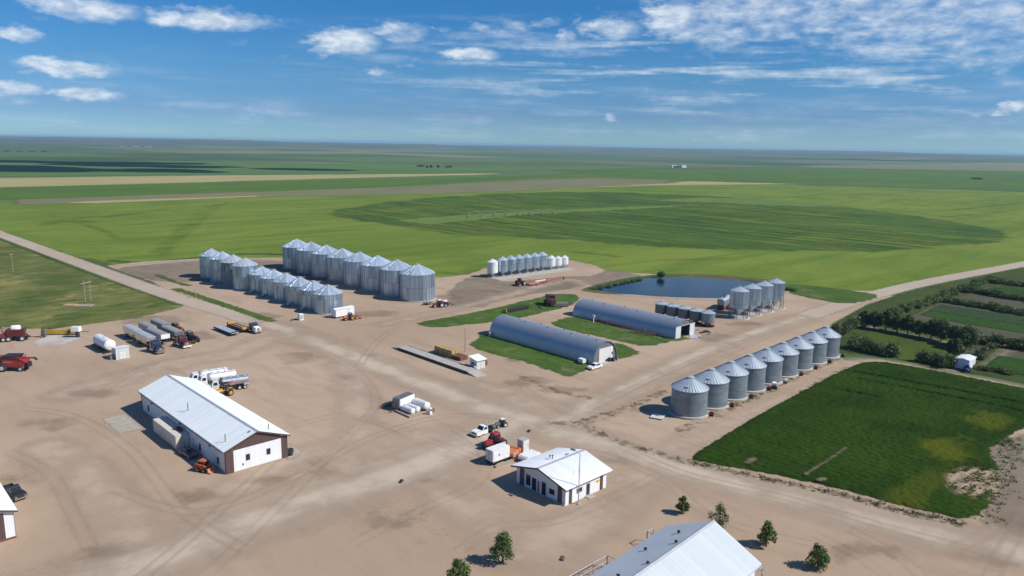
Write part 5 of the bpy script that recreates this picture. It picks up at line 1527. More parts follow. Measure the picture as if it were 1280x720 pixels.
axle_wheels(t, (0.5, -0.75), 0.78, 0.4, 0.3, RIMY)
x, y = G(356, 569)
t = T('tyre_stack', 'stacked black tyres at the right corner of the workshop', 'tyre stack', x + 0.3, y + 0.3)
for k, (dx, dy, n) in enumerate(((0, 0, 3), (1.15, 0.2, 2), (0.4, -1.0, 2))):
    for q in range(n):
        MB().lathe([(0.3, 0), (0.5, 0), (0.55, 0.1), (0.55, 0.25), (0.5, 0.35), (0.3, 0.35), (0.28, 0.18)], 16, Matrix.Translation((dx + random.uniform(-.05, .05), dy, 0.03 + q * 0.36))).build('tyre', RUBBER, t)

gx = 'white tanker trucks parked behind the workshop'


def nose_tail(n, q):
    a, b = G(*n), G(*q)
    return (a[0] + b[0]) / 2, (a[1] + b[1]) / 2, math.atan2(a[1] - b[1], a[0] - b[0])


x, y = G(272, 481)
tanker_truck('white tanker truck farthest behind the workshop, plain white tank', *nose_tail((239, 481), (278, 475)), WHITE, WHITE, group=gx)
tanker_truck('middle white tanker truck between two others behind the workshop', *nose_tail((249, 484.5), (289, 478)), WHITE, WHITE, group=gx)
tanker_truck('tanker truck with shiny striped tank and red markings behind the workshop', *nose_tail((263, 490.5), (305, 484.5)), WHITE_OLD, TANKSTEEL, True, True, group=gx)
t = farm_tractor('yellow wheel loader parked beside the shiny striped tanker truck', *nose_tail((271, 497), (291, 492)), AMBER, BLACK, RIMY, loader=True, sc=1.0, name='wheel_loader', cat='wheel loader', rr=0.75, fr=0.75)

# --- grain trucks on the left
gx = 'grain trailers parked by the pasture'
ty = PI * -0.5
def along(px, py, dx=0, dy=0):
    a, b = G(px, py)
    return a + dx, b + dy


x, y = G(193, 446)
XA, YA = 69.5, 211.0
highway_tractor('dark navy semi tractor with chrome front pulling the left pair of silver hoppers', *along(195.5, 440), R(-86), NAVY, sleeper=True)
hopper_trailer('silver grain trailer with open top hitched behind the navy semi tractor', *along(182, 431), R(-87), TANKSTEEL, LGREY, 8.6, group=gx)
hopper_trailer('rear silver grain trailer of the leftmost pair, nearest the white tank', *along(166.5, 422.5), R(-87), TANKSTEEL, LGREY, 8.2, group=gx)
hopper_trailer('grey tarped grain trailer with white front wall and no truck', *along(198, 427), R(-87), LGREY, TARP, 10.5, WHITE, group=gx)
hopper_trailer('rear grey tarped grain trailer in the middle of the parked row', *along(185, 418), R(-87), LGREY, TARP, 7.5, group=gx)
highway_tractor('maroon semi tractor with white front bumper, rightmost of the parked trucks', *along(228, 433), R(-86), MAROON, nose=MAROON, sleeper=False, bumper=WHITE)
hopper_trailer('grey tarped grain trailer hitched behind the maroon semi tractor', *along(216, 423.5), R(-87), GREYP, TARP, 9.5, group=gx)
hopper_trailer('rear grey tarped grain trailer farthest back near the pasture corner', *along(201, 414), R(-87), GREYP, TARP, 8.5, group=gx)
x, y = G(237.5, 428)
farm_tractor('dark tractor with big dual wheels beside the maroon semi', x, y, R(-60), BLACK, GREYP, RIMY, duals=True, sc=1.15)
x, y = G(220, 415)
farm_tractor('old red tractor behind the grain trailers near the dual wheeled tractor', x, y, R(-60), REDF, GREYP, sc=1.0)

# --- white nurse tank trailer and little shed
t = T('nurse_tank', 'big white cylindrical tank trailer on black frame by the striped shed', 'tank trailer', *along(131, 437), R(-87))
MB().tank(-4.9, 4.9, 0, 2.15, 1.5, 24, 0.3).build('tank', WHITE, t)
mb = MB()
for s in (-1, 1):
    mb.box(0.0, s * 1.5, 0.35, 11.0, 0.22, 0.3)
for q in (-4.5, -1.5, 1.5, 4.5):
    mb.box(q, 0, 0.38, 0.25, 2.9, 0.22)
mb.build('frame', BLACK, t)
for q in (-2.8, 2.8):
    MB().box(q, 0, 0.6, 0.4, 1.7, 0.45).build('saddle', BLACK, t)
mb = MB().rod((-5.5, -1.4, 0.5), (-7.4, 0, 0.5), 0.1, n=6).rod((-5.5, 1.4, 0.5), (-7.4, 0, 0.5), 0.1, n=6)
mb.box(-7.2, 0, 0.05, 0.3, 0.9, 1.1)
mb.build('drawbar', BLACK, t)
MB().lathe([(0.3, 0), (0.3, 0.2), (0.02, 0.26)], 10, Matrix.Translation((0.5, 0, 3.62))).build('manhole', LGREY, t)
axle_wheels(t, (-0.7, 0.7), 1.25, 0.42, 0.3)
x, y = G(150, 448)
t = T('pump_shed', 'small pale striped metal shed at the end of the white tank', 'shed', x - 1.2, y - 1.0)
MB().prism([(0, 0), (3.4, 0), (3.4, 2.7), (0, 3.1)], 'x', 0, 3.3).build('wall', CLADG_X, t)
MB().prism([(-0.2, 3.14), (3.6, 2.69), (3.6, 2.80), (-0.2, 3.25)], 'x', -0.2, 3.5).build('roof', ROOFW_X, t)
window(t, 'y-', 1.7, 0.05, 2.0, 2.2, 0, LGREY, 'door', WHITE_OLD)
MB().box(-0.7, 1.6, 0.05, 1.0, 1.2, 1.1).build('pump', GREYP, t)

# --- flat decks and dump truck by the road
gx = None
t = T('deck_trailer', 'long empty grey flat deck trailer lying in front of the dark dump truck', 'flat trailer', *along(283, 415.5), R(-88))
MB().box(0, 0, 0.85, 12.0, 2.5, 0.22).build('deck', LGREY, t)
MB().box(0, 0, 0.5, 11.6, 1.0, 0.345).build('frame', BLACK, t)
for s in (-1, 1):
    MB().box(0, s * 1.24, 0.55, 12.0, 0.1, 0.5).build('side_rail', BLACK, t)
MB().box(5.9, 0, 1.07, 0.2, 2.5, 0.35).build('bulkhead', NAVY, t)
axle_wheels(t, (-4.6, -3.4), 0.9, 0.45, 0.55)
t = T('deck_trailer', 'dark flat deck trailer with amber ends parked behind the empty grey deck', 'flat trailer', *along(298, 412), R(-88))
MB().box(0, 0, 0.95, 10.5, 2.5, 0.25).build('deck', RUST, t)
MB().box(0, 0, 0.5, 10.2, 1.0, 0.445).build('frame', BLACK, t)
for s in (-1, 1):
    MB().box(0, s * 1.26, 0.5, 10.0, 0.14, 0.75).build('side_rail', BLACK, t)
    MB().box(s * 4.9, 0, 1.2, 0.9, 2.5, 0.5, 0, 0.9).build('end_frame', AMBER, t)
MB().box(0, 0, 1.2, 7.5, 0.5, 0.22).build('beam', WOOD, t)
axle_wheels(t, (-4.2, -3.0), 0.9, 0.45, 0.55)
highway_tractor('navy truck with white nose hitched to the amber ended deck trailer', *along(316.5, 415), R(-85), NAVY, nose=WHITE, sleeper=False)

# --- near the front row of bins
x, y = G(430, 395)
t = T('white_trailer', 'white peaked roof office trailer at the end of the short bins', 'trailer', x - 0.6, y - 0.3, R(4))
MB().box(0, 0, 0.5, 7.4, 2.7, 2.4).build('box', WHITE, t)
MB().prism([(-1.5, 2.9), (0, 3.35), (1.5, 2.9)], 'x', -3.85, 3.85).build('roof', ROOFW_X, t)
slab(t, 'door', WHITE_OLD, 'y-', 1.0, 1.9, 0.6, 2.6, -1.35)
MB().box(0, 0, 0.3, 7.3, 1.6, 0.195).build('frame', BLACK, t)
axle_wheels(t, (-0.4, 0.5), 1.25, 0.34, 0.22)
x, y = G(433, 400)
farm_tractor('small orange tractor in front of the white peaked trailer', x + 0.7, y - 0.8, PI * 0.93, ORANGE, GREYP, RIMY, sc=0.85, loader=False)
x, y = G(438.5, 399)
t = T('auger_carriage', 'orange implement frame hitched beside the small orange tractor', 'farm implement', x + 2.4, y - 0.8, R(-20))
MB().box(0, 0, 0.5, 3.2, 1.6, 0.3).build('frame', SALMON, t)
MB().tank(-1.2, 1.2, 0, 1.0, 0.35, 12).build('drum', REDF, t)
axle_wheels(t, (-0.6,), 1.0, 0.42, 0.3)
x, y = G(376, 400)
t = T('power_box', 'small white utility box standing alone on the dirt near the bins', 'utility box', x, y)
MB().box(0, 0, 0.1, 1.5, 1.4, 2.0, 0, 0.97, 0.06).build('housing', WHITE, t)
MB().box(0, 0, 0.0, 2.0, 1.9, 0.1).build('plinth', CONC, t)
MB().box(0, -0.72, 0.4, 1.1, 0.04, 1.4).build('door', LGREY, t)
tag(MB().box(0, 0, 0.03, 2.3, 0.6, 0.35, 0.15).build('steel_beam', MAROON), 'short dark red beam lying left of the small white utility box', 'beam').location = (x - 1.8, y + 1.2, 0)


def grain_auger(label, x, y, rz, L, col, el=0.16, tube=0.22, wx=0.42):
    t = T('grain_auger', label, 'grain auger', x, y, rz)
    p0, p1 = (0, 0, 0.5), (L * math.cos(el), 0, 0.5 + L * math.sin(el))
    MB().rod(p0, p1, tube, n=10).build('tube', col, t)
    MB().box(-0.3, 0, 0.1, 1.4, 1.1, 0.75, 0, 1.25).build('hopper', col, t)
    m = L * wx
    mb = MB()
    for s in (-1, 1):
        mb.rod((m, s * 1.2, 0.5), (m + 1.2, s * 0.15, 0.5 + (m + 1.2) * math.tan(el)), 0.07, n=5)
        mb.rod((m, s * 1.2, 0.5), (m - 2.5, s * 0.15, 0.5 + (m - 2.5) * math.tan(el)), 0.06, n=5)
    mb.rod((m, -1.25, 0.45), (m, 1.25, 0.45), 0.07, n=5)
    mb.build('undercarriage', col, t)
    MB().rod(p1, (p1[0] + 0.5, 0, p1[2] - 1.1), tube * 1.05, n=8).build('spout', BLACK, t)
    mb = MB()
    mb.rod((L * 0.25, 0, 0.5 + L * 0.25 * math.tan(el) + 0.2), (L * 0.5, 0, 0.5 + L * 0.5 * math.tan(el) + 0.9), 0.03, n=4)
    mb.rod((L * 0.5, 0, 0.5 + L * 0.5 * math.tan(el) + 0.9), (L * 0.75, 0, 0.5 + L * 0.75 * math.tan(el) + 0.2), 0.03, n=4)
    mb.build('truss', col, t)
    wheel(t, m, -1.3, 0.36, 0.24)
    wheel(t, m, 1.3, 0.36, 0.24)
    return t


x, y = G(545, 385)
farm_tractor('red tractor with white cab roof beside the nearest large bin', x + 1.6, y + 0.4, R(160), RED, WHITE_OLD, sc=0.95)
x, y = G(556, 383)
t = T('grain_vac', 'dark red farm blower machine with white tank behind the red tractor', 'farm machine', x, y, R(150))
hull(t, 'body', MAROON, [(-1.5, 0.5), (1.3, 0.5), (1.5, 1.2), (0.4, 1.8), (-1.2, 1.6)], 0.8)
MB().tank(-0.9, 0.9, 0, 1.9, 0.5, 14).build('tank', WHITE_OLD, t)
MB().rod((-1.3, 0, 1.4), (-3.2, 0.3, 0.5), 0.12, n=8).build('pipe', BLACK, t)
MB().rod((1.5, 0, 0.6), (2.9, 0, 0.5), 0.08, n=6).build('drawbar', RED, t)
axle_wheels(t, (-0.2,), 1.05, 0.6, 0.4)
x, y = G(541, 381.5)
t = T('grain_hopper', 'dark low loading hopper between the red tractor and the nearest large bin', 'loading hopper', x - 0.5, y + 2.2, R(20))
MB().box(0, 0, 0.3, 2.6, 1.9, 0.7, 0, 1.15).build('hopper', GREYP, t)
MB().rod((-1.2, 0, 0.5), (-3.5, 0, 1.3), 0.15, n=8).build('tube', GREYP, t)
axle_wheels(t, (0.2,), 1.15, 0.3, 0.2)

# by the slim hopper bins
x, y = G(649, 357)
farm_tractor('maroon tractor coupled to the long red auger near the hopper bins', x, y, R(205), MAROON, MAROON, duals=True, sc=1.05)
x, y = G(660, 357)
x1_, y1_ = G(703, 343, 3.0)
grain_auger('long red grain auger stretched out in front of the hopper bins', x + 0.5, y, math.atan2(y1_ - y, x1_ - x), math.hypot(x1_ - x, y1_ - y), RED, 0.07, 0.28)
x, y = G(666, 356.5)
t = T('swing_hopper', 'orange red swing auger frame beside the maroon tractor', 'auger frame', x, y - 0.6, R(-12))
MB().rod((-2.5, 0, 0.7), (3.0, 0, 0.9), 0.2, n=8).build('tube', SALMON, t)
MB().box(0, 0, 0.35, 4.6, 1.2, 0.15).build('frame', REDF, t)
axle_wheels(t, (-1.0, 1.4), 0.9, 0.36, 0.24)
x, y = G(675, 354)
t = T('side_conveyor', 'short white conveyor lying next to the long red auger', 'conveyor', x, y - 0.3, R(-12))
MB().rod((-2.6, 0.35, 1.0), (2.8, 0.35, 1.3), 0.2, n=8).rod((-2.6, -0.5, 0.8), (2.8, -0.1, 1.2), 0.16, n=8).build('tube', WHITE, t)
MB().box(2.9, 0.1, 0.5, 0.6, 0.9, 0.9).build('spout', BLACK, t)
axle_wheels(t, (0.0,), 0.8, 0.32, 0.2)


def combine(label, x, y, rz, col, unload=True, rim=None, sc=1.0):
    t = T('combine_harvester', label, 'combine harvester', x, y, rz, sc=sc)
    hull(t, 'body', col, [(-4.0, 1.5), (-3.6, 1.2), (1.2, 1.1), (1.4, 2.0), (1.2, 3.15), (-2.6, 3.2), (-3.9, 2.5)], 1.45)
    hull(t, 'grain_tank', BLACK, [(-2.2, 3.22), (0.9, 3.2), (1.3, 3.95), (-2.6, 3.95)], 1.4, 1.7, 3.6)
    MB().box(2.05, 0, 1.75, 1.6, 1.7, 1.75, 0, 0.94, 0.12).build('cab_glass', GLASS, t)
    MB().box(2.05, 0, 3.51, 1.9, 1.95, 0.22, 0, 0.9, 0.2).build('cab_roof', col, t)
    MB().box(2.0, 0, 1.5, 1.7, 1.8, 0.24).build('cab_floor', BLACK, t)
    hull(t, 'feeder_house', col, [(2.2, 1.0), (3.9, 0.4), (3.9, 0.95), (2.4, 1.55)], 0.7)
    MB().box(-4.2, 0, 0.9, 0.8, 2.2, 1.2, 0, 0.9).build('straw_chopper', BLACK, t)
    for s in (-1, 1):
        MB().box(-1.4, s * 1.47, 1.5, 3.8, 0.06, 1.2).build('side_panel', col, t)
        MB().box(-0.2, s * 1.51, 2.35, 2.2, 0.03, 0.14).build('stripe', LGREY, t)
    if unload:
        MB().rod((1.2, 1.25, 3.4), (-6.8, 1.75, 3.75), 0.21, n=10).build('unload_auger', col, t)
        MB().rod((-6.75, 1.75, 3.75), (-7.5, 1.8, 3.3), 0.27, n=8).build('spout', BLACK, t)
    MB().rod((-3.2, -0.9, 3.2), (-3.2, -0.9, 3.9), 0.09, n=6).build('exhaust', BLACK, t)
    for s in (-1, 1):
        wheel(t, 1.2, s * 1.65, 0.98, 0.72, rim, n=18)
        wheel(t, -3.0, s * 1.35, 0.68, 0.5, rim)
    return t


x, y = G(12.5, 464)
combine('bright red combine harvester with its unloading auger folded back, on bare dirt', x + 0.5, y + 0.9, R(140), RED, rim=RIMW)
x, y = G(687, 381)
combine('old maroon combine harvester parked on the long grass patch', x, y, R(60), MAROON, True, RIMY, 0.95)
x, y = G(697, 383)
t = T('header_cart', 'grey metal combine header junk beside the maroon combine', 'machine part', x + 0.5, y - 1.2, R(-35))
mb = MB()
for k in range(7):
    a = 2 * PI * k / 6
    if k < 6:
        mb.rod((-2.6, 0.65 * math.cos(a), 1.1 + 0.65 * math.sin(a)), (2.6, 0.65 * math.cos(a), 1.1 + 0.65 * math.sin(a)), 0.05, n=5)
mb.build('reel', LGREY, t)
MB().prism([(-0.9, 0.35), (0.9, 0.3), (0.9, 0.42), (-0.6, 0.6), (-0.8, 1.3), (-0.9, 1.3)], 'x', -2.8, 2.8).build('platform', GREYP, t)
axle_wheels(t, (-1.5,), 0.9, 0.35, 0.2)
x, y = G(711, 381)
t = T('harrow_section', 'low grey harrow section at the end of the grass near the maroon combine', 'harrow', x, y, R(-35))
mb = MB()
for q in (-1.6, -0.8, 0, 0.8, 1.6):
    mb.rod((q, -1.2, 0.5), (q, 1.2, 0.5), 0.06, n=5)
for q in (-1.2, 0, 1.2):
    mb.rod((-1.8, q, 0.55), (1.8, q, 0.55), 0.06, n=5)
mb.build('frame', GREYP, t)
axle_wheels(t, (0.9,), 1.2, 0.4, 0.25)
x, y = G(645, 388.5)
t = T('draper_header', 'long black combine header with pale slats lying on the grass', 'combine header', x, y, R(-2))
MB().prism([(-1.0, 0.25), (1.1, 0.2), (1.1, 0.3), (-0.6, 0.6), (-0.75, 1.4), (-1.0, 1.4)], 'x', -5.2, 5.2).build('platform', BLACK, t)
mb = MB()
for k in range(6):
    a = 2 * PI * k / 6
    mb.rod((-5.0, 0.35 + 0.5 * math.cos(a), 1.15 + 0.5 * math.sin(a)), (5.0, 0.35 + 0.5 * math.cos(a), 1.15 + 0.5 * math.sin(a)), 0.05, n=5)
mb.build('reel', BLACK, t)
for k in range(4):
    MB().box(-3.9 + k * 2.6, 0.15, 0.56, 1.7, 0.75, 0.05).build('belt', WHITE_OLD, t)
MB().box(-5.3, 0, 0.3, 0.2, 2.0, 1.2).build('end_shield', YELLOW, t)

# left edge machines
x, y = G(22, 426)
t = T('air_seeder', 'dark red seed cart with white lid parked at the pasture edge', 'seed cart', x, y + 0.8, R(-25))
hull(t, 'hopper', MAROON, [(-2.4, 3.4), (-2.0, 1.3), (-0.4, 1.3), (0.0, 1.8), (0.4, 1.3), (2.0, 1.3), (2.4, 3.4)], 1.35)
MB().tank(-1.3, 1.3, 0, 3.55, 0.95, 16, 0.4).build('lid', WHITE, t)
MB().box(0, 0, 0.8, 6.6, 1.6, 0.3).build('frame', BLACK, t)
MB().rod((3.2, 0, 0.9), (5.2, 0, 0.6), 0.12, n=6).build('drawbar', MAROON, t)
mb = MB()
for s in (-1, 1):
    mb.rod((-2.8, s * 1.2, 1.0), (-4.6, s * 2.4, 3.6), 0.1, n=5)
    mb.rod((-4.6, s * 2.4, 3.6), (-3.0, s * 1.2, 3.2), 0.08, n=5)
mb.build('folded_boom', BLACK, t)
MB().box(-2.7, 0, 1.8, 0.5, 2.2, 0.9).build('fan_housing', RED, t)
axle_wheels(t, (-1.6, 1.8), 1.55, 0.8, 0.6, RIMW)
x, y = G(-3, 428)
farm_tractor('red tractor half cut by the left edge of the frame near the seed cart', x, y + 1.0, R(-30), REDF, RED, RIMW, duals=True, sc=1.2)
# yellow line of implements with white tank
x, y = G(77, 418.5)
t = T('yellow_header', 'long low yellow header standing beside the pale gravel spill', 'combine header', x, y + 0.6, R(-41))
MB().prism([(-0.8, 0.35), (0.9, 0.3), (0.9, 0.45), (-0.5, 0.8), (-0.6, 1.55), (-0.8, 1.55)], 'x', -5.0, 5.2).build('platform', YELLOW, t)
mb = MB()
for k in range(5):
    a = 2 * PI * k / 5
    mb.rod((1.2, 0.4 + 0.5 * math.cos(a), 1.4 + 0.5 * math.sin(a)), (5.0, 0.4 + 0.5 * math.cos(a), 1.4 + 0.5 * math.sin(a)), 0.07, n=5)
mb.build('reel', YELLOW, t)
MB().box(3.0, -0.9, 0.5, 0.4, 0.4, 1.3).build('gearbox', BLACK, t)
axle_wheels(t, (-3.0, 3.0), 0.5, 0.35, 0.22)
x, y = G(55, 421.5)
t = T('seed_tender', 'upright dark machine left of the long yellow header', 'farm machine', x, y, R(-40), sc=0.72)
hull(t, 'body', GREYP, [(-0.9, 0.4), (0.9, 0.4), (0.8, 2.0), (0.5, 3.4), (-0.5, 3.4), (-0.8, 2.0)], 0.6)
MB().rod((0, 0, 3.3), (0.2, 0, 4.2), 0.15, n=6).build('chimney', BLACK, t)
axle_wheels(t, (-0.3,), 0.9, 0.5, 0.3)
x, y = G(96, 421.5)
t = T('poly_tank', 'white square tank on a dark post stand right of the yellow header', 'water tank', x, y, R(-41))
MB().box(0, 0, 1.9, 2.6, 1.7, 1.3, 0, 0.94, 0.2).build('tank', WHITE, t)
MB().box(0.3, 0, 0.05, 0.9, 0.9, 1.85, 0, 0.9).build('stand', NAVY, t)
MB().rod((-3.2, 0, 1.7), (3.6, 0, 1.75), 0.07, n=6).build('boom', BLACK, t)

# --- around the arched barns
x, y = G(745, 461.5)
sedan('white car parked on dirt in front of the near arched barn', x + 0.2, y + 0.6, PI + 0.02, WHITE)
x, y = G(728, 455.5)
t = T('utility_trailer', 'small white box trailer at the grassy side of the near arched barn', 'utility trailer', x + 0.3, y + 0.4, R(-100))
MB().box(0, 0, 0.5, 2.1, 1.4, 1.0, 0, 0.94, 0.12).build('box', WHITE, t)
MB().rod((-1.0, 0, 0.5), (-2.5, 0, 0.45), 0.06, n=6).build('drawbar', BLACK, t)
axle_wheels(t, (0.0,), 0.85, 0.32, 0.2)
x, y = G(768, 452)
t = T('quad_bike', 'small black quad vehicle against the near arched barn door', 'quad bike', x + 0.3, y + 0.6, R(10))
hull(t, 'body', BLACK, [(-1.0, 0.5), (1.0, 0.5), (1.0, 0.85), (0.3, 1.0), (-0.3, 0.85), (-1.0, 0.95)], 0.5)
MB().rod((0.45, -0.4, 1.15), (0.45, 0.4, 1.15), 0.04, n=5).build('handlebar', BLACK, t)
MB().box(-0.2, 0, 0.9, 0.8, 0.4, 0.18).build('seat', GREYP, t)
MB().box(-1.3, 0.4, 0.3, 0.9, 0.9, 0.8).build('cargo_box', BLACK, t)
axle_wheels(t, (0.75, -0.75), 0.55, 0.36, 0.28, BLACK)
t = T('post_sign', 'lone white post beside the far arched barn on the grass', 'post', *G(741.8, 404))
MB().box(0, 0, 0, 0.22, 0.22, 2.4).build('post', WHITE, t)
MB().box(0, 0, 2.1, 0.3, 0.9, 0.7).build('panel', WHITE, t)
x, y = G(746, 402)
xe, ye = G(784, 412)
t = grain_auger('rusty red auger tube lying along the wall of the far arched barn', x, y, math.atan2(ye - y, xe - x), math.hypot(ye - y, xe - x), REDF, 0.03, 0.16)
x, y = G(803, 418)
t = T('cultivator', 'rusty folded cultivator with orange parts beside the far arched barn', 'cultivator', x, y - 0.2, R(-72))
mb = MB()
for q in (-1.0, 0.0, 1.0):
    mb.rod((-4.0, q, 0.75), (4.0, q, 0.75), 0.09, n=5)
for k in range(9):
    q = -4 + k
    mb.rod((q, -1.1, 0.78), (q, 1.1, 0.78), 0.07, n=5)
mb.build('frame', RUST, t)
for k in range(8):
    q = -3.6 + k
    MB().rod((q, -0.6, 0.75), (q + 0.3, -0.8, 0.1), 0.05, n=5).build('tine', RUST, t)
MB().rod((0.2, 0, 0.8), (0.5, 0.2, 2.0), 0.12, n=6).build('mast', SALMON, t)
MB().rod((-4, 0, 0.7), (-6.5, 0, 0.5), 0.1, n=6).build('drawbar', LGREY, t)
axle_wheels(t, (-1.5, 1.8), 1.2, 0.4, 0.25)
for i, (px, py, rz, L, lb) in enumerate([(876, 413, -0.5, 5.0, 'pale plank board lying nearest the last dull hopper bin'), (881, 415.5, -0.2, 4.0, 'dark board in the debris below the last dull hopper bin'), (888, 416.5, 0.4, 4.6, 'pale board farthest right in the debris below the small hopper bins')]):
    tag(MB().box(0, 0, 0.03, L, 0.9, 0.22, rz).box(0.3, 0.2, 0.25, L * 0.6, 0.5, 0.2, rz + 0.3).build('board_pile', (WOOD, BLACK, WOOD)[i]), lb, 'board pile').location = (*G(px, py), 0)
tag(MB().box(0, 0, 0.03, 5.5, 2.6, 0.12, 0.5).box(1.5, -1.0, 0.16, 2.0, 1.2, 0.1, 0.9).build('scrap_sheet', LGREY), 'pale scrap sheets on the ground before the open arched barn', 'scrap sheet').location = (*G(868, 421), 0)

# grain wagon by the legged bins
x, y = G(905, 386)
t = T('seed_wagon', 'long grey ribbed seed wagon with red chassis beside the legged bins', 'seed wagon', x + 1.5, y + 0.8, R(14))
hull(t, 'body', GALV, [(-5.2, 3.6), (-5.0, 1.9), (-4.2, 1.3), (4.2, 1.3), (5.0, 1.9), (5.2, 3.6)], 1.3)
mb = MB()
for k in range(9):
    for s in (-1, 1):
        mb.box(-4.8 + 1.2 * k, s * 1.33, 1.5, 0.12, 0.06, 2.1)
mb.build('ribs', LGREY, t)
n = 8
tp = MB()
for k in range(2):
    xx = -5.25 if k == 0 else 5.25
    tp.v += [(xx, 1.34 * math.cos(PI * i / n), 3.58 + 0.6 * math.sin(PI * i / n)) for i in range(n + 1)]
for i in range(n):
    tp.f.append((i, i + 1, n + 2 + i, n + 1 + i))
tp.f += [tuple(range(n + 1)), tuple(range(2 * n + 1, n, -1))]
tp.build('tarp', LGREY, t)
MB().box(0, 0, 0.8, 10.8, 2.5, 0.4).build('chassis', RED, t)
for s in (-1, 1):
    MB().box(0, s * 1.3, 0.55, 9.0, 0.12, 0.6).build('side_skirt', RED, t)
MB().rod((-3.0, 0.3, 1.5), (-1.5, -0.4, 5.6), 0.14, n=8).build('fill_auger', MAROON, t)
MB().rod((-2.8, -1.2, 5.0), (2.6, 0.4, 4.3), 0.13, n=8).build('unload_auger', GREYP, t)
axle_wheels(t, (-3.9, -2.7, 3.6), 1.15, 0.5, 0.4)
tag(MB().box(0, 0, 0.03, 4.8, 2.4, 0.14, 0.15).build('concrete_step', CONC), 'pale low slab in front of the grey seed wagon', 'slab').location = (*G(893, 388), 0)

# white blower by the middle bin, pallet near the first bin
x, y = G(967.5, 485)
t = T('grain_blower', 'white grain blower with black base next to the middle squat bin', 'grain blower', x, y, R(30))
hull(t, 'housing', WHITE, [(-0.9, 0.9), (0.9, 0.8), (0.9, 1.2), (0.2, 1.6), (-0.9, 1.5)], 0.45)
MB().box(-0.7, 0, 0.05, 1.2, 0.9, 0.84).build('engine', BLACK, t)
MB().box(0.5, 0, 0.05, 0.4, 0.5, 0.74).build('stand', WHITE_OLD, t)
axle_wheels(t, (-0.5,), 0.6, 0.3, 0.18)
x, y = G(822, 522)
t = T('pallet', 'bleached wooden pallet lying left of the nearest squat bin', 'pallet', x, y, R(20))
for k in range(5):
    MB().box(0, -1.1 + 0.55 * k, 0.25, 2.7, 0.42, 0.09).build('slat', WHITE_OLD, t)
for k in range(3):
    MB().box(-1.15 + 1.15 * k, 0, 0.04, 0.2, 2.6, 0.2).build('bearer', WOOD, t)
MB().box(0.5, 0.2, 0.35, 0.5, 0.5, 0.25).build('block', GREYP, t)

# bottom left black pickup
x, y = G(8, 626)
pickup('black pickup truck half hidden behind the lower left shed roof', 20.9, 139.2, R(-78), BLACK, False)

# white garden shed with blue vehicle
x, y = G(1206, 462)
t = T('garden_shed', 'white boxy shed beside the track and vegetable plots', 'shed', x + 1.9, y + 0.6)
MB().box(0, 0, 0.3, 5.6, 3.4, 2.6).build('wall', CLADW_X, t)
MB().prism([(-1.9, 2.905), (0, 3.3), (1.9, 2.905)], 'x', -2.95, 2.95).build('roof', ROOFW_X, t)
MB().box(0, 0, 0.02, 5.4, 3.2, 0.275).build('skid', BLACK, t)
slab(t, 'door', WHITE_OLD, 'y-', 1.2, 2.1, 0.35, 2.4, -1.7)
x, y = G(1205.5, 464)
farm_tractor('blue compact tractor in front of the white garden shed', x - 0.2, y - 0.6, R(-170), BLUE, BLUE, BLACK, sc=0.66)

# small things on open ground
for i, (px, py, m, lb, cat) in enumerate([(661, 540, BLACK, 'small dark metal scrap lying on the dirt near the crossing', 'scrap'), (501, 603, BLACK, 'tiny black lump on the open dirt left of the office', 'scrap'), (703, 700, RUST, 'small rusty lump on the dirt near the lowest tree', 'scrap')]):
    tag(MB().box(0, 0, 0.02, 0.8, 0.5, 0.35, 0.6, 0.6, 0.08).box(0.5, 0.4, 0.02, 0.4, 0.7, 0.22, 0.2, 0.7).build('scrap_heap', m), lb, cat).location = (*G(px, py), 0)


# power poles in the pasture and beyond
def power_pole(label, px, py, h, sc_=1.0, hfr=False):
    x, y = G(px, py)
    t = T('power_pole', label, 'power pole', x, y, R(35))
    if hfr:
        for s in (-1.3, 1.3):
            MB().rod((s, 0, 0), (s, 0, h), 0.14, 0.1, n=8).build('pole', WOOD, t)
        MB().box(0, 0, h - 1.2, 5.4, 0.2, 0.25).build('crossarm', WOOD, t)
    else:
        MB().rod((0, 0, 0), (0, 0, h), 0.15, 0.10, n=8).build('pole', WOOD, t)
        MB().box(0, 0, h - 0.6, 2.4, 0.15, 0.18).build('crossarm', WOOD, t)
    for q in (-1.0, 0, 1.0):
        MB().lathe([(0.07, 0), (0.09, 0.12), (0.03, 0.22)], 8, Matrix.Translation((q, 0, h - (0.95 if hfr else 0.42)))).build('insulator', GREYP, t)
    return t


power_pole('thin wooden power pole standing in the left pasture', 16.5, 341, 8.5)
power_pole('two legged wooden power pole by the pit in the pasture', 110, 377, 8.0, hfr=True)
power_pole('thin pole standing behind the bale stacks', 581.5, 440, 7.0)
power_pole('thin pole beside the narrow grass strip near the taller bins', 245, 372, 3.5)
t = T('concrete_tank', 'shallow pale trough in the pasture below the two legged pole', 'trough', *G(98, 382.5), R(-40))
MB().box(0, 0, 0.06, 9.5, 3.4, 0.25).build('slab', WOOD, t)
MB().box(-2.6, 0, 0.315, 4.0, 2.4, 0.25).build('yellow_lid', STRAW, t)


# pipe pens by the lower barn
def pipe_fence(label, pts, h=1.6, rails=2, posts=2.4):
    t = T('pipe_fence', label, 'pipe fence', *pts[0])
    o = Vector((*pts[0], 0))
    for a, b in zip(pts, pts[1:]):
        A_, B_ = Vector((*a, 0)) - o, Vector((*b, 0)) - o
        n = max(1, int((B_ - A_).length / posts))
        for k in range(n + 1):
            q = A_.lerp(B_, k / n)
            MB().rod(q, q + Vector((0, 0, h)), 0.07, n=6).build('post', LGREY, t)
        for k in range(rails):
            z = h * (1 - k * 0.5 / max(1, rails - 1)) - 0.03
            MB().rod(A_ + Vector((0, 0, z)), B_ + Vector((0, 0, z)), 0.06, n=6).build('rail', LGREY, t)
    return t


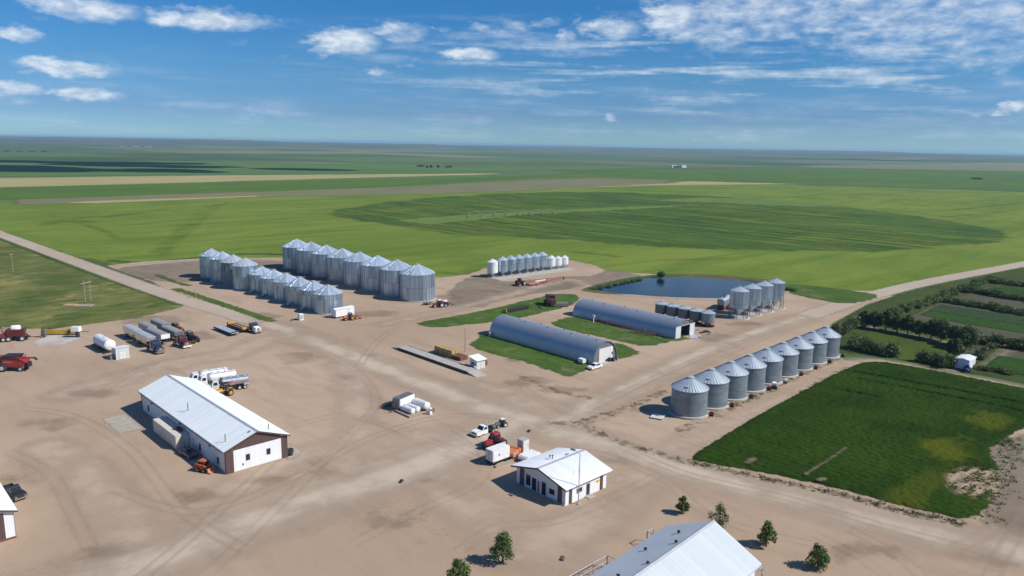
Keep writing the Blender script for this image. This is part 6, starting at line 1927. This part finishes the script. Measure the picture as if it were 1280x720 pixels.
pipe_fence('grey pipe fence pen along the left eave of the lower shed', [(68.2, 57.6), (68.2, 60.4), (77.0, 60.4), (77.0, 57.8)], 1.9)
pipe_fence('short grey pipe fence by the far corner of the lower shed', [(86.0, 57.6), (86.0, 60.2), (87.6, 60.2)], 2.3)
pipe_fence('grey pipe fence farther left beyond the pen of the lower shed', [(61.0, 57.8), (61.0, 60.8), (67.0, 60.8)], 1.9)
pipe_fence('pale pipe fence at the right end of the lower shed', [(87.9, 48.4), (91.0, 48.4), (91.0, 44.4), (89.8, 43.9)], 2.0)
for i, (x, y, rz, lb) in enumerate([(80.2, 59.2, 0.8, 'dark feed tub beside the pipe fences of the lower shed'), (72.3, 59.2, 0.2, 'black water trough inside the pipe pen'), (75.6, 58.8, 0.3, 'pale plank floor inside the pipe pen'), (81.8, 58.6, -0.2, 'two timber rails lying beside the lower shed')]):
    mb = MB()
    if i < 2:
        mb.box(0, 0, 0.03, 1.4, 0.8, 0.5, rz, 1.1, 0.1).box(0.2, 0.9, 0.03, 0.5, 0.4, 0.3, rz)
    else:
        mb.box(0, 0, 0.03, 3.0, 0.3, 0.15, rz).box(0.2, 0.6, 0.03, 3.0, 0.3, 0.15, rz + 0.1)
    tag(mb.build(('feed_tub', 'water_trough', 'plank_floor', 'timber_rails')[i], (BLACK, BLACK, WOOD, WOOD)[i]), lb, ('feed tub', 'water trough', 'planks', 'timber')[i]).location = (x, y, 0)

# centre pivot irrigation far out in the crop
xa, ya = G(586, 272)
xb, yb = G(692, 268)
L = math.hypot(xb - xa, yb - ya)
t = T('pivot_irrigator', 'long thin centre pivot irrigator spanning the distant green crop', 'irrigator', xa, ya, math.atan2(yb - ya, xb - xa))
N = 7
for k in range(N):
    u0, u1 = L * k / N, L * (k + 1) / N
    mb = MB()
    seg = 6
    for q in range(seg):
        a, b = q / seg, (q + 1) / seg
        za, zb = 3.8 + 0.9 * math.sin(PI * a), 3.8 + 0.9 * math.sin(PI * b)
        mb.rod((u0 + (u1 - u0) * a, 0, za), (u0 + (u1 - u0) * b, 0, zb), 0.09, n=6, caps=False)
        for s in (-0.7, 0.7):
            mb.rod((u0 + (u1 - u0) * a, s, za - 0.9), (u0 + (u1 - u0) * b, s, zb - 0.9), 0.05, n=4, caps=False)
            mb.rod((u0 + (u1 - u0) * a, s, za - 0.9), (u0 + (u1 - u0) * a, 0, za), 0.05, n=4, caps=False)
    mb.build('span', GREYP, t)
    mb = MB()
    for s in (-1, 1):
        mb.rod((u1, s * 2.2, 0.7), (u1, 0, 3.9), 0.09, n=5)
    mb.rod((u1, -2.2, 0.7), (u1, 2.2, 0.7), 0.1, n=5)
    tw = mb.build('tower', GREYP, t)
    wheel(tw, u1, -2.2, 0.7, 0.35)
    wheel(tw, u1, 2.2, 0.7, 0.35)
MB().rod((0, 0, 0), (0, 0, 4.2), 0.2, n=8).build('pivot_post', LGREY, t)
mb = MB()
mb.box(0, 0, 0.0, 3.0, 1.6, 1.5)
mb.build('control_box', GREYP, t)

# ------------------------------------------------------------------ vegetation
def leaf_mat(name, c, var=0.45):
    t = NT(name)
    r = t.n('ShaderNodeNewGeometry').outputs['Random Per Island']
    col = t.ramp(r, [(0.0, scl(c, 1 - var)), (0.5, c), (1.0, scl(c, 1 + var))])
    col = t.mix(t.math('MULTIPLY', t.rand(), 0.35), col, (0.10, 0.11, 0.045))
    d = t.bsdf(base=col, rough=0.6, spec=0.25)
    tr = t.n('ShaderNodeBsdfTranslucent', {'Color': t.mix(0.5, col, (0.12, 0.20, 0.03))}).outputs[0]
    return t.out(t.n('ShaderNodeMixShader', {0: 0.30, 1: d, 2: tr}).outputs[0])


LEAF = leaf_mat('leaf_green', (0.100, 0.150, 0.042))
LEAF_D = leaf_mat('leaf_dark', (0.050, 0.080, 0.024))
LEAF_G = leaf_mat('leaf_grey', (0.085, 0.105, 0.058))
LEAF_Y = leaf_mat('leaf_olive', (0.085, 0.110, 0.034))
BARK = paint('bark', (0.11, 0.085, 0.062), 0.9, 0, 0.1, 4)


def crown_mesh(name, lumps, nleaf, size, rng, mat, parent):
    """leaf faces strewn through overlapping clumps; denser towards each clump's skin"""
    L = np.array([(*c, *r) for c, r in lumps], float)
    wgt = L[:, 3] * L[:, 4] + L[:, 4] * L[:, 5]
    pick = rng.choice(len(L), nleaf, p=wgt / wgt.sum())
    d = rng.normal(size=(nleaf, 3))
    d /= np.linalg.norm(d, axis=1)[:, None]
    rad = rng.random(nleaf) ** 0.42 * (1 + rng.normal(size=nleaf) * 0.10)
    c = L[pick, :3] + d * L[pick, 3:] * rad[:, None]
    nrm = d + rng.normal(size=(nleaf, 3)) * 0.7 + np.array([0, 0, 0.35])
    nrm /= np.linalg.norm(nrm, axis=1)[:, None]
    up = rng.normal(size=(nleaf, 3))
    u = np.cross(nrm, up)
    u /= np.linalg.norm(u, axis=1)[:, None]
    v = np.cross(nrm, u)
    s = size * (0.6 + 0.8 * rng.random(nleaf))[:, None]
    q = np.stack([c - u * s * 0.5, c + v * s * 0.38 + nrm * s * 0.06, c + u * s * 0.62, c - v * s * 0.38 + nrm * s * 0.06], 1)
    q[..., 2] = np.maximum(q[..., 2], 0.03)
    me = bpy.data.meshes.new(name)
    me.vertices.add(nleaf * 4)
    me.vertices.foreach_set('co', q.ravel())
    me.loops.add(nleaf * 4)
    me.loops.foreach_set('vertex_index', np.arange(nleaf * 4, dtype=np.int32))
    me.polygons.add(nleaf)
    me.polygons.foreach_set('loop_start', (np.arange(nleaf) * 4).astype(np.int32))
    me.update(calc_edges=True)
    me.materials.append(mat)
    o = bpy.data.objects.new(name, me)
    COL.objects.link(o)
    o.parent = parent
    return o


def tree(name, label, cat, x, y, h, w, trunk_h, mat, nleaf, size, seed, group=None, conical=0.3):
    rng = np.random.default_rng(seed)
    t = T(name, label, cat, x, y, rng.random() * 6, group)
    lumps, tips = [], []
    n = int(9 + w * 2)
    ch = h - trunk_h
    for k in range(n):
        f = (k + 0.5) / n
        z = trunk_h + ch * (0.10 + 0.80 * f)
        prof = math.sin(PI * min(1, 0.18 + f * 0.80)) ** 0.7 * (1 - conical * f)
        rr = w * 0.5 * prof * (0.45 + 0.35 * rng.random())
        a = k * 2.4 + rng.random()
        s = w * (0.15 + 0.10 * rng.random()) * (1 - 0.3 * f)
        cpos = (rr * math.cos(a), rr * math.sin(a), z)
        lumps.append((cpos, (s, s, s * (0.8 + 0.5 * rng.random()))))
        tips.append(cpos)
    lumps.append(((0, 0, h - ch * 0.14), (w * 0.12, w * 0.12, ch * 0.15)))
    mb = MB()
    b = (rng.normal() * 0.06, rng.normal() * 0.06)
    r0 = 0.05 + h * 0.016
    mb.rod((0, 0, 0), (b[0], b[1], trunk_h), r0 * 1.25, r0, n=8)
    mb.rod((b[0], b[1], trunk_h), (b[0] * 1.5, b[1], trunk_h + ch * 0.7), r0, r0 * 0.25, n=7)
    for c in tips[::2]:
        zz_ = trunk_h + max(0.0, (c[2] - trunk_h) * 0.45)
        mb.rod((b[0], b[1], zz_), (c[0] * 0.85, c[1] * 0.85, c[2]), r0 * 0.42, r0 * 0.1, n=5)
    mb.build('trunk', BARK, t)
    crown_mesh('crown', lumps, nleaf, size, rng, mat, t)
    return t


for i, (px, py, h, w_, m, lb, nl) in enumerate([
        (628, 704, 4.6, 4.3, LEAF, 'dark leafy young tree with a dark shadow, right of the lowest tree', 2000), (573, 741, 5.0, 3.9, LEAF, 'young tree cut by the bottom edge of the frame', 1700),
        (853, 642, 3.0, 2.5, LEAF_Y, 'smallest young tree, behind the far end of the lower shed', 1000), (899, 662, 4.3, 3.8, LEAF_G, 'thin grey green young tree just behind the lower shed ridge', 1300),
        (958, 683, 3.9, 3.6, LEAF, 'dark cone shaped young tree right of the lower shed roof', 1700), (1022, 710, 3.5, 3.7, LEAF, 'dark round young tree on the open dirt farthest right', 1700)]):
    x, y = G(px, py)
    tree('young_tree', lb, 'tree', x, y, h, w_, h * 0.16, m, nl, 0.26 if i != 3 else 0.2, 40 + i, 'young trees around the lower shed', 0.35 if i != 4 else 0.6)

rowp = [(1081, 409), (1093, 411), (1107, 413.5), (1121, 416), (1134, 418.5), (1149, 421.5), (1163, 424), (1176, 427)]
for i, (px, py) in enumerate(rowp):
    x, y = G(px, py)
    tree('shelter_tree', f'broad dark shelter tree, {ORD[i]} from the left of the row behind the mown lawn', 'tree', x, y, 5.5 + (i * 37 % 5) * 0.35, 5.3 + (i * 53 % 4) * 0.5, 1.5, (LEAF_D, LEAF, LEAF_D, LEAF_Y)[i % 4] if i != 1 else LEAF_G, 1900, 0.48, 80 + i, 'row of shelter trees', 0.15)
for i, (px, py, h, w_, m, lb) in enumerate([(1207, 437, 7.4, 8.5, LEAF_Y, 'largest spreading olive green tree at the right end of the tree row'), (1193, 432, 6.2, 6.2, LEAF, 'mid green tree just left of the largest spreading tree'), (1192, 447, 5.5, 5.2, LEAF_D, 'dark bushy tree casting shadow on the mown lawn above the rounded bushes')]):
    x, y = G(px, py)
    tree('shelter_tree', lb, 'tree', x, y, h, w_, 1.4, m, 2600, 0.5, 120 + i, None, 0.15)


def bush(label, x, y, h, w_, mat, seed, group, nleaf=620, size=0.5, name='bush'):
    rng = np.random.default_rng(seed)
    t = T(name, label, 'bush', x, y, 0, group)
    lumps = []
    for k in range(6):
        a = rng.random() * 6.28
        rr = w_ * 0.28 * rng.random() ** 0.5 * 1.4
        s = w_ * (0.24 + 0.12 * rng.random())
        lumps.append(((rr * math.cos(a), rr * math.sin(a), h * (0.32 + 0.3 * rng.random())), (s, s, h * (0.28 + 0.14 * rng.random()))))
    mb = MB()
    for k in range(4):
        a = k * 1.6 + rng.random()
        mb.rod((0.1 * math.cos(a), 0.1 * math.sin(a), 0), (w_ * 0.22 * math.cos(a), w_ * 0.22 * math.sin(a), h * 0.7), 0.06, 0.02, n=5)
    mb.build('stem', BARK, t)
    crown_mesh('foliage', lumps, nleaf, size, rng, mat, t)
    return t


def bush_row(p0, p1, n, h, w_, mats, what, group, seed, jit=0.6, nleaf=560, size=0.5):
    a, b = Vector((*G(*p0), 0)), Vector((*G(*p1), 0))
    rng = np.random.default_rng(seed)
    for k in range(n):
        q = a.lerp(b, k / max(1, n - 1))
        kk = ORD[k] if k < 16 else None
        lb = what % kk
        bush(lb, q.x + rng.normal() * jit, q.y + rng.normal() * jit, h * (0.8 + 0.4 * rng.random()), w_ * (0.85 + 0.35 * rng.random()), mats[int(rng.integers(len(mats)))], seed * 50 + k, group, nleaf, size)


bush_row((1056, 434), (1119, 447), 8, 4.4, 4.4, (LEAF, LEAF_G, LEAF_D, LEAF_Y), 'tall bush beside the last squat bin, %s from the left of its hedge', 'bushes in the hedge by the last squat bin', 3)
bush_row((1046, 420), (1078, 409), 5, 4.0, 4.2, (LEAF_G, LEAF_Y, LEAF), 'grey green bush by the road edge behind the bins, %s from the left', 'grey green bushes behind the last bin', 4)
bush_row((1153, 452), (1182, 459), 5, 3.9, 4.4, (LEAF_D, LEAF, LEAF_Y), 'rounded bush in the clump left of the white garden shed, %s from its left end', 'rounded bushes left of the garden shed', 5)
bush_row((1120, 394), (1176, 374), 12, 2.6, 5.0, (LEAF, LEAF_Y, LEAF), 'roadside bush along the gravel road, %s from the tree row', 'bushes along the road', 6)
bush_row((1180, 372), (1240, 350), 13, 2.4, 5.0, (LEAF, LEAF_Y, LEAF_D), 'roadside bush along the far stretch of gravel road, %s from the near end', 'bushes along the far road', 7)
bush_row((1173, 376), (1300, 397), 16, 2.6, 5.4, (LEAF_D, LEAF_D, LEAF), 'dark windbreak bush above the grey green bed, %s from its left end', 'bushes in the dark windbreak', 8)
bush_row((1209, 365), (1310, 381), 14, 2.8, 5.6, (LEAF_D, LEAF_D), 'dark windbreak bush in the middle hedge line, %s from its left end', 'bushes in the middle windbreak', 9)
bush_row((1244, 353.5), (1310, 362), 10, 2.6, 5.6, (LEAF_D, LEAF), 'dark windbreak bush in the farthest hedge line, %s from its left end', 'bushes in the far windbreak', 10)
bush_row((1222, 428), (1305, 441), 13, 3.4, 5.0, (LEAF_D, LEAF_D, LEAF), 'dark hedge bush right of the largest spreading tree, %s from its left end', 'bushes in the hedge right of the trees', 11)
bush_row((1217, 460), (1262, 468), 7, 1.4, 2.4, (LEAF_D, LEAF), 'low bush along the track right of the garden shed, %s from the shed', 'low bushes right of the garden shed', 12, 0.3, 300, 0.4)
bush_row((1222, 449), (1240, 434), 5, 2.0, 2.8, (LEAF_Y, LEAF), 'small light bush between the tilled plots, %s from the garden shed', 'small bushes between the plots', 13, 0.3, 300, 0.4)
x, y = G(827, 348)
bush('single dark bush on the far bank of the pond', x, y, 3.6, 4.4, LEAF_D, 777, None, 700, 0.45)
bush_row((742, 362), (800, 350), 12, 0.9, 2.6, (LEAF, LEAF_Y), 'low bank plant on the left shore of the pond, %s from the near end', 'low plants on the left pond shore', 14, 0.4, 160, 0.4)
bush_row((945, 357), (992, 364), 10, 1.4, 3.0, (LEAF_D, LEAF_Y, LEAF), 'low bank plant behind the legged bins, %s from the left', 'low plants on the right pond shore', 15, 0.5, 200, 0.4)


# scattered weeds and stones on the dirt: nobody could count them
def scatter(name, label, pts, mat, size, tall, kind):
    V, F = [], []
    for (x, y) in pts:
        n = 5 if tall else 1
        for k in range(n):
            a = random.random() * 6.28
            s = size * random.uniform(0.5, 1.5)
            dx, dy = random.uniform(-.3, .3), random.uniform(-.3, .3)
            o = len(V)
            if tall:
                V += [(x + dx - s * .3 * math.cos(a), y + dy - s * .3 * math.sin(a), 0.02), (x + dx + s * .3 * math.cos(a), y + dy + s * .3 * math.sin(a), 0.02), (x + dx * 2.2 + s * .4 * math.sin(a), y + dy * 2.2 - s * .4 * math.cos(a), s * 0.9)]
                F.append((o, o + 1, o + 2))
            else:
                for q in range(5):
                    b = a + q * 1.257
                    V.append((x + s * math.cos(b), y + s * math.sin(b), 0.01))
                V.append((x, y, s * 0.7))
                F += [(o + q, o + (q + 1) % 5, o + 5) for q in range(5)]
    mb = MB()
    mb.v, mb.f = V, F
    o = mb.build(name, mat, flat=True)
    o['kind'] = 'stuff'
    o['label'] = label
    o['category'] = kind
    return o


pts = []
while len(pts) < 1500:
    px, py = random.uniform(20, 1270), random.uniform(400, 719)
    x, y = G(px, py)
    if (math.sin(x * 0.11) + math.sin(y * 0.09 + 1) + random.uniform(-1, 1)) > 1.0:
        pts.append((x, y))
scatter('stones', 'loose stones scattered on the dirt yard', pts, WOOD, 0.10, False, 'stones')
pts = []
for _ in range(900):
    x, y = G(random.uniform(866, 1225), random.uniform(560, 655))
    pts.append((x, y))
def near_line(pl, spread, n):
    out = []
    g = GL(pl)
    for _ in range(n):
        k = random.randrange(len(g) - 1)
        u = random.random()
        out.append((g[k][0] * (1 - u) + g[k + 1][0] * u + random.gauss(0, spread), g[k][1] * (1 - u) + g[k + 1][1] * u + random.gauss(0, spread)))
    return out
w_pts = near_line([(868, 578), (950, 596), (1050, 618), (1130, 639), (1205, 655)], 0.6, 200) + near_line([(722, 530), (790, 557), (868, 580)], 0.5, 24) + near_line([(716, 531), (800, 503)], 0.6, 12) + near_line([(905, 514), (985, 476), (1050, 446)], 0.5, 120) + near_line([(1215, 650), (1240, 610), (1262, 560), (1250, 545)], 1.6, 420)
scatter('weeds', 'low weeds along the edges of the crop plot', w_pts, LEAF_D, 0.30, True, 'weeds')


# ------------------------------------------------------------------ far farmsteads
def farmstead(label, px, py, n, white, seed, bw=16):
    rng = random.Random(seed)
    x, y = G(px, py)
    t = T('farmstead', label, 'farmstead', x, y, R(rng.uniform(-30, 30)))
    for k in range(n):
        dx, dy = (k - n / 2) * bw * 1.8, rng.uniform(-10, 10)
        w_, d_, h_ = bw * rng.uniform(.7, 1.2), bw * 0.7, rng.uniform(4, 6)
        b = MB().box(dx, dy, 0, w_, d_, h_).build('building', WHITE if white else BROWN, t)
        MB().prism([(dy - d_ * .55, h_ + 0.02), (dy + d_ * .55, h_ + 0.02), (dy, h_ + 2.6)], 'x', dx - w_ * .53, dx + w_ * .53).build('roof', LGREY if white else GREYP, b)
    return t


farmstead('tiny white farm buildings on the far plain right of centre', 854, 209.5, 2, True, 1, 16)
farmstead('tiny dark buildings on the far plain near the centre', 545, 209.5, 3, False, 2, 10)
farmstead('tiny dark buildings on the far plain at upper left', 40, 190, 4, False, 3, 22)
farmstead('tiny pale farm buildings near the horizon at upper left', 178, 184.5, 3, True, 4, 40)
for i, (px, py, lb) in enumerate([(527, 208.5, 'dark tree clump left of the far central buildings'), (560, 209.6, 'dark tree clump right of the far central buildings'), (1222, 224.5, 'dark tree clump on the far green field at the right'), (846, 209.8, 'dark tree clump beside the far white buildings')]):
    x, y = G(px, py)
    d = math.hypot(x, y)
    bush(lb, x, y, 6, 0.008 * d + 8, LEAF_D, 900 + i, None, 260, 2.2, name='tree_clump')

# fair-weather clouds high overhead (out of view) that darken strips of the far fields
_t = NT('cloud_white')
CLOUD = _t.out(_t.n('ShaderNodeMixShader', {0: 0.5, 1: _t.n('ShaderNodeBsdfDiffuse', {'Color': (0.8, 0.8, 0.82, 1)}).outputs[0], 2: _t.n('ShaderNodeBsdfTranslucent', {'Color': (0.8, 0.8, 0.82, 1)}).outputs[0]}).outputs[0])
for i, (px, py, rx, ry) in enumerate([(80, 210.8, 270, 120), (190, 207.5, 170, 50), (100, 203.5, 260, 110), (405, 212.3, 60, 24), (1120, 201.5, 500, 150)]):
    x, y = G(px, py)
    hcl = 1600.0
    k = hcl / SUN_DIR.z
    cxw, cyw = x + SUN_DIR.x * k, y + SUN_DIR.y * k
    yaw = -R(43.7)
    rng = np.random.default_rng(300 + i)
    mb = MB()
    for q in range(16):
        u, v = rng.uniform(-1, 1), rng.normal() * 0.45
        s = (1 - abs(u) * 0.6)
        ox_, oy_ = u * rx, v * ry
        mb.ell((ox_ * math.cos(yaw) - oy_ * math.sin(yaw), ox_ * math.sin(yaw) + oy_ * math.cos(yaw), rng.uniform(0, 60)), (rx * 0.20 * s + 30, ry * 0.40 * s + 20, 60 * s + 20), 12, 7)
    o = mb.build('cloud', CLOUD)
    o.location = (cxw, cyw, hcl)
    o['kind'] = 'stuff'
